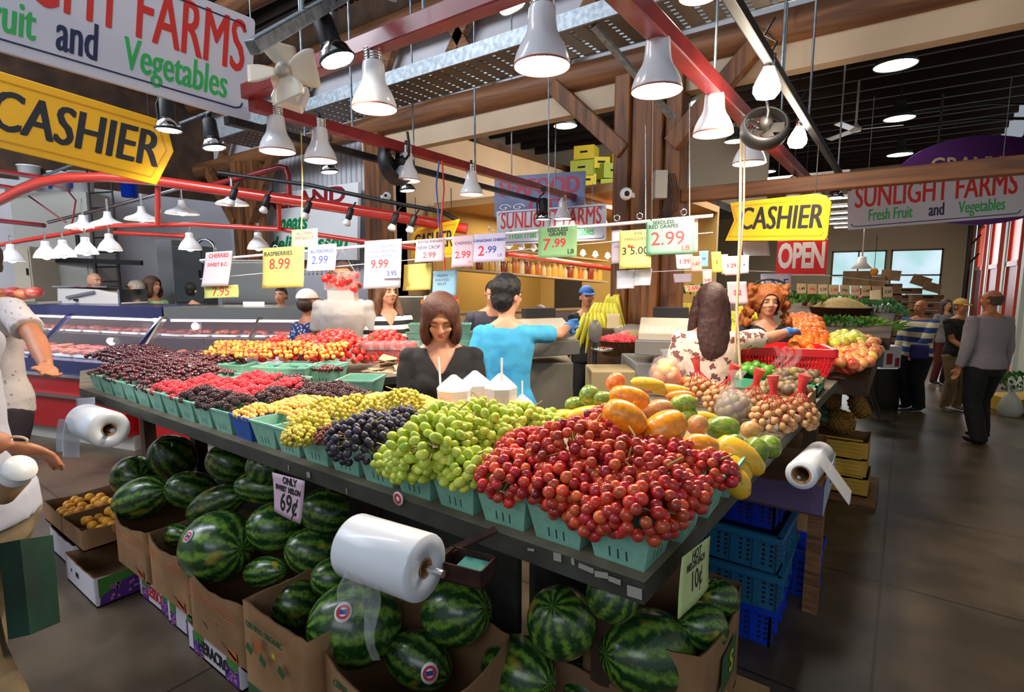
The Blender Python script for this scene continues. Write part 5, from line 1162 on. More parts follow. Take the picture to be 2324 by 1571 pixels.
cashier('yellow cashier sign with a notched left end above the open sign', M_, W, .32, [(0, 0), (.98, 0), (1, .1), (1, .82), (.95, .97), (.86, 1.03), (.02, .93), (.08, .5)], .54, .6, .35)
M_, W = panel_frame((933, 515, 592), (1041, 497, 585), .36)
cashier('yellow cashier sign with slanted right end in the middle behind the tags', M_, W, .36, [(0, .1), (.05, 0), (.9, .02), (.86, .5), (1, 1.0), (.15, .94), (0, .7)], .48, .5, .3)
M_, W = panel_frame((1760, 546, 625), (1874, 541, 625), .3); t = thing('open_sign', 'red sign with white capital letters reading open under the right cashier sign', 'sign'); t.matrix_basis = M_
MB().prism([(0, 0), (W, 0), (W, .3), (0, .3)], .008).build('board', mat('open_red', lin(222, 30, 32), .4), t); mb = MB(); outline_strip(mb, [(.004, .004), (W-.004, .004), (W-.004, .296), (.004, .296)], .008, -.001, 0); mb.build('border_line', G['enamel'], t)
MB().text('OPEN', .2, Matrix.Translation((W*.5, -.001, .155)) @ Matrix.Diagonal((W*.92/.5, 1, 1.42, 1)), 0, .008, 1, 0, ext=.0008, cs=.96).build('white_lettering', G['enamel'], t)
# meats sign on the ribbed wall
M_, W = panel_frame((572, 446, 590), (812, 412, 590), 1.15); t = thing('wall_sign', 'large white meats and delicatessen sign on the ribbed wall behind the lamps', 'sign'); t.matrix_basis = Matrix.Translation((-.02, 0.0, 0)) @ M_
MB().prism([(0, 0), (W, 0), (W, 1.15), (W*.08, 1.15), (0, 1.0)], .05).build('board', G['enamel'], t)
MB().text('RMELAND', .34, Matrix.Translation((W*.47, -.002, .99)) @ Matrix.Diagonal((W*.98/1.75, 1, 1, 1)), 0, .012).build('maroon_lettering', mat('sign_maroon', lin(140, 30, 44), .5), t)
G['mgreen'] = mat('meats_green', lin(0, 142, 80), .5)
MB().text('meats', .4, Matrix.Translation((W*.42, -.002, .62)), 0, .014, 1, .25).text('& delicatessen', .3, Matrix.Translation((W*.5, -.002, .27)) @ Matrix.Diagonal((W*.98/2.0, 1, 1.1, 1)), 0, .01, 1, .2).build('green_lettering', G['mgreen'], t)
# seafood sign
M_, W = panel_frame((1122, 402, 492), (1326, 388, 484), .5); t = thing('wall_sign', 'painted blue grey seafood sign with big red letters high on the cream wall', 'sign'); t.matrix_basis = M_ @ Matrix.Diagonal((1, 1, .5/.95, 1)); W = W
MB().prism([(0, 0), (W, 0), (W, .95), (0, .95)], .04).build('board', mat('seafood_board', lin(120, 126, 166), .5, col2=lin(96, 102, 142), scale=4), t)
MB().text('SEAFOOD', .46, Matrix.Translation((W*.5, -.002, .64)) @ Matrix.Diagonal((W*.95/2.2, 1, 1.2, 1)), 0, -.02).text('CITY', .42, Matrix.Translation((W*.6, -.002, .2)) @ Matrix.Diagonal((W*.5/1.1, 1, 1, 1)), 0, -.018).build('red_lettering', mat('seafood_red', lin(170, 30, 62), .5), t)
mb = MB()
for cx in (.12, .28):
    mb.tube([(W*cx+.09*(1-a/9)*cos(a), -.004, .2+.09*(1-a/9)*sin(a)) for a in [k*.5 for k in range(16)]], .012, 5)
mb.build('wave_scroll', G['enamel'], t)
# purple oval sign
p0 = edge(2140, 300, 460, 1.0)[1]; p1 = edge(2440, 200, 430, 1.2)[1]; M_ = frame(Vector((.75, 10.3, 3.2)), (1, .55, 0), (0, 0, 1)); t = thing('oval_sign', 'purple oval market sign with cream letters behind the right farm sign', 'sign'); t.matrix_basis = M_
MB().prism([(1.15*cos(a), .62*sin(a)) for a in [k*2*pi/40 for k in range(40)]], .05).build('board', mat('sign_purple', lin(92, 44, 120), .5), t)
MB().text('GRANVILLE', .27, Matrix.Translation((.0, -.002, .22)), 0, .006).text('ISLAND', .27, Matrix.Translation((.0, -.002, -.06)), 0, .006).text('PUBLIC MARKET', .18, Matrix.Translation((.0, -.002, -.32)), 0, .004).build('cream_lettering', mat('sign_cream', lin(206, 186, 160), .5), t)
mb = MB()
for x in (-.6, .5): mb.tube([(x, .02, .5), (x, .02, 1.2)], .015, 6)
mb.tube([(-1.0, .02, .95), (0, .02, 1.05), (1.2, .02, 1.0)], .02, 6).tube([(-1.0, .02, .75), (0, .02, .85), (1.2, .02, .8)], .02, 6); mb.build('hanging_frame', G['black'], t)

# ================================================================ price tags on the white rod
def dpt(px, k=0): u = (px-470)/1145; return 1/((1-u)/4.4+u/3.2)+k
def rodp(px, off=0, k=0): return at(px, 590-.0873*(px-470)+off, dpt(px, k))
t = thing('tag_rod', 'long white rod carrying the price notes across the middle of the picture', 'rod')
MB().tube([rodp(455), rodp(900), rodp(1300), rodp(1618)], .011, 10).build('rod', G['enamel'], t)
MB().tube([rodp(455, 42, .02), rodp(1000, 40, .02), rodp(1618, 38, .02)], .003, 6).build('string', G['enamel'], t)
for px, ht in ((1245, 180), (1465, 110), (1565, 130)): MB().tube([rodp(px), rodp(px, -30), rodp(px, -ht*2)], .004, 6).build('hanging_wire', G['steel'], t)
mb = MB()
for px in (625, 740, 1115, 1400, 1452, 1552): q = rodp(px, -14); mb.tube([q+Vector((.018*cos(a)*_c, .018*cos(a)*_s, .018*sin(a))) for a in [k*.6 for k in range(12)]], .004, 5)
mb.build('ring_clip', G['chrome'], t)
def hang(label, x0, x1, y0, y1, colr, lines, k=-.02, curl=.02, sk=0):
    d = dpt((x0+x1)/2, k); dd = .0
    pts = [at(x0, y0+(x1-x0)*.02, dpt(x0, k)), at(x1, y0-(x1-x0)*.05, dpt(x1, k)), at(x1+sk, y1-(x1-x0)*.04, dpt(x1, k)), at(x0+sk, y1, dpt(x0, k))]
    o = note(label, pts, colr, lines, curl=curl); return o
WH, YE, PK, LV, GR, BL, CRM = (232, 230, 240), (238, 214, 112), (226, 196, 214), (214, 206, 234), (150, 196, 132), (132, 176, 206), (240, 226, 180)
hang('pinkish white note with red writing at the left end of the rod', 467, 528, 572, 652, (248, 226, 224), [('CHERRIES', .17, .5, .12, 2, .001), ('SWEET B.C.', .15, .5, .38, 2, .001)], sk=-6)
hang('yellow green folded note hanging under the leftmost note', 462, 540, 650, 678, (206, 208, 110), [('7.95', .3, .5, .5, 2, 0)], k=-.03, sk=6)
hang('yellow raspberries price note reading 8.99', 596, 690, 562, 656, YE, [('RASPBERRIES', .12, .38, .16, 1, .001), ('8.99', .3, .42, .42, 2, .001), ('LB', .1, .6, .52, 2, 0)], sk=3)
hang('small cream note standing above the rod before the meats sign', 662, 721, 521, 563, CRM, [('ALL ITEMS', .14, .5, .25, 2, 0), ('PER BASKET', .13, .5, .5, 2, 0)], curl=0)
hang('white blueberries note with blue writing', 699, 764, 556, 617, WH, [('BLUEBERRIES', .14, .5, .26, 3, .001), ('2.99', .34, .45, .6, 3, .001)])
hang('large white note reading 9.99 with a small white slip on it', 828, 912, 546, 657, WH, [('LARGE BERRIES', .11, .5, .14, 3, 0), ('STRAWBERRIES', .11, .5, .24, 3, 0), ('PREMIUM', .11, .5, .34, 3, 0), ('9.99', .28, .42, .5, 2, .002)])
hang('small white slip with blue figures on the large 9.99 note', 868, 910, 610, 633, (244, 244, 250), [('3.95', .32, .5, .5, 3, .001)], k=-.06, curl=0)
hang('pale pink new crop note reading 2.99 before the middle cashier sign', 944, 1010, 543, 597, PK, [('ROYAL RAINIER', .12, .5, .12, 1, 0), ('NEW CROP', .15, .45, .38, 1, 0), ('2.99', .26, .5, .72, 2, .001)])
hang('pink note reading 2.99 beside the lavender note', 1027, 1077, 536, 608, PK, [('CHERRIES', .18, .5, .24, 1, 0), ('2.99', .42, .5, .62, 2, .001), ('LB', .16, .82, .85, 2, 0)])
hang('lavender canadian cherry note reading 2.99', 1076, 1148, 531, 597, LV, [('CANADIAN CHERRY', .11, .5, .24, 3, .001), ('2', .42, .25, .62, 2, .002), ('.99', .28, .56, .58, 3, .001), ('LB', .13, .84, .78, 3, 0)])
hang('blank yellow note on the lower string', 917, 980, 600, 661, (228, 208, 104), [], k=.03)
hang('light blue note with faint writing on the lower string', 983, 1037, 615, 675, BL, [('FRESH', .16, .4, .2, 1, 0), ('WASHED', .15, .4, .36, 1, 0), ('FRUIT', .15, .4, .52, 1, 0)], k=.03)
hang('green note reading 7.99 left of the big timber post', 1222, 1310, 516, 588, GR, [('SEEDLESS', .13, .5, .1, 1, .001), ('GRAPES', .13, .5, .24, 1, .001), ('7', .42, .22, .58, 2, .001), ('.99', .3, .54, .54, 2, .002), ('LB', .16, .85, .82, 1, .001)])
hang('yellow note reading 3 for 5.00 in front of the timber post', 1406, 1478, 523, 612, (232, 222, 120), [('RIPE', .14, .6, .1, 1, 0), ('MANGOES', .14, .5, .24, 1, 0), ('3 5.00', .34, .5, .55, 1, .001), ('for', .14, .36, .42, 2, .002)])
hang('pale lavender note behind the yellow mango note', 1388, 1412, 523, 600, (222, 206, 222), [('2.50', .3, .5, .5, 3, 0)], k=.03)
hang('green red grapes note reading 2.99 per pound, the largest note', 1467, 1576, 499, 581, (134, 186, 150), [('SEEDLESS', .11, .36, .08, 1, .001), ('RED GRAPES', .11, .36, .2, 1, .001), ('2.99', .42, .45, .56, 2, .001), ('LB', .16, .82, .84, 2, .001)])
hang('pink strip of paper beside the largest green note', 1572, 1584, 495, 575, (244, 196, 186), [], k=.02)
hang('white sheet taped to the timber post under the yellow note', 1400, 1440, 614, 657, (214, 216, 228), [], k=.05)
hang('second white sheet taped to the timber post, tilted', 1442, 1480, 612, 650, (224, 224, 232), [], k=.05, sk=-4)
# smaller notes beyond the right end of the rod
for i, (x0, x1, y0, y1, c_, tx, ink, dd, l) in enumerate([(1533, 1572, 578, 612, (196, 208, 204), '1.99', 2, 4.0, 'small grey green note below the largest green note'), (1566, 1590, 582, 618, (236, 160, 150), '1.67', 2, 3.9, 'small salmon note in the cluster right of the timber post'), (1586, 1608, 570, 608, (120, 170, 206), '99', 3, 4.0, 'small blue note in the cluster right of the timber post'),
                                              (1614, 1636, 572, 620, (232, 206, 90), '2', 1, 3.9, 'narrow yellow note in the clipped cluster'), (1634, 1652, 578, 624, (206, 216, 190), '', 1, 3.95, 'narrow pale green note in the clipped cluster'), (1642, 1674, 582, 626, (244, 196, 190), '1.29', 2, 3.8, 'pink note at the front of the clipped cluster'),
                                              (1676, 1700, 580, 622, (222, 222, 236), 'x', 3, 3.7, 'small white tilted note beside the rope'), (1684, 1744, 548, 582, (238, 236, 240), '', 1, 4.4, 'blank white card under the yellow cashier sign'), (1594, 1616, 614, 660, (240, 206, 206), '3.49', 2, 4.3, 'pink note on the second string, left'),
                                              (1650, 1694, 640, 691, (244, 206, 214), '$2', 2, 3.5, 'pink note hanging beside the rope above the floral blouse'), (1726, 1796, 622, 668, (228, 230, 244), 'SALE', 3, 4.6, 'large white note above the curly haired woman'), (1553, 1588, 648, 663, (222, 186, 150), '2.69', 2, 4.6, 'little tan card behind the dark haired woman'), (1528, 1570, 622, 642, (196, 180, 196), '', 1, 4.7, 'grey lilac card on the second string')]):
    note(l, [at(x0, y0, dd), at(x1, y0-1, dd), at(x1+(3 if i % 2 else -2), y1-1, dd), at(x0+2, y1, dd)], c_, [(tx, .4, .5, .5, ink, .001)] if tx else [], curl=.01)
t = thing('tag_string', 'thin string with clipped notes running right of the timber post', 'string'); MB().tube([at(1400, 620, 5), at(1600, 612, 4.4), at(1800, 618, 4.8), at(2020, 640, 6.5)], .003, 5).build('string', G['enamel'], t)
for i in range(9):
    x = 1808+i*24.5; d = 6.2
    note('tan price card %s from the left in the row above the vegetables' % ords[i].replace('nearest', 'first'), [at(x, 644+i*.8, d), at(x+22, 644+i*.8, d), at(x+22, 667+i, d), at(x, 667+i, d)], [(214, 186, 140), (206, 176, 130), (226, 196, 160)][i % 3], [(['1.49', '99¢', '2.29'][i % 3], .4, .5, .5, 2 if i % 2 else 1, .001)], curl=.005)
note('cream note at the right end of the card row', [at(1975, 660, 5.8), at(2000, 658, 5.8), at(2000, 682, 5.8), at(1973, 680, 5.8)], (240, 222, 180), [], curl=.01)
# hanging clear box of strawberries
t = thing('strawberry_punnet', 'clear plastic punnet of big strawberries hanging in front of the man in white', 'punnet', at(778, 655, 4.1), YAW)
random.seed(3)
for i in range(34):
    o = inst('strawberry', ME['straw'], (rnd(-.115, .115), rnd(-.06, .05), .0+rnd(0, .11)), parent=t, s=rnd(1.3, 1.9))
mb = MB().b2((-.12, -.065, -.01), (.12, .065, .13)); mb.build('clear_tub', G['film'], t)
MB().b2((-.1, -.06, -.1), (.1, .06, -.012)).build('lower_tub', mat('cloudy_tub', lin(240, 226, 226), .2, alpha=.45), t)
MB().tube([(-.1, 0, .12), (0, 0, .3), (.1, 0, .12)], .003, 5).build('wire', G['steel'], t)
# ================================================================ meat shop at the left
A0, A1, A2 = Vector((-9.6, 1.75, 0)), Vector((-6.62, 2.6, 0)), Vector((-4.75, 3.75, 0))
G['mred'] = mat('case_red_panel', lin(168, 22, 26), .3, coat=.4); G['inoxb'] = mat('blue_steel', lin(96, 100, 150), .25, .9); G['meat'] = mat('meat', lin(160, 44, 42), .4, col2=lin(200, 116, 104), scale=9, coat=.4); G['meat2'] = mat('sausages', lin(206, 130, 90), .4, col2=lin(176, 80, 60), scale=12)
G['cg'] = mat('case_glass', (.5, .5, .55), .03, alpha=.12, spec=.6); G['cb'] = mat('case_back_dark', lin(120, 84, 84), .4)
def case(label, a, b, trim, seed):
    t = thing('meat_display_case', label, 'display case', a); d = (b-a).normalized(); n = Vector((d.y, -d.x, 0)); Lc = (b-a).length
    t.matrix_basis = frame(a, d, (0, 0, 1)); random.seed(seed)        # local x along the case, -y towards the customers
    MB().b2((0, -.5, 0), (Lc, .6, .16)).build('plinth', G['grey'], t)
    MB().b2((0, -.56, .16), (Lc, .6, .74)).build('red_panel', G['mred'], t)
    mb = MB()
    for z in (.52, .75): mb.b2((0, -.6, z), (Lc, -.55, z+.035))
    mb.build('bumper_rail', G['chrome'], t)
    MB().b2((0, -.57, .785), (Lc, .6, .93)).build('case_front_sill', G['inoxb'] if trim else G['inox'], t)
    MB().b2((0, -.08, 1.37), (Lc, .55, 1.5)).build('case_top', G['inoxb'] if trim else G['inox'], t)
    MB().prism([(0, 0), (.012, 0), (.012, 1), (0, 1)], 1).v
    mb = MB(); e0, e1 = Vector((0, -.53, .93)), Vector((0, -.08, 1.38)); X = Vector((Lc, 0, 0)); k = (0, -.004, .004)
    mb.add([e0, e0+X, e1+X, e1], [(0, 1, 2, 3)]); mb.build('slanted_glass', G['cg'], t)
    mb = MB()
    for x in (0, Lc/2, Lc): mb.beam(e0+Vector((x, 0, 0)), e1+Vector((x, 0, 0)), .05, .03, up=(1, 0, 0))
    mb.build('glass_post', G['inoxb'] if trim else G['inox'], t)
    MB().b2((.02, .42, .93), (Lc-.02, .45, 1.37)).build('case_back', G['cb'], t)
    MB().b2((.05, -.05, 1.34), (Lc-.05, -.02, 1.365)).build('light_tube', emat('case_tube', (1, .82, .86), 3), t)
    MB().b2((.03, .05, 1.14), (Lc-.03, .42, 1.15)).build('glass_shelf', G['cg'], t)
    l = bpy.data.lights.new('lamp_light', 'AREA'); l.shape = 'RECTANGLE'; l.size = Lc*.9; l.size_y = .05; l.energy = 5; l.color = (1, .84, .84); o = bpy.data.objects.new('lamp_light', l); C.objects.link(o); o.parent = t; o.location = (Lc/2, 0, 1.33)
    return t, Lc
for lab, a, b, tr, sd_ in (('long slanted glass meat case with a bluish steel top and red base, left part', A0, A1, True, 1), ('meat case with plain stainless top behind the yellow cherries', A1, A2, False, 2)):
    t, Lc = case(lab, a, b, tr, sd_); Mt = t.matrix_basis
    for i in range(int(Lc/.34)):
        x = .2+i*.34
        for y, z in ((-.3, .94), (0, .94), (.24, 1.155)):
            tr_ = thing('meat_tray', 'tray of %s in the %s meat case, %s row, number %s from the left' % (('red steaks', 'pink chops', 'sausages')[(i+int(y*9)) % 3], 'left' if sd_ == 1 else 'right', {-.3: 'front', 0: 'middle', .24: 'shelf'}[y], ('one two three four five six seven eight nine ten').split()[i]), 'meat tray'); tr_.matrix_basis = Mt @ Matrix.Translation((x, y, z))
            MB().b2((-.14, -.11, 0), (.14, .11, .02)).build('tray', G['enamel'], tr_); mb = MB()
            for k in range(5): mb.ell((-.1+.05*k, rnd(-.03, .03), .035+rnd(0, .02)), (.035, .09, .025), 8, 6, Matrix.Rotation(rnd(-.4, .4), 3, 'Z'))
            mb.build('meat', G['meat'] if (i+int(y*9)) % 3 else G['meat2'], tr_)
for i, (px, py) in enumerate(((445, 741), (537, 739), (636, 738))):
    t = thing('globe_light', 'round glowing globe inside the stainless meat case, %s' % ('left', 'middle', 'right')[i], 'lamp', at(px, py, 6.45)); MB().ell((0, 0, 0), .05, 16, 10).build('globe', G['glow2'], t); MB().tube([(0, 0, .04), (0, 0, .12)], .01, 6).build('stem', G['chrome'], t)
tag(MB().b2((-.18, -.004, 0), (.18, .004, .16)).build('price_card', PC((206, 224, 232)), None, M=frame(at(140, 855, 5.9), (1, .3, 0), (0, 0, 1))), 'light blue printed card on the front of the meat case, left', 'price card')
tag(MB().b2((-.1, -.004, 0), (.16, .004, .16)).build('price_card', PC((236, 232, 228)), None, M=frame(at(572, 716, 6.3), (1, .6, 0), (0, 0, 1))), 'white card taped on the steel top of the right meat case', 'price card')
# red tube frame with enamel lamps
def tube_thing(label, pts, r, m, name='red_tube', cat='rail'): return tag(MB().tube(pts, r, 14).build(name, G[m]), label, cat)
pts = [(-60, 480, 6.7), (0, 455, 6.5), (50, 430, 6.35), (95, 413, 6.2), (150, 404, 6.1), (240, 402, 6.0), (350, 410, 5.85), (560, 440, 5.6), (750, 468, 5.5), (900, 492, 5.4), (1060, 520, 5.4)]
tube_thing('fat red tube rail curving over the meat case', [at(*p) for p in pts], .055, 'redt')
tube_thing('thin square red rail below the fat tube carrying the bell shades', [at(*p) for p in ((-30, 562, 6.7), (60, 545, 6.5), (150, 530, 6.4), (262, 512, 6.2), (445, 510, 6.0), (640, 521, 5.8), (800, 545, 5.7), (960, 566, 5.6))], .026, 'redt')
tube_thing('second red rail running lower behind the bell shades', [at(*p) for p in ((260, 528, 6.8), (420, 536, 6.6))], .026, 'redt')
tube_thing('dark red rail at the far left behind the fat tube', [at(-30, 498, 7.2), at(100, 512, 7.0)], .03, 'red'); tube_thing('dark red rail crossing above the fat tube at the far left', [at(-30, 384, 7.2), at(110, 406, 6.6)], .03, 'red'); tube_thing('lower dark red rail crossing above the fat tube at the far left', [at(-30, 418, 7.2), at(60, 432, 6.8)], .03, 'red')
tube_thing('silver pipe rising to the right behind the bell shades', [at(110, 505, 7.0), at(250, 470, 6.8), at(420, 424, 6.6)], .022, 'chrome', 'steel_pipe', 'pipe')
tube_thing('bent dark red pipe frame right of the yellow arrow', [at(480, 420, 6.6), at(560, 400, 6.4), at(636, 379, 6.2), at(650, 382, 6.2), at(655, 400, 6.2), at(656, 455, 6.1)], .032, 'red')
tube_thing('short red upright joining the fat tube and the square rail, left', [at(358, 412, 5.9), at(358, 510, 6.0)], .028, 'redt'); tube_thing('short red upright joining the fat tube and the square rail, right', [at(633, 455, 5.6), at(634, 520, 5.75)], .022, 'redt')
tube_thing('curly thin red rod under the fat tube', [at(95, 415, 6.3), at(150, 428, 6.4), at(172, 455, 6.4), at(165, 500, 6.5), at(158, 530, 6.5)], .009, 'red')
tube_thing('straight thin red rod under the fat tube', [at(65, 445, 6.5), at(150, 505, 6.6)], .009, 'red')
tube_thing('thin black lamp rail in front of the meats sign', [at(495, 392, 5.4), at(700, 420, 5.3), at(880, 458, 5.2), at(1000, 480, 5.2), at(1035, 498, 5.2)], .02, 'black', 'black_rail')
def enamel(label, p, kind=0, s=1, top=.1):
    t = thing('enamel_lamp', label, 'lamp', p); t.scale = (s, s, s)
    prof = [(.118, 0), (.12, .006), (.112, .03), (.09, .075), (.06, .11), (.045, .13), (.04, .15), (.04, .18), (.03, .19), (0, .19)] if kind == 0 else [(.17, 0), (.172, .006), (.15, .03), (.08, .06), (.045, .085), (.035, .12), (.034, .15), (0, .155)]
    MB().lathe(prof, 24).build('lamp_shade', G['enamel'], t); MB().ell((0, 0, .03), .05, 12, 8).build('bulb', G['glow2'], t); MB().tube([(0, 0, .15), (0, 0, .19+top)], .012, 6).build('stem', G['chrome'], t)
    return t
nl = 0
for i, (px, py) in enumerate(((432, 567), (250, 569), (196, 577), (145, 583), (106, 586), (28, 593), (587, 566))):
    t = enamel('white enamel bell shade under the square red rail, '+('large one right of the ladder', 'just left of the ladder', 'second left of the ladder', 'third left of the ladder', 'fourth left of the ladder', 'at the far left edge', 'half hidden by the price rod')[i], at(px, py, 6.1), 0, 1.0); 
    if i in (0, 2, 6, 5): spot(t, (0, 0, -.03), 20, .05)
for i, (px, py) in enumerate(((414, 486), (323, 500), (246, 512), (190, 520), (527, 465))):
    t = enamel('shallow white enamel shade above the square red rail, '+('topmost large one', 'second, over the ladder', 'third, left of the ladder', 'fourth, faint one at the left', 'wide one under the fat tube')[i], at(px, py, 6.3), 1, 1.05)
    if i in (0, 2): spot(t, (0, 0, -.03), 14, .05)
for i, (px, py) in enumerate(((524, 462), (598, 478), (692, 492), (787, 507), (889, 518), (930, 523))):
    t = thing('track_lamp', 'slim black track lamp with small white bulb, %s from the left on its rail' % ords[i].replace('nearest', 'first'), 'lamp', at(px, py, 5.2)); t.rotation_euler = (0, .35, YAW)
    MB().lathe([(.026, .04), (.03, .05), (.03, .15), (0, .16)], 12).build('housing', G['black'], t); MB().lathe([(0, -.03), (.035, -.02), (.04, 0), (.02, .045), (0, .05)], 14).build('bulb', G['enamel'], t); MB().tube([(0, 0, .15), (.02, 0, .22)], .01, 6).build('bracket', G['black'], t)
# ladder, rail, cabinets, machines behind the case
t = thing('ladder', 'thin black ladder leaning on the wall behind the meat case', 'ladder', (0, 0, 0)); mb = MB()
pL, pR = at(226, 690, 8.3), at(277, 690, 8.2)
for p in (pL, pR): mb.tube([p, p+Vector((0, 0, 2.0))], .014, 6)
for k in range(9): mb.tube([pL+Vector((0, 0, .12+k*.22)), pR+Vector((0, 0, .12+k*.22))], .012, 6)
mb.build('ladder_frame', G['black'], t)
tag(MB().beam(at(88, 588, 8.2), at(322, 597, 8.0), .05, .07).build('wall_shelf_bar', G['black']), 'long black bar fixed on the wall behind the bell shades', 'bar')
def cab(label, px0, py0, px1, py1, d, m, dep=.5, name='cabinet', cat='cabinet', door=True):
    a, b = at(px0, py1, d), at(px1, py1, d); h = at(px0, py0, d).z-a.z; M_ = frame(a, b-a, (0, 0, 1)); W = (b-a).length; t = thing(name, label, cat); M_.translation.z = min(a.z, 1.0)*0 if a.z < 1.2 else a.z; t.matrix_basis = M_; z1 = a.z+h-M_.translation.z
    MB().b2((0, 0, 0), (W, dep, z1)).build('body', m, t, .01)
    if door: MB().b2((W*.06, -.015, z1*.1), (W*.94, 0, z1*.94)).build('door', m, t, .004); MB().b2((W*.84, -.045, z1*.5), (W*.88, -.015, z1*.62)).build('handle', G['black'], t)
    return t
cab('big pale grey equipment cabinet on the left wall above the ladder', 45, 440, 218, 690, 8.3, G['grey']); cab('white column cabinet at the far left edge', 0, 440, 50, 690, 9.2, G['white']); cab('beige tall machine with vents left of the bell shades', 40, 560, 80, 690, 7.8, mat('beige_machine', lin(190, 178, 156), .5))
cab('tall stainless fridge behind the yellow raspberries note', 505, 590, 640, 700, 7.2, G['inox']); cab('grey machine housing behind the rod, left of the fridge', 365, 545, 400, 700, 7.8, mat('machine_grey', lin(110, 112, 112), .4), door=False)
cab('dark band saw machine between the posts behind the meat case', 400, 560, 470, 700, 7.4, mat('saw_dark', lin(50, 56, 58), .35), .3, 'band_saw', 'machine')
tag(MB().lathe([(.14, -.02), (.17, -.02), (.17, .02), (.14, .02), (.14, -.02)], 24, frame(at(465, 570, 7.3), (1, .5, 0), (0, 0, 1)) @ Matrix.Rotation(R(90), 4, 'X')).build('saw_wheel', G['chrome']), 'round steel wheel of the band saw', 'wheel')
for i, (px, py, s_) in enumerate(((138, 440, 1), (188, 440, 1.15), (70, 425, 1), (295, 448, .9))):
    t = thing('plastic_bucket', ('white bucket with a blue patch on the cabinet, left', 'larger white bucket with a blue label on the cabinet', 'white bucket at the far left on the cabinet', 'bright blue bucket on the shelf by the post')[i], 'bucket', at(px, py, 8.3)); m_ = G['enamel'] if i < 3 else G['blue']
    MB().lathe([(0, 0), (.12*s_, 0), (.14*s_, .3), (.15*s_, .3), (.15*s_, .32), (0, .32)], 18).build('bucket_body', m_, t)
    if i < 2: MB().box((.03, -.132*s_, .12), (.1, .02, .12)).build('blue_label', G['blue'], t)
t = thing('slicing_machine', 'white meat wrapping machine with a grey sloping arm on the meat case', 'machine', at(205, 690, 6.9), YAW-.2); t.scale = (1, 1, .62)
MB().prism([(-.52, 0), (.48, 0), (.42, .2), (.12, .3), (-.5, .34)], .4).build('body', mat('machine_white', lin(206, 202, 196), .35), t, .012)
MB().beam((-.34, -.02, .13), (.1, -.02, .25), .02, .05).build('arm', mat('grey_strip', lin(110, 112, 116), .4), t); MB().box((-.2, -.015, .08), (.05, .03, .04)).build('knob', G['black'], t); MB().b2((-.55, -.02, .34), (.3, .42, .37)).b2((.44, -.01, 0), (.47, .4, .3)).build('steel_lip', G['chrome'], t)
t = thing('ham_rack', 'rack of pink hams and sausages at the far left on the case', 'meat rack', at(45, 690, 6.6), YAW)
for k in range(4): MB().ell((-.2+.13*k, 0, .12+.02*(k % 2)), (.1, .1, .07), 12, 8).build('ham', G['meat'] if k % 2 else G['meat2'], t)
MB().b2((-.35, -.15, 0), (.35, .2, .03)).build('tray', G['inox'], t)
# ================================================================ deli shop in the middle
t = thing('deli_stall', 'warmly lit deli stall with hanging red tube behind the woman in blue', 'stall')
MB().b2((-6.1, 9.3, 0), (-2.6, 9.4, 2.9)).b2((-6.15, 6.2, 0), (-6.05, 9.4, 2.9)).build('stall_wall', mat('deli_wall', lin(176, 146, 84), .6), t)
MB().b2((-6.1, 6.3, 2.9), (-2.6, 9.4, 3.0)).build('stall_roof', mat('deli_roof', lin(196, 150, 96), .6), t)
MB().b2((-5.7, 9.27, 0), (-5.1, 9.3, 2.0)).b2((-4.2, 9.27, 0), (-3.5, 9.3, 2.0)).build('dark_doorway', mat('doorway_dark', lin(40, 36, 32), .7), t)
l = bpy.data.lights.new('lamp_light', 'AREA'); l.shape = 'RECTANGLE'; l.size = 3; l.size_y = 1; l.energy = 110; l.color = (1, .78, .45); o = bpy.data.objects.new('lamp_light', l); C.objects.link(o); o.parent = t; o.location = (-4.2, 7.6, 2.85)
sA, sB = at(1035, 612, 7.6), at(1365, 640, 9.0); dS = sB-sA
t = thing('glass_shelf', 'long shelf with rows of yellow lit jars above the deli counter', 'shelf'); MB().beam(sA, sB, .35, .03).build('shelf_board', G['cream'], t); MB().beam(sA+Vector((0, 0, .34)), sB+Vector((0, 0, .34)), .35, .02).build('upper_board', G['cream'], t)
random.seed(9); jm = [mat('jar_pasta', lin(236, 190, 90), .3, coat=.5), mat('jar_orange', lin(216, 130, 50), .3, coat=.5), mat('jar_cream', lin(236, 216, 170), .3, coat=.5), mat('jar_red', lin(150, 60, 40), .3, coat=.5)]; jar0 = []
for m_ in jm:
    jar0.append(MB().lathe([(0, 0), (.05, 0), (.053, .02), (.053, .13), (.035, .16), (.035, .17), (0, .17)], 12, m=0).lathe([(0, .165), (.04, .165), (.04, .19), (0, .19)], 12, m=1).mesh('jar', [m_, G['chrome']]))
for i in range(26):
    p = sA+dS*(i+.5)/26; k = i % 4 if rnd(0, 1) > .3 else 0
    o = tag(inst('jar', jar0[k], p+Vector((0, 0, .016)), (0, 0, 0), rnd(.9, 1.25)), '%s jar on the deli shelf, place %s from the left' % (('golden', 'orange', 'cream', 'dark red')[k], ords[i].replace('nearest', 'first') if i < 25 else 'last'), 'jar', 'jars on the deli shelf')
tube_thing('red tube rail with little lamps over the deli counter', [at(1150, 577, 6.6), at(1250, 590, 7.2), at(1400, 612, 8.4)], .035, 'redt')
mb = MB(); t = thing('lamp_row', 'row of small warm lamps over the deli jars', 'lamp row')
for i in range(9): p = at(1155+i*28, 560+i*3.0, 6.9+.16*i); MB().lathe([(.05, 0), (.03, .06), (0, .08)], 10, Matrix.Translation(p)).build('lamp_shade', G['enamel'], t); MB().ell(p, .026, 8, 6).build('bulb', G['glow2'], t)
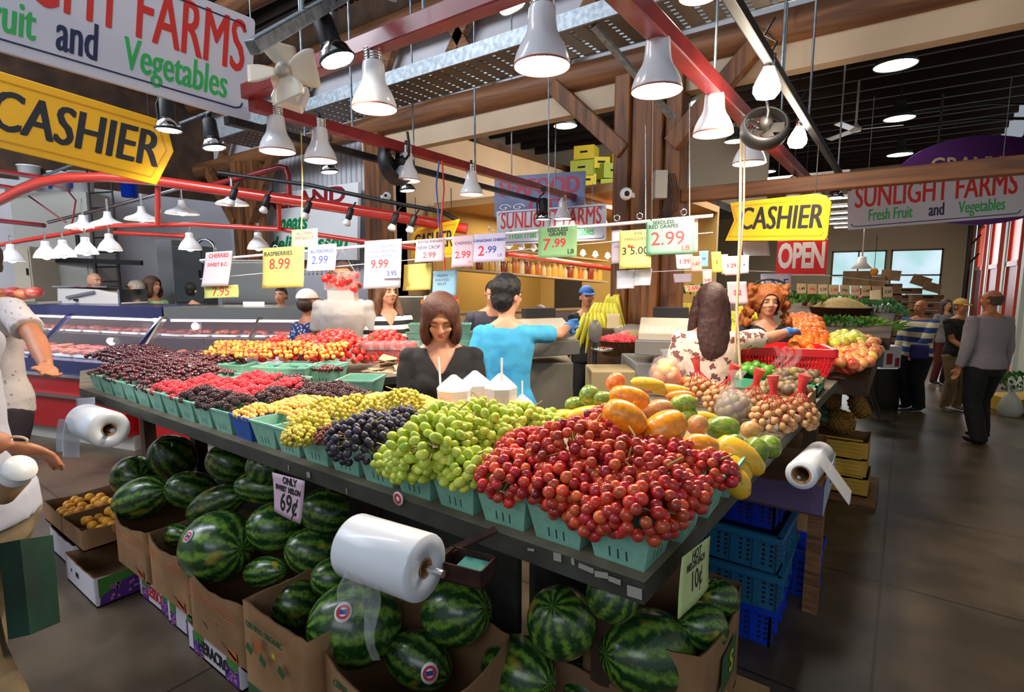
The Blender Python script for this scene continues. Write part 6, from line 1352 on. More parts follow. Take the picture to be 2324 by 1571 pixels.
t = thing('glass_counter', 'glass deli counter with food trays behind the man in dark grey', 'counter'); cA, cB = at(1030, 700, 6.6), at(1420, 712, 7.8); M_ = frame(Vector((cA.x, cA.y, 0)), Vector((cB.x-cA.x, cB.y-cA.y, 0)), (0, 0, 1)); t.matrix_basis = M_; W = (cB-cA).length
MB().b2((0, 0, 0), (W, .6, .82)).build('counter_base', mat('deli_base', lin(176, 156, 100), .5), t); MB().b2((0, 0, 1.36), (W, .5, 1.39)).build('counter_top', G['inox'], t); MB().b2((0, -.01, .82), (W, 0, 1.36)).build('front_glass', G['cg'], t)
for k in range(9): MB().b2((.1+k*W/9, .08, .84), (.08+(k+.85)*W/9, .5, .9)).build('food_tray', [jm[0], G['meat'], jm[2], mat('salad', lin(110, 140, 50), .5)][k % 4], t)
cab('grey oven hood counter left of the deli behind the striped woman', 905, 672, 1000, 770, 5.9, G['inox'], .4, 'oven', 'oven', False)
t = thing('box_of_snacks', 'open box of red and white packets on the grey counter', 'box', at(1000, 690, 5.8), YAW); MB().b2((-.2, -.08, 0), (.2, .1, .05)).build('box_body', mat('snack_box', lin(206, 120, 50), .5), t)
for k in range(6): MB().box((-.15+.06*k, 0, .06), (.045, .1, .05), Matrix.Rotation(.3, 3, 'Y')).build('packet', G['pred'] if k % 2 else G['enamel'], t)
# banana boxes on the mezzanine
t0 = None
for i, (px, py, s_) in enumerate(((1331, 350, 1), (1325, 385, 1.1), (1362, 372, .8), (1380, 392, 1.1), (1330, 412, .9), (1385, 425, 1), (1405, 365, .9))):
    t = thing('banana_box', ('yellow fruit box on top of the mezzanine pile', 'yellow green box left in the mezzanine pile', 'small yellow box in the middle of the mezzanine pile', 'yellow box with dark holes at the right of the mezzanine pile', 'green box at the bottom left of the mezzanine pile', 'green box at the bottom right of the mezzanine pile', 'dim yellow box at the back of the mezzanine pile')[i], 'box', at(px, py, 11.5), rnd(.2, 1.1)); MB().b2((-.22*s_, -.2*s_, -.14*s_), (.22*s_, .2*s_, .14*s_)).build('box_body', mat('banana_box_%d' % i, lin(*((206, 190, 60) if i % 2 == 0 else (160, 176, 70))), .7), t); MB().b2((-.08, -.205*s_, -.01), (.08, -.2*s_, .03)).build('handle_hole', G['slotd'], t)
tag(MB().b2((-6.1, 9.5, 3.25), (-3.2, 13.8, 3.4)).build('mezzanine_floor', G['woodd']), 'dark mezzanine floor carrying the yellow boxes', 'platform')
# ================================================================ inside the stall: scales, registers, bins
def register(label, p, rz, s=1, dark=False):
    t = thing('cash_register', label, 'cash register', p, rz); t.scale = (s, s, s); m_ = mat('register_body', lin(196, 186, 168) if not dark else lin(96, 100, 104), .45)
    MB().b2((-.2, -.2, 0), (.2, .2, .1)).build('drawer', mat('register_drawer', lin(120, 118, 112), .5), t, .006)
    Ms = Matrix(((0, -1, 0, 0), (1, 0, 0, 0), (0, 0, 1, 0), (0, 0, 0, 1)))
    MB().prism([(-.18, .1), (.18, .1), (.18, .2), (.02, .24), (-.18, .15)], .36, Matrix.Translation((.18, 0, 0)) @ Matrix.Rotation(R(90), 4, 'Z')).build('body', m_, t, .006)
    mb = MB()
    for i in range(6):
        for j in range(4): mb.box((-.13+i*.035, -.14+j*.035, .165+.012*j), (.024, .024, .012))
    mb.build('keypad', G['enamel'], t); MB().b2((-.1, .05, .24), (.14, .12, .31)).build('display', G['ink'], t, .004); return t
register('beige cash register on the grey bin right of the woman in blue', at(1228, 800, 4.2), YAW+.4, 1.1)
cab('grey rubbish bin stand under the beige cash register', 1175, 822, 1300, 930, 4.1, mat('bin_grey', lin(120, 112, 98), .6), .45, 'bin_stand', 'stand', False)
register('pale cash register with a paper strip left of the floral blouse', at(1512, 800, 3.75), YAW-.3, 1.0); register('second register with a blue display beside the floral blouse', at(1575, 803, 3.9), YAW-.2, .9, True)
cab('grey till counter under the two registers', 1440, 822, 1600, 935, 3.7, mat('till_counter', lin(130, 130, 128), .5), .5, 'till_counter', 'counter', False)
cab('dark low shelf unit right of the timber post inside the stall', 1345, 745, 1450, 900, 5.0, G['woodd'], .4, 'shelf_unit', 'shelf', False)
cab('open till shelf in the gap between the registers and the papayas', 1340, 840, 1440, 960, 3.6, mat('shelf_beige', lin(150, 132, 96), .6), .3, 'shelf_unit', 'shelf', False)
t = thing('hanging_scale', 'grey hanging dial scale on a stand behind the blue glove', 'scale', at(1350, 790, 3.9), YAW); MB().ell((0, 0, .12), (.05, .045, .085), 16, 10).build('dial_head', mat('scale_grey', lin(110, 104, 100), .4), t); MB().tube([(0, 0, -.4), (0, .0, .05)], .018, 10).build('pole', G['black'], t); MB().lathe([(0, 0), (.07, .0), (.08, .02), (0, .02)], 16, Matrix.Translation((.05, 0, -.02))).build('pan', G['chrome'], t)
note('long paper receipt hanging by the bananas', [at(1378, 712, 5), at(1408, 712, 5), at(1405, 770, 5), at(1376, 770, 5)], (226, 206, 160), [], curl=0)
def bananas(label, p, s=1, n=7, rz=0):
    t = thing('banana_bunch', label, 'bananas', p, rz); t.scale = (s, s, s)
    for k in range(n):
        a = (k-n/2)*.22; pts_ = [Vector((.02*(k-n/2)+sin(a)*.02*j*j*.3, -.03*j+.006*j*j, -.012*j*j+.01*j)) for j in range(6)]
        MB().tube(pts_, [.006, .014, .018, .018, .014, .005], 8).build('banana', G['banana'], t)
bananas('yellow banana bunch beside the big timber post, front', at(1382, 690, 5.2), 1.6); bananas('yellow banana bunch behind the blue glove', at(1350, 712, 5.1), 1.5, 6, .6); bananas('green banana bunch behind the dark haired woman', at(1568, 690, 6.0), 1.4, 7, .2); bananas('hanging banana bunch by the timber post', at(1400, 670, 5.3), 1.2, 6, -.4)
t = thing('candy_basket', 'wicker basket of red wrapped sweets under a cloth by the timber post', 'basket', at(1405, 805, 4.4)); MB().lathe([(0, 0), (.13, 0), (.16, .12), (.17, .12)], 20).build('basket_body', mat('wicker', lin(150, 106, 66), .8, col2=lin(110, 76, 46), scale=60), t)
for i in range(40): a = i*2.4; r_ = .14*math.sqrt(i/40); inst('sweet', ME['rasp'], (r_*cos(a), r_*sin(a), .12+.03*(1-i/40)), s=1.3, parent=t)
t = thing('plastic_tub', 'clear plastic salad tub on the stall beside the timber post', 'tub', at(1432, 775, 4.6)); MB().lathe([(0, 0), (.12, 0), (.15, .1), (.1, .14), (0, .15)], 20).build('tub_body', G['film'], t); MB().ell((0, 0, .05), (.11, .11, .05), 12, 8).build('salad', mat('salad_leaf', lin(120, 160, 70), .5, col2=lin(206, 60, 60), scale=20), t)
# clear strawberry punnets and stacked green baskets behind the seated woman
k = 0
for r_ in range(3):
    for c_ in range(5):
        k += 1; px, py = 830+c_*24+r_*3, 826-r_*17; d_ = 4.05-.06*r_
        t = thing('fruit_punnet', 'clear punnet of strawberries, %s layer, %s from the left, beside the seated woman' % (('bottom', 'middle', 'top')[r_], ords[c_].replace('nearest', 'first')), 'punnet', at(px, py, d_), .5, 'clear punnets of strawberries'); MB().b2((-.055, -.05, 0), (.055, .05, .055)).build('clear_tub', G['film'], t)
        MB().ell((0, 0, .03), (.05, .045, .028), 10, 6).build('berries', G['strawb'], t)
for i in range(14):
    px, py = 955+(i % 5)*30, 800-(i//5)*18; p = at(px, py, 4.3); o = bpy.data.objects.new('pulp_basket', BK); C.objects.link(o); o.location = p; o.rotation_euler = (0, 0, rnd(.3, .7))
    tag(o, 'empty green basket stacked behind the seated woman, layer %s, %s' % ('one two three'.split()[i//5], ords[i % 5].replace('nearest', 'first')), 'basket', 'spare baskets behind the seated woman')
t = thing('paper_bag', 'crumpled tan bags lying beside the strawberry punnets', 'bag', at(885, 850, 3.55)); mb = MB()
for i in range(7): mb.box((rnd(-.1, .1), rnd(-.06, .06), .02+.012*i), (.16, .1, .004), Euler((rnd(-.3, .3), rnd(-.3, .3), rnd(0, 3))).to_matrix())
mb.build('bag_body', mat('tan_bag', lin(176, 150, 120), .7), t)

# ================================================================ produce stands beyond the stall
def stand(label, x0, y0, x1, y1, z0, z1, m, name='produce_stand'):
    t = thing(name, label, 'stand'); MB().b2((x0, y0, 0), (x1-.56, y1, z0-.1)).build('stand_base', m, t)
    MB().add([(x0, y0, z0), (x1, y0, z0), (x1, y1, z1), (x0, y1, z1), (x0, y0, z0-.12), (x1, y0, z0-.12), (x1, y1, z0-.12), (x0, y1, z0-.12)], [(0, 1, 2, 3), (4, 5, 1, 0), (5, 6, 2, 1), (6, 7, 3, 2), (7, 4, 0, 3)]).build('sloping_top', m, t); return t
stand('dark produce stand with the apples, beyond the red basket', -2.4, 4.75, -.18, 6.5, 1.05, 1.25, G['woodd']); stand('higher dark produce stand with the vegetables', -2.6, 6.55, -.1, 9.2, 1.22, 1.45, G['woodd'])
random.seed(77)
def region(name, me, label, cat, group, pxs, z, d, n_layers=1, dome=.06, cap=300, rot=None):
    """pxs: corners in the photograph of the patch on the plane z"""
    P = [uz(px, py, z) for px, py in pxs]
    h_ = Heap(name, me, label, cat, group, cap)
    def fn(u, v): p = P[0].lerp(P[1], u).lerp(P[3].lerp(P[2], u), v); return p+Vector((0, 0, dome*(1-abs(2*u-1)**3)*(1-abs(2*v-1)**3)))
    h_.fill(fn, d, n_layers); h_.done(rot); return h_
region('apple', ME['apple'], 'red and yellow apple on the near side of the apple heap beyond the red basket', 'apple', 'apples beyond the red basket', [(1885, 822), (1985, 822), (2000, 775), (1890, 772)], 1.22, .082, 1, .08)
region('green_apple', ME['appleg'], 'yellow green apple behind the red apples', 'apple', 'green apples behind the red ones', [(1885, 785), (1960, 780), (1960, 762), (1880, 765)], 1.30, .082, 1, .05)
region('peach', ME['peach'], 'pink peach heaped in front of the apples', 'peach', 'peaches by the red basket', [(1860, 830), (1960, 838), (1985, 812), (1880, 806)], 1.18, .08, 1, .05)
region('orange', ME['orange'], 'orange in the tall heap between the curly haired woman and the vegetables', 'orange', 'oranges right of the curly haired woman', [(1790, 800), (1880, 785), (1860, 722), (1785, 715)], 1.32, .08, 1, .08)
region('orange', ME['mandarin'], 'small orange in the heap left of the floral blouse', 'orange', 'small oranges left of the floral blouse', [(1535, 770), (1600, 770), (1590, 716), (1535, 716)], 1.36, .07, 1, .08)
region('orange', ME['orange'], 'big orange or grapefruit in the row beside the registers', 'orange', 'large oranges by the registers', [(1455, 792), (1560, 790), (1560, 750), (1470, 748)], 1.26, .1, 1, .05)
region('green_apple', ME['appleg'], 'green apple between the two women at the till', 'apple', 'green apples between the two women', [(1655, 780), (1700, 780), (1700, 712), (1655, 712)], 1.36, .08, 1, .05)
# vegetables: baskets, leafy heaps
def leafy(label, p, r, n, m, seed, up=.5, cat='vegetables', name='leafy_vegetables'):
    random.seed(seed); mb = MB()
    for i in range(n):
        a = rnd(0, 6.28); q = math.sqrt(rnd(0, 1)); b = Vector((cos(a)*q*r[0], sin(a)*q*r[1], r[2]*(1-q*q))); d = Vector((cos(a)*rnd(.3, 1), sin(a)*rnd(.3, 1), up+rnd(0, .6))).normalized()*rnd(.04, .085); w = d.cross(Vector((rnd(-1, 1), rnd(-1, 1), .3))).normalized()*rnd(.01, .022)
        mb.add([b-w*.4, b+w*.4, b+d*.6+w, b+d, b+d*.6-w], [(0, 1, 2, 3, 4)])
    return tag(mb.build(name, m, None, loc=p), label, cat, kind='stuff')
g1 = mat('dark_greens', lin(36, 96, 34), .5, col2=lin(70, 140, 50), scale=8); g2 = mat('light_greens', lin(130, 170, 60), .5, col2=lin(90, 150, 50), scale=8); g3 = mat('kale_greens', lin(60, 130, 80), .5, col2=lin(100, 170, 110), scale=8)
leafy('dark leafy greens below the wicker basket', at(1900, 748, 6.3), (.35, .2, .12), 260, g1, 1); leafy('pale lettuce and celery leaves left of the striped man', at(1960, 745, 6.4), (.3, .2, .1), 220, g2, 2)
leafy('bushy kale at the right end of the vegetable stand', at(1985, 715, 7.2), (.35, .3, .2), 320, g3, 3); leafy('mixed salad leaves at the back of the vegetable stand', at(1870, 690, 7.8), (.5, .3, .14), 260, g2, 4); leafy('green herbs above the curly haired woman\'s shoulder', at(1815, 690, 7.2), (.3, .3, .15), 200, g1, 5); leafy('leafy herbs hanging over the back stand near the timber post', at(1590, 672, 7.6), (.5, .3, .12), 220, g1, 6)
leafy('spinach heap low at the right edge of the picture', at(2330, 880, 7.0), (.4, .6, .15), 300, g1, 7)
for i in range(10):
    p = at(1955+i*7.5, 752-(i % 3)*5, 6.1); tag(MB().tube([p, p+Vector((.1, .05, .03)), p+Vector((.2, .12, .05+.01*(i % 3)))], [.012, .012, .008], 6).build('celery_stalk', g2), 'pale green celery stalk in the fan left of the striped man', 'celery', 'celery stalks')
t = thing('wicker_basket', 'round dark wicker basket heaped with pale ginger', 'basket', at(1905, 722, 7.0)); MB().lathe([(0, 0), (.3, 0), (.36, .14), (.38, .14), (.36, .15), (.33, .12)], 24).build('basket_body', mat('dark_wicker', lin(58, 38, 22), .7, col2=lin(90, 60, 34), scale=50, bump=.3), t)
MB().lathe([(.34, .12), (.24, .2), (.1, .26), (0, .27)], 24).build('ginger_heap', mat('ginger', lin(206, 180, 110), .7, col2=lin(176, 146, 80), scale=30, bump=.6), t)
random.seed(8)
for i in range(26):
    k = ('eggplant', 'radish', 'white_onion')[i % 3]; mm = [mat('eggplant_skin', lin(50, 24, 62), .25, coat=.5), mat('radish_skin', lin(214, 70, 100), .4), mat('onion_skin', lin(236, 228, 220), .4)][i % 3] if i < 3 else kk[i % 3]
    if i < 3: kk = (kk if i else [])+[mm]
    px, py, d_ = ((1945+rnd(-22, 22), 698+rnd(-7, 7), 8.3), (1975+rnd(-30, 25), 682+rnd(-8, 8), 8.9), (2010+rnd(-20, 22), 706+rnd(-14, 14), 8.2))[i % 3]
    o = MB().ell((0, 0, 0), [(.04, .04, .09), (.035, .035, .035), (.045, .045, .045)][i % 3], 10, 8).build(k, mm, None, loc=at(px, py, d_)); o.rotation_euler = (rnd(0, 3), rnd(0, 3), 0)
    tag(o, ('dark purple eggplant behind the ginger basket', 'pink radish at the back of the vegetable stand', 'white onion at the right of the vegetable stand')[i % 3], k.replace('_', ' '), ('eggplants behind the ginger', 'radishes at the back', 'white onions at the right')[i % 3])
region('lemon', fruit_mesh('lemon', .035, mat('lemon_skin', lin(236, 210, 60), .4), (1, 1, 1.25), 10, 7), 'yellow lemon in the small heap above the green apples', 'lemon', 'lemons near the till', [(1680, 716), (1720, 716), (1720, 700), (1680, 700)], 1.5, .07, 1, .04)
t = thing('hanging_scale', 'white produce scale under the strip lights above the vegetable stand', 'scale', at(1955, 610, 7.5), 0); MB().lathe([(0, 0), (.13, 0), (.06, .08), (.05, .16), (0, .17)], 16).build('scale_hood', G['enamel'], t); MB().tube([(0, 0, .16), (0, 0, 1.2)], .01, 6).build('chain', G['chrome'], t)
t = thing('hanging_ornament', 'orange round ornament hanging above the vegetable stand', 'ornament', at(1984, 617, 7.4)); MB().ell((0, 0, 0), (.05, .05, .055), 12, 8).build('orange_ball', mat('ornament_orange', lin(236, 150, 40), .5), t); MB().tube([(0, 0, .05), (0, 0, .5)], .004, 5).build('string', G['black'], t)
tag(MB().sheet(lambda u, v: at(1962+14*u+30*v*v, 800+150*v, 5.6-.3*u)+Vector((0, 0, .02*sin(u*9+v*4))), 10, 14).build('plastic_bag', mat('silver_bag', lin(190, 186, 176), .25, alpha=.8)), 'silvery plastic bag hanging down over the pineapples', 'bag')
# stacked crates near the end wall
random.seed(12); bc = mat('brown_crate', lin(120, 92, 62), .8, col2=lin(96, 72, 48), scale=4); sts = [(2008, 640, 13.0, 9, 'first'), (2052, 650, 12.6, 10, 'second'), (2098, 665, 12.3, 8, 'third'), (1975, 650, 13.4, 8, 'leftmost')]
for px, py, d_, n, nm in sts:
    top = at(px, py, d_); h_ = (top.z-.02)/n
    for k in range(n):
        t = thing('brown_crate', 'flat brown crate, %s stack by the end windows, %s layer up' % (nm, ords[k].replace('nearest', 'first')), 'crate', (top.x, top.y, .0+k*h_), rnd(-.06, .06)+.3, 'crates stacked near the end windows')
        MB().b2((-.3, -.22, .01), (.3, .22, h_-.02)).build('crate_body', bc, t); MB().b2((-.1, -.225, h_*.5), (.1, -.22, h_*.75)).build('handle_hole', G['slotd'], t)
for i, (px, py, d_, s_, r_) in enumerate(((2022, 625, 12.9, .32, .1), (2090, 638, 12.2, .3, .35), (1945, 632, 12.6, .45, 0), (2115, 652, 12.0, .26, .3), (1985, 640, 13.0, .36, 0))):
    tag(MB().box((0, 0, 0), (s_*1.2, s_, s_*.75), Matrix.Rotation(r_, 3, 'Y')).build('carton', bc, None, .005, loc=at(px, py, d_)), ('big brown carton on the middle crate stack', 'tilted carton on the second crate stack', 'long brown carton seen before the left end window', 'small tilted carton right on the crate stacks', 'square carton beside the tilted ornament')[i], 'carton')
cab('black cabinet at the aisle beside the striped man', 1988, 836, 2040, 930, 7.6, mat('black_cabinet', lin(34, 32, 26), .4), .6, 'low_cabinet', 'cabinet', False)
t = thing('cooler_box', 'white printed cooler box on the black cabinet', 'box', at(2012, 833, 7.5), YAW); MB().b2((-.12, -.1, 0), (.12, .1, .3)).build('box_body', G['enamel'], t, .006); MB().b2((-.08, -.102, .05), (.0, -.1, .2)).b2((.04, -.102, .02), (.1, -.1, .14)).build('printed_marks', G['pred'], t)
cab('orange edged fruit bin at the right edge of the picture', 2290, 905, 2400, 990, 7.3, mat('yellow_bin', lin(186, 150, 40), .6), .5, 'fruit_bin', 'bin', False)
note('red and white card lying below the red basket', [at(1885, 822, 4.3), at(1945, 836, 4.3), at(1940, 853, 4.2), at(1880, 840, 4.2)], (226, 90, 60), [], curl=0)
# ================================================================ people
G['glv'] = mat('blue_glove', lin(64, 130, 206), .4)
def solid(mb, name, m, vox, parent, smooth=2, disp=0, dsc=.12, cut=None, sm=None):
    me0 = mb.mesh('tmp', m); o = bpy.data.objects.new('tmp', me0); C.objects.link(o)
    r = o.modifiers.new('r', 'REMESH'); r.mode = 'VOXEL'; r.voxel_size = vox; r.use_smooth_shade = True
    if smooth: s_ = o.modifiers.new('s', 'SMOOTH'); s_.iterations = smooth; s_.factor = .5
    if disp:
        tx = bpy.data.textures.get('cloth_%g' % dsc) or bpy.data.textures.new('cloth_%g' % dsc, 'CLOUDS'); tx.noise_scale = dsc; tx.noise_depth = 2
        d = o.modifiers.new('d', 'DISPLACE'); d.texture = tx; d.strength = disp; d.mid_level = .5
    me = bpy.data.meshes.new_from_object(o.evaluated_get(bpy.context.evaluated_depsgraph_get()))
    bpy.data.objects.remove(o); bpy.data.meshes.remove(me0)
    if cut:
        kill = [v.index for v in me.vertices if cut(v.co)]
        if kill:
            import bmesh
            bm = bmesh.new(); bm.from_mesh(me); bm.verts.ensure_lookup_table(); bmesh.ops.delete(bm, geom=[bm.verts[i] for i in kill], context='VERTS')
            bd = {v: [e_.other_vert(v) for e_ in v.link_edges if e_.is_boundary] for v in bm.verts if v.is_boundary}
            for _ in range(8):
                nw = {v: (v.co*.4+sum((q.co for q in n_), Vector())*(.6/len(n_))) for v, n_ in bd.items() if n_}
                for v, c_ in nw.items(): v.co = c_
            bm.to_mesh(me); bm.free()
    me.name = name; me.materials.clear(); me.materials.append(m); me.polygons.foreach_set('use_smooth', [True]*len(me.polygons)); me.update()
    q = bpy.data.objects.new(name, me); C.objects.link(q); q.parent = parent; return q
def ik(a, t, l1, l2, hint):
    d = t-a; L_ = min(d.length, (l1+l2)*.995); d = d.normalized()*L_ if d.length > 0 else d; t = a+d
    x = (l1*l1-l2*l2+L_*L_)/(2*L_); h_ = math.sqrt(max(0, l1*l1-x*x)); u = d.normalized(); p = (hint-u*hint.dot(u)).normalized()
    return a+u*x+p*h_, t
def person(label, p, face, H, skin='skin', hair=('short', (26, 20, 18)), top=None, legs=None, shoes=(24, 22, 22), arms=None, lean=0, head=(0, 0), w=1.0, fem=False, vox=.009, leg_t=None, closed=False, gloves=(), belt=None, sleeve='short', vneck=0, extra=None, cut_low=None, twist=0):
    """face: direction the figure looks along (rotation of -y about z); arms: {'L': world point or local tuple, 'R': ...} for the hands"""
    S_ = H/1.72; t = thing('person', label, 'person', p, face); t.scale = (S_, S_, S_)
    Wm = Matrix.Translation(p) @ Matrix.Rotation(face, 4, 'Z') @ Matrix.Diagonal((S_, S_, S_, 1)); Wi = Wm.inverted()
    hip = Vector((0, 0, .92)); U = Matrix.Translation(hip) @ Matrix.Rotation(lean, 4, 'X') @ Matrix.Rotation(twist, 4, 'Z') @ Matrix.Translation(-hip)
    nk = Vector((0, .0, 1.49)); Hd = U @ Matrix.Translation(nk) @ Matrix.Rotation(head[0], 4, 'Z') @ Matrix.Rotation(head[1], 4, 'X') @ Matrix.Translation(-nk)
    sk = G[skin]; sw = (.168 if fem else .19)*w; V = Vector
    def trunk(mb, e=0, z0=.78, z1=1.47):
        rs = [(.78, .13, .10, .0), (.86, .168 if fem else .16, .115, .0), (.94, .172 if fem else .162, .112, 0), (1.04, .138 if fem else .152, .1, 0), (1.14, .137 if fem else .155, .098, 0), (1.24, .152 if fem else .168, .112 if fem else .108, -.008 if fem else 0), (1.33, .162 if fem else .182, .106, 0), (1.40, .158 if fem else .178, .086, .008), (1.445, .115 if fem else .13, .068, .012), (1.48, .062, .058, .01)]
        mb.loft([((U if z > .93 else Matrix()) @ V((0, y, z)), (rx*w+e+(.012 if e and z < 1.0 else 0)), (ry*w+e+(.012 if e and z < 1.0 else 0))) for z, rx, ry, y in rs if z0 <= z <= z1+.02], 24)
        if fem and z0 < 1.2:
            for s_ in (-1, 1): mb.ell(U @ V((s_*.07, -.075, 1.255)), (.062+e, .052+e, .06+e), 12, 8)
    J = {}
    for s_, k in ((1, 'L'), (-1, 'R')):
        a = U @ V((s_*sw, .005, 1.388)); tg = (arms or {}).get(k)
        if tg is None: tg = V((s_*(sw+.07), -.03, .86)); tg = U @ tg if abs(lean) < .35 else tg
        elif len(tg) == 4: tg = Wi @ V(tg[:3])
        else: tg = V(tg)
        hint = V((s_*.22, .9, -.4)); e, wr = ik(a, tg, .285, .25, hint); J[k] = (a, e, wr)
    body = MB(); trunk(body); body.tube([U @ V((0, .015, 1.42)), U @ V((0, .005, 1.5)), Hd @ V((0, -.005, 1.56))], [.062, .052, .052], 14)
    Hq = Hd.to_3x3()
    body.ell(Hd @ V((0, .008, 1.645)), (.075, .094, .088), 18, 14, Hq); body.ell(Hd @ V((0, -.028, 1.585)), (.06, .062, .066), 16, 12, Hq); body.ell(Hd @ V((0, -.052, 1.545)), (.034, .034, .028), 12, 8, Hq)
    body.ell(Hd @ V((0, -.074, 1.658)), (.05, .022, .02), 12, 8, Hq)
    body.caps(Hd @ V((0, -.088, 1.64)), Hd @ V((0, -.105, 1.605)), .009, .0135, 10)
    for s_ in (-1, 1):
        body.ell(Hd @ V((s_*.078, .008, 1.61)), (.011, .02, .031), 10, 8, Hq); body.ell(Hd @ V((s_*.036, -.07, 1.6)), (.022, .018, .018), 10, 8, Hq); body.ell(Hd @ V((s_*.012, -.098, 1.602)), (.009, .01, .008), 8, 6, Hq)
    body.ell(Hd @ V((0, -.09, 1.572)), (.02, .009, .008), 10, 6, Hq)
    for s_, k in ((1, 'L'), (-1, 'R')):
        a, e, wr = J[k]; body.caps(a, e, .047*w, .036*w, 14); body.tube([e, e.lerp(wr, .35), wr], [.038*w, .037*w, .025*w], 14); body.ell(e, .038*w, 12, 8)
        if vox < .015:
            d = (wr-e).normalized(); side = V((0, 1, 0)) if abs(d.y) < .8 else V((0, 0, 1)); pn = d.cross(side).normalized(); sd_ = pn.cross(d).normalized()  # sd_: across the palm
            Mh = Matrix((sd_, d, pn)).transposed()
            body.ell(wr+d*.045, (.04, .052, .017), 12, 8, Mh)
            for q in range(4):
                b0 = wr+d*(.082-.004*abs(q-1.4))+sd_*(-.028+.0185*q); l_ = (.062, .072, .068, .054)[q]; c1 = b0+d*l_*.5+pn*.008; c2 = c1+d*l_*.42+pn*.024
                body.caps(wr+d*.06+sd_*(-.022+.015*q), b0, .0095, .0095, 8); body.caps(b0, c1, .0092, .0085, 8); body.caps(c1, c2, .0085, .0072, 8)
            tb = wr+d*.022-sd_*.026; t1 = tb-sd_*.028+d*.03+pn*.012; body.caps(tb, t1, .0125, .0105, 8); body.caps(t1, t1+d*.032+pn*.012, .0102, .0085, 8)
        else: body.ell(wr+(wr-e).normalized()*.07, (.035, .03, .07), 10, 8, between((0, 0, 0), wr-e))
    LG = {}
    for s_, k in ((1, 'L'), (-1, 'R')):
        h0 = V((s_*.088*w, 0, .88)); f = (leg_t or {}).get(k); ft = V(f) if f else V((s_*.1, .02, .085)); kn, an = ik(h0, ft, .41, .40, V((0, -1, .1))); LG[k] = (h0, kn, an)
        body.tube([h0, h0.lerp(kn, .5), kn, kn.lerp(an, .35), an], [.088*w, .074*w, .054*w, .056*w, .038*w], 16); body.ell(kn, .054*w, 12, 8); body.ell(h0, .088*w, 12, 8); body.ell(an+V((0, -.05, -.045)), (.036, .1, .03), 10, 8)
    b = solid(body, 'body', sk, vox, t, 3)
    # face details
    for s_ in (-1, 1):
        if closed: MB().tube([Hd @ V((s_*.018, -.0885, 1.63)), Hd @ V((s_*.031, -.0895, 1.626)), Hd @ V((s_*.046, -.083, 1.63))], [.0015, .0022, .0015], 6).build('eyelash', HM(hair[1]), t)
        else: MB().ell(Hd @ V((s_*.031, -.0785, 1.632)), (.0125, .0095, .0075), 12, 8, Hq).build('eye', G['eye'], t); MB().ell(Hd @ V((s_*.031, -.0862, 1.632)), (.0055, .0035, .0055), 10, 6, Hq).build('iris', G['iris'], t)
        MB().tube([Hd @ V((s_*.014, -.0945, 1.65)), Hd @ V((s_*.03, -.0955, 1.656)), Hd @ V((s_*.05, -.083, 1.65))], [.003, .0038, .002], 6).build('eyebrow', HM(hair[1]), t)
    MB().ell(Hd @ V((0, -.0985, 1.576)), (.02, .006, .0045), 12, 6, Hq).ell(Hd @ V((0, -.0972, 1.568)), (.016, .006, .005), 12, 6, Hq).build('lips', G['lips'], t)
    # hair
    st, hc_ = hair[0], HM(hair[1]); fc = Hd @ V((0, -.115, 1.585)); Hdi = Hd.inverted()
    def facecut(rx, rz, zc=1.6): return lambda c: (lambda q: q.y < -.012 and (q.x/rx)**2+((q.z-zc)/rz)**2 < 1)(Hdi @ c)
    if st != 'none':
        hm = MB(); dp = .006
        if st in ('short', 'balding', 'grey'):
            hm.ell(Hd @ V((0, .014, 1.655)), (.084, .102, .094), 20, 14, Hq); hm.ell(Hd @ V((0, .045, 1.60)), (.074, .06, .07), 16, 10, Hq); cut = lambda c: (lambda q: (q.y < -.02 and q.z < 1.685) or q.z < 1.565 or (q.y < .03 and q.z < 1.60) or (st == 'balding' and q.z > 1.675))(Hdi @ c)
        elif st == 'crop':
            hm.ell(Hd @ V((0, .016, 1.668)), (.092, .108, .1), 20, 14, Hq); hm.ell(Hd @ V((0, .05, 1.605)), (.08, .065, .085), 16, 10, Hq); dp = .014; cut = lambda c: (lambda q: (q.y < -.03 and q.z < 1.69) or (q.y < .0 and q.z < 1.62))(Hdi @ c)
        elif st == 'bob':
            hm.ell(Hd @ V((0, .012, 1.65)), (.1, .115, .108), 22, 16, Hq); hm.ell(Hd @ V((0, .03, 1.57)), (.108, .09, .09), 20, 14, Hq)
            for s_ in (-1, 1): hm.ell(Hd @ V((s_*.078, -.015, 1.55)), (.034, .06, .085), 14, 10, Hq)
            f_ = facecut(.058, .112, 1.59); cut = f_; dp = .005
        elif st == 'long':
            hm.ell(Hd @ V((0, .012, 1.65)), (.092, .11, .102), 20, 14, Hq); hm.loft([(Hd @ V((0, .055, 1.66)), .08, .065), (Hd @ V((0, .065, 1.55)), .088, .055), (U @ V((0, .085, 1.42)), .1, .045), (U @ V((0, .1, 1.33)), .085, .035), (U @ V((.015, .1, 1.26)), .04, .02)], 18)
            for s_ in (-1, 1): hm.tube([Hd @ V((s_*.075, .0, 1.66)), Hd @ V((s_*.092, .0, 1.56)), U @ V((s_*.1, -.02, 1.43)), U @ V((s_*.1, -.05, 1.36))], [.03, .034, .036, .015], 12)
            cut = facecut(.058, .092); dp = .008
        elif st == 'curly':
            hm.ell(Hd @ V((0, .02, 1.64)), (.125, .125, .125), 20, 14, Hq)
            random.seed(4)
            for i in range(120):
                a = rnd(-.6, 3.75); z = rnd(1.42, 1.74); r_ = .125+.05*(1.72-z)/.3; hm.ell(Hd @ V((cos(a)*r_, .01+sin(a)*r_*.9, z)), rnd(.016, .03), 8, 6)
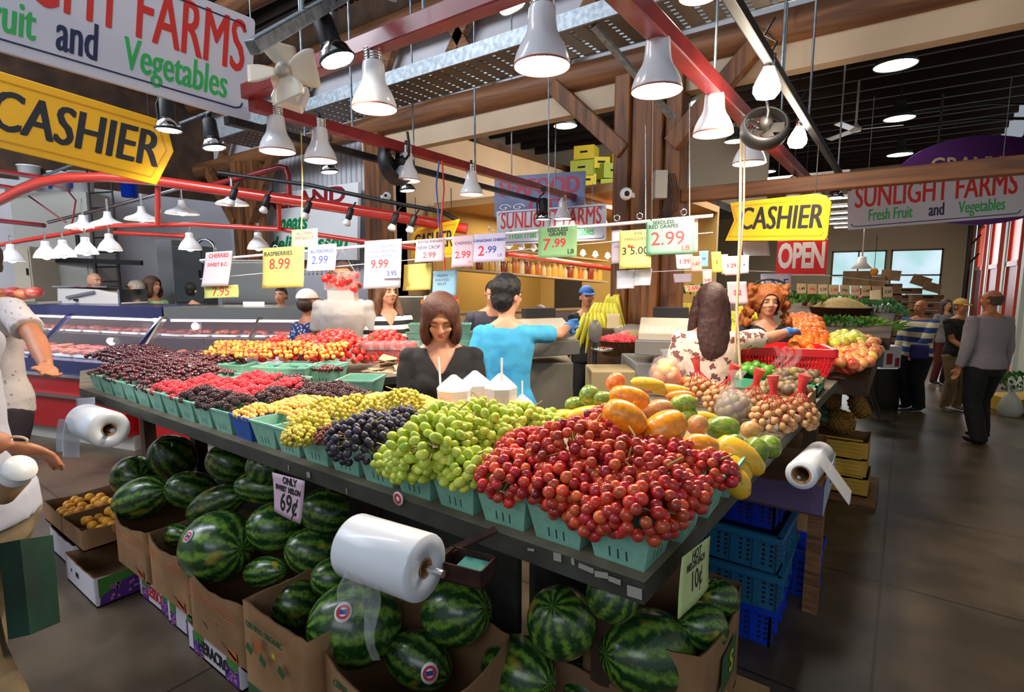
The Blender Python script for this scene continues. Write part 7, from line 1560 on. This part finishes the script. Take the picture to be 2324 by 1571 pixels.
            cut = facecut(.064, .105, 1.585); dp = .016
        elif st == 'cap_hair': hm.ell(Hd @ V((0, .03, 1.61)), (.084, .085, .075), 18, 12, Hq); cut = facecut(.06, .09)
        solid(hm, 'hair', hc_, max(vox, .008), t, 1, dp, .03, cut)
    if extra: extra(t, U, Hd, Hq, Hdi)
    # clothes
    if top:
        mb = MB(); trunk(mb, .017, .86, 1.45)
        for k in ('L', 'R'):
            a, e, wr = J[k]; mb.ell(a, .056*w, 14, 10)
            if sleeve == 'short': mb.tube([a.lerp(e, .04), a.lerp(e, .2), a.lerp(e, .45), a.lerp(e, .68)], [.05*w, .058*w, .06*w, .062*w], 14)
            else: mb.tube([a.lerp(e, .04), a.lerp(e, .2), a.lerp(e, .5), e, e.lerp(wr, .5), e.lerp(wr, .93)], [.05*w, .058*w, .056*w, .05*w, .045*w, .037*w], 14); mb.ell(e, .05*w, 10, 8)
        Ui = U.inverted()
        def vcut(c):
            q = Ui @ c
            return (q.z > 1.435 and abs(q.x) < .066) or (vneck and q.y < 0 and q.z > 1.47-vneck and abs(q.x) < (q.z-1.47+vneck)*.55+.004 and abs(q.x) < .1)
        solid(mb, 'shirt', top, max(vox, .01), t, 3, .014, .11, vcut)
    if legs:
        kind_, lm_ = legs; mb = MB(); mb.loft([(V((0, 0, z)), rx*w, ry*w) for z, rx, ry in ((.78, .145, .118), (.86, .176, .124), (.94, .178, .12), (1.02, .152, .108))], 22)
        for k in ('L', 'R'):
            h0, kn, an = LG[k]
            if kind_ == 'shorts': q = h0.lerp(kn, .92); mb.tube([h0, h0.lerp(kn, .5), q, q-V((0, 0, .03))], [.105*w, .1*w, .094*w, .094*w], 16)
            else: mb.tube([h0, h0.lerp(kn, .5), kn, kn.lerp(an, .5), an, an-V((0, 0, .03))], [.105*w, .09*w, .076*w, .072*w, .066*w, .07*w], 16); mb.ell(kn, .076*w, 10, 8)
        solid(mb, 'trousers' if kind_ != 'shorts' else 'shorts', lm_, max(vox, .011), t, 3, .014, .14)
        for k in ('L', 'R'):
            an = LG[k][2]; mb = MB(); mb.ell(an+V((0, -.055, -.045)), (.046, .135, .036), 14, 10); mb.ell(an+V((0, .02, -.02)), (.044, .06, .06), 12, 8)
            o = solid(mb, 'shoe', HM(shoes, 'shoe_leather'), .01, t, 2, 0, .1, lambda c: c.z < -.005)
    for k in gloves:
        a, e, wr = J[k]; d = (wr-e).normalized(); side = V((0, 1, 0)) if abs(d.y) < .8 else V((0, 0, 1)); pn = d.cross(side).normalized(); sd_ = pn.cross(d).normalized(); mb = MB()
        mb.ell(wr+d*.045, (.045, .058, .022), 12, 8, Matrix((sd_, d, pn)).transposed()); mb.tube([wr-d*.04, wr+d*.03], [.034, .034], 12)
        for q in range(4):
            b0 = wr+d*(.082-.004*abs(q-1.4))+sd_*(-.03+.0195*q); l_ = (.062, .072, .068, .054)[q]; c1 = b0+d*l_*.5+pn*.008; c2 = c1+d*l_*.42+pn*.024; mb.caps(wr+d*.05+sd_*(-.026+.016*q), b0, .0125, .012, 8); mb.caps(b0, c1, .0122, .0115, 8); mb.caps(c1, c2, .0115, .0105, 8)
        tb = wr+d*.022-sd_*.026; t1 = tb-sd_*.028+d*.03+pn*.012; mb.caps(tb, t1, .0155, .0135, 8); mb.caps(t1, t1+d*.032+pn*.012, .0135, .0115, 8)
        solid(mb, 'glove', G['glv'], .006, t, 2)
    if belt: MB().loft([(V((0, 0, z)), .192*w, .134*w) for z in (.985, 1.02)], 24).build('belt', belt, t)
    return t, U, Hd, J, Wm
_hm = {}
def HM(c, nm='hair_strands'):
    k = (tuple(c), nm)
    if k not in _hm: _hm[k] = mat(nm, lin(*[v*.85 for v in c]), .55, col2=lin(*[min(255, int(v*1.2+4)) for v in c]), scale=24, stretch=(6, 6, .8), bump=.35, bscale=40)
    return _hm[k]
def cloth(name, c, rough=.85, **k): return mat(name, lin(*c), rough, **k)
def stripes(name, c1, c2, per, duty=.5, off=0):
    m = cloth(name, c1); nt = m.node_tree; N = nt.nodes; L = nt.links; tc = N.new('ShaderNodeTexCoord'); sp = N.new('ShaderNodeSeparateXYZ'); L.new(tc.outputs['Object'], sp.inputs[0])
    a = N.new('ShaderNodeMath'); a.operation = 'MULTIPLY_ADD'; a.inputs[1].default_value = 1/per; a.inputs[2].default_value = 10+off; L.new(sp.outputs[2], a.inputs[0]); f = N.new('ShaderNodeMath'); f.operation = 'FRACT'; L.new(a.outputs[0], f.inputs[0])
    g_ = N.new('ShaderNodeMath'); g_.operation = 'GREATER_THAN'; g_.inputs[1].default_value = duty; L.new(f.outputs[0], g_.inputs[0]); mx = N.new('ShaderNodeMix'); mx.data_type = 'RGBA'; L.new(g_.outputs[0], mx.inputs[0]); mx.inputs[6].default_value = (*lin(*c1), 1); mx.inputs[7].default_value = (*lin(*c2), 1); L.new(mx.outputs[2], N['Principled BSDF'].inputs['Base Color']); return m
def floral(name, base, spot_, sc, thr=.35):
    m = cloth(name, base); nt = m.node_tree; N = nt.nodes; L = nt.links; tc = N.new('ShaderNodeTexCoord'); v = N.new('ShaderNodeTexVoronoi'); v.inputs['Scale'].default_value = sc; L.new(tc.outputs['Object'], v.inputs[0]); w_ = N.new('ShaderNodeTexVoronoi'); w_.inputs['Scale'].default_value = sc*4; L.new(tc.outputs['Object'], w_.inputs[0])
    ad = N.new('ShaderNodeMath'); ad.operation = 'MULTIPLY_ADD'; ad.inputs[1].default_value = .35; L.new(w_.outputs['Distance'], ad.inputs[0]); L.new(v.outputs['Distance'], ad.inputs[2])
    r = N.new('ShaderNodeValToRGB'); r.color_ramp.elements[0].position = thr; r.color_ramp.elements[0].color = (*lin(*spot_), 1); r.color_ramp.elements[1].position = thr+.08; r.color_ramp.elements[1].color = (*lin(*base), 1); L.new(ad.outputs[0], r.inputs[0]); L.new(r.outputs[0], N['Principled BSDF'].inputs['Base Color']); return m
def stand_at(px, py_top, d, Hmin=1.2):
    p = at(px, py_top, d); return Vector((p.x, p.y, 0)), p.z
CAMF = YAW                                              # facing the camera
def W4(v): return (v.x, v.y, v.z, 1)
# seated cashier in black, looking down
p, H = stand_at(1000, 707, 2.85); black = cloth('black_cardigan', (26, 24, 26), bump=.2, bscale=50)
def x_yellow(t, U, Hd, Hq, Hdi): MB().loft([(U @ Vector((0, -.004, z)), rx, ry) for z, rx, ry in ((1.1, .147, .112), (1.2, .155, .122), (1.27, .155, .122))], 24).build('undershirt', cloth('yellow_top', (220, 190, 70)), t)
person('woman with a reddish brown bob and black cardigan bowing her head inside the stall', p, CAMF+.12, 1.72, 'skin', ('bob', (70, 32, 16)), black, ('long', G['blk']), arms={'L': (.17, -.28, .98), 'R': (-.17, -.28, .98)}, head=(.0, .52), closed=True, fem=True, sleeve='long', vneck=.15, vox=.007, w=1.02, extra=x_yellow)
# woman in a blue tee seen from behind, gloved arm stretched right
p, H = stand_at(1150, 636, 3.5); hand = at(1290, 742, 3.98)
person('woman in a sky blue tee reaching right with a blue glove', p, CAMF+pi-.15, H, 'skin', ('crop', (22, 20, 22)), cloth('sky_blue_tee', (72, 172, 214), col2=lin(56, 150, 200), scale=5), ('long', cloth('grey_trousers', (150, 146, 140))), arms={'R': W4(hand), 'L': (.23, -.12, .92)}, head=(-.55, .05), fem=True, gloves=('R',), vox=.008, w=.98)
# floral blouse, long dark hair, back to us, arm out to the right
p, H = stand_at(1615, 651, 3.4); hand = at(1800, 752, 3.75)
person('woman in a cream blouse with brown flowers and long dark hair, back to the camera', p, CAMF+pi-.1, H, 'skin', ('long', (58, 32, 28)), floral('floral_blouse', (236, 208, 190), (126, 78, 70), 16, .52), ('long', G['blk']), arms={'R': W4(hand), 'L': (.2, -.2, 1.0)}, fem=True, gloves=('R',), vox=.008, w=1.05, sleeve='short')
# curly red haired customer
p, H = stand_at(1742, 655, 4.1)
def x_glasses(t, U, Hd, Hq, Hdi): MB().tube([Hd @ Vector((.11*cos(a), -.03+.02*sin(a), 1.745+.045*sin(a))) for a in [k*.35 for k in range(10)]], .008, 8).build('sunglasses_on_head', G['black'], t)
person('woman with curly ginger hair and sunglasses on her head facing the camera in black', p, CAMF-.05, H, 'skin', ('curly', (150, 80, 30)), cloth('black_vest', (30, 30, 34)), ('long', G['blk']), fem=True, arms={'L': (.22, -.25, 1.0), 'R': (-.2, -.25, 1.0)}, head=(-.1, .08), vneck=.1, vox=.008, extra=x_glasses)
# man in a white tee behind the strawberries (head behind the hanging punnet)
p, H = stand_at(776, 600, 4.75)
person('man in a plain white tee standing behind the strawberries, head behind the hanging punnet', p, CAMF, H, 'skin2', ('short', (60, 40, 30)), cloth('white_tee', (186, 180, 174)), ('long', cloth('stone_trousers', (120, 110, 96))), vox=.01, w=1.02)
p, H = stand_at(878, 640, 4.85)
person('woman in a black and white striped top with long brown hair looking to the right', p, CAMF+.45, H, 'skin', ('long', (96, 62, 38)), stripes('striped_top', (24, 24, 28), (232, 228, 222), .075), ('long', G['blk']), fem=True, head=(.35, -.08), vneck=.12, vox=.009, arms={'L': (.2, -.25, 1.0), 'R': (-.16, -.25, 1.02)})
def x_cap(c_, brim=1, back=False):
    def f(t, U, Hd, Hq, Hdi):
        mb = MB(); vs = MB().ell((0, .01, 1.66), (.092, .112, .1), 20, 14)
        solid(vs_t(vs, Hd), 'cap', c_, .008, t, 1, 0, .1, lambda c: (Hdi @ c).z < 1.665)
        b_ = MB().sheet(lambda u, v: Hd @ Vector(((u-.5)*.14, (-.09-.075*v*(1-(2*u-1)**2*.5))*(1 if not back else -1), 1.668-.018*v)), 10, 5).build('cap_brim', c_, t); s_ = b_.modifiers.new('s', 'SOLIDIFY'); s_.thickness = .004
    return f
def vs_t(mb, M_):
    mb.v = [M_ @ v for v in mb.v]; return mb
p, H = stand_at(698, 664, 5.0)
person('person in a navy patterned shirt and white cap seen from behind near the case', p, CAMF+pi-.5, H, 'skin2', ('cap_hair', (60, 44, 34)), floral('navy_pattern', (46, 54, 104), (196, 200, 226), 30, .46), ('long', G['blk']), vox=.011, fem=True, extra=x_cap(cloth('white_cap', (232, 226, 220))))
p, H = stand_at(1103, 654, 5.5)
person('man in a dark grey tee with black hair bending towards the deli counter', p, CAMF+.35, H+.1, 'skin', ('short', (24, 20, 20)), cloth('charcoal_tee', (70, 68, 82)), ('long', G['blk']), lean=.35, head=(-.3, .05), vox=.01)
p, H = stand_at(1332, 655, 6.2)
person('young man in a black jacket with a blue cap standing behind the bananas', p, CAMF+.1, H, 'skin', ('short', (50, 36, 28)), cloth('black_jacket', (26, 26, 30)), ('long', G['blk']), sleeve='long', vneck=.22, vox=.012, w=.9, extra=x_cap(cloth('blue_cap', (60, 110, 190))))
p, H = stand_at(1200, 690, 6.4)
person('customer in a grey green shirt leaning at the deli behind the woman in blue', p, CAMF+.8, H, 'skin', ('short', (90, 70, 60)), cloth('grey_green_shirt', (96, 128, 130)), ('long', G['blk']), lean=.3, vox=.014)
# aisle
def aisle(label, px, py_top, px_f, py_f, face, **k):
    f = uz(px_f, py_f, 0); d = depth(f+Vector((0, 0, 1.5))); H = 1.8-(py_top-635)/FPX*d*1.0
    r = ray(px, py_top); D_ = math.hypot(f.x, f.y); H = HC+r.z*D_/math.hypot(r.x, r.y)
    return person(label, Vector((f.x, f.y, 0)), face, H, **k), H
(pt, *_), H = aisle('bald man in a blue and cream rugby shirt facing left in the aisle', 2060, 683, 2068, 930, CAMF-1.35, skin='skin2', hair=('none', (90, 70, 60)), top=stripes('rugby_stripes', (40, 70, 130), (222, 206, 176), .16, .5, .2), legs=('long', cloth('black_trousers', (22, 20, 24))), w=1.28, sleeve='long', arms={'L': (.18, -.34, .86), 'R': (-.2, -.2, .8)}, vox=.011)
(pt, *_), H = aisle('man in a yellow cap and black polo behind the striped man', 2158, 682, 2158, 930, CAMF+.1, skin='skin2', hair=('short', (90, 80, 70)), top=cloth('black_polo', (26, 24, 26)), legs=('long', cloth('khaki_trousers', (120, 98, 66))), shoes=(150, 140, 130), w=1.1, extra=x_cap(cloth('tan_cap', (200, 160, 84))), arms={'L': (.12, -.3, .98), 'R': (-.12, -.28, .98)}, vox=.011)
(pt, *_), H = aisle('elderly man in grey shirt walking away down the aisle', 2210, 661, 2216, 1003, CAMF+pi+.15, skin='skin2', hair=('balding', (70, 52, 44)), top=cloth('grey_shirt', (142, 134, 140)), legs=('long', cloth('black_slacks', (16, 15, 18))), shoes=(20, 18, 18), w=1.2, sleeve='long', leg_t={'L': (.12, .12, .09), 'R': (-.12, -.06, .085)}, vox=.011, head=(.2, 0))
(pt, *_), H = aisle('woman in grey far down the aisle facing the camera', 2132, 681, 2130, 872, CAMF, skin='skin', hair=('long', (60, 40, 34)), top=cloth('grey_top', (120, 116, 118)), legs=('long', cloth('maroon_trousers', (80, 26, 34))), fem=True, vox=.016)
p, H = stand_at(1838, 672, 7.9); person('small far customer with dark hair behind the ginger basket', p, CAMF, H, 'skin', ('long', (40, 26, 24)), cloth('white_blouse', (206, 200, 190)), ('long', G['blk']), fem=True, vox=.016)
tag(MB().lathe([(0, -.14), (.1, -.12), (.14, 0), (.1, .14), (.04, .22), (.02, .3)], 14).build('carrier_bag', mat('white_bag', lin(196, 196, 190), .4), None, loc=at(2292, 930, 7.2)), 'white carrier bag hanging beside the grey shirted man', 'bag')
tag(MB().b2((-.09, -.06, -.08), (.1, .06, .1)).build('folded_jacket', cloth('navy_jacket', (40, 36, 96)), None, .03, loc=at(2085, 800, 6.6)), 'bundled navy jacket held by the striped shirt man', 'jacket')
# staff and customers behind the meat case
for px, pt_, d, l, hr, c_, f, fm in ((214, 622, 7.5, 'bald man behind the white wrapping machine', ('none', (90, 80, 70)), (236, 232, 226), CAMF+1.2, False), (306, 640, 7.2, 'grey haired man in profile behind the meat case', ('short', (150, 140, 130)), (150, 140, 136), CAMF-1.3, False),
                                ('x', 0, 0, 0, 0, 0, 0, 0), (416, 645, 7.6, 'dark haired worker behind the meat case, left of the note', ('short', (24, 20, 20)), (60, 60, 64), CAMF+.9, False), (440, 643, 7.4, 'second dark haired worker with a grey top behind the meat case', ('short', (30, 22, 20)), (110, 106, 104), CAMF+2.5, False),
                                (636, 655, 7.2, 'boy in a red shirt peering under the yellow raspberries note', ('short', (36, 24, 22)), (190, 36, 40), CAMF, False)):
    if px == 'x': continue
    p, H = stand_at(px, pt_, d); person(l, p, f, H, 'skin', hr, cloth('worker_top', c_), ('long', G['blk']), fem=fm, vox=.016)
p, H = stand_at(345, 632, 7.4); person('woman with wavy brown hair and a light green top behind the meat case', p, CAMF+1.35, H, 'skin', ('bob', (84, 56, 36)), cloth('mint_top', (196, 236, 176)), ('long', G['blk']), fem=True, vox=.014)
# foreground at the left edge
p, H = stand_at(-62, 560, 3.1); wt = floral('printed_white_tee', (206, 194, 190), (140, 122, 122), 34, .3)
pb = Vector((p.x, p.y, 0)); hand = at(108, 835, 2.78)
person('man at the left edge in a printed white tee, arm hanging down', pb, CAMF-.25, 2.02, 'skin2', ('short', (60, 44, 36)), wt, ('shorts', cloth('dark_shorts', (44, 34, 44))), arms={'L': W4(hand)}, w=1.08, vox=.008, leg_t={'L': (.16, -.12, .09)}, shoes=(206, 200, 190))
pk = at(-105, 1130, 1.8); pk = Vector((pk.x, pk.y, 0))
person('person cut off by the left edge in khaki trousers with a paper cup', pk, YAW-pi/2, 1.95, 'skin2', ('short', (70, 56, 44)), cloth('pale_shirt', (186, 186, 200)), ('long', cloth('khaki_cloth', (150, 130, 100), col2=lin(130, 112, 84), scale=6)), arms={'L': W4(at(12, 1010, 1.64)), 'R': (-.2, -.4, .9)}, lean=.22, w=1.2, vox=.007, leg_t={'L': (.11, .26, .09), 'R': (-.1, -.1, .09)})
t = thing('paper_cup', 'white lidded paper cup with a brown sleeve held by the person in khaki', 'cup', at(30, 1085, 1.62)); t.rotation_euler = (0, .75, YAW-.3); t.scale = (1, 1, 1)
MB().lathe([(0, -.09), (.03, -.09), (.041, .02), (.0405, .04)], 24).build('cup_body', G['enamel'], t); MB().lathe([(.032, -.085), (.0425, .005), (.041, .005)], 24).build('cup_sleeve', G['card'], t); MB().lathe([(.0405, .035), (.045, .038), (.045, .046), (.041, .048), (.038, .06), (0, .061)], 24).build('lid', G['enamel'], t)
t = tag(MB().tube([at(38, 1000, 1.66)+Vector((.033*cos(a)*_c, .033*cos(a)*_s, .012*sin(a)))for a in [k*.4 for k in range(17)]], .004, 6).build('bracelet', mat('bracelet_cream', lin(226, 206, 170), .3)), 'cream bangle around the wrist of the person in khaki', 'bracelet')
# dark green shopping bag
c1, c2 = at(45, 1225, 1.8), at(118, 1215, 1.95); b1_, b2_ = at(68, 1440, 1.78), at(135, 1412, 1.93); nrm = (c2-c1).cross(b1_-c1).normalized()*.06; mb = MB()
mb.add([c1, c2, b2_, b1_, c1+nrm, c2+nrm, b2_+nrm, b1_+nrm], [(0, 1, 2, 3), (7, 6, 5, 4), (1, 5, 6, 2), (0, 3, 7, 4), (3, 2, 6, 7)])
o = tag(mb.build('shopping_bag', cloth('green_bag', (16, 60, 44), col2=lin(10, 40, 30), scale=6)), 'dark green cloth shopping bag hanging beside the khaki trousers', 'bag'); s_ = o.modifiers.new('s', 'SOLIDIFY'); s_.thickness = .003
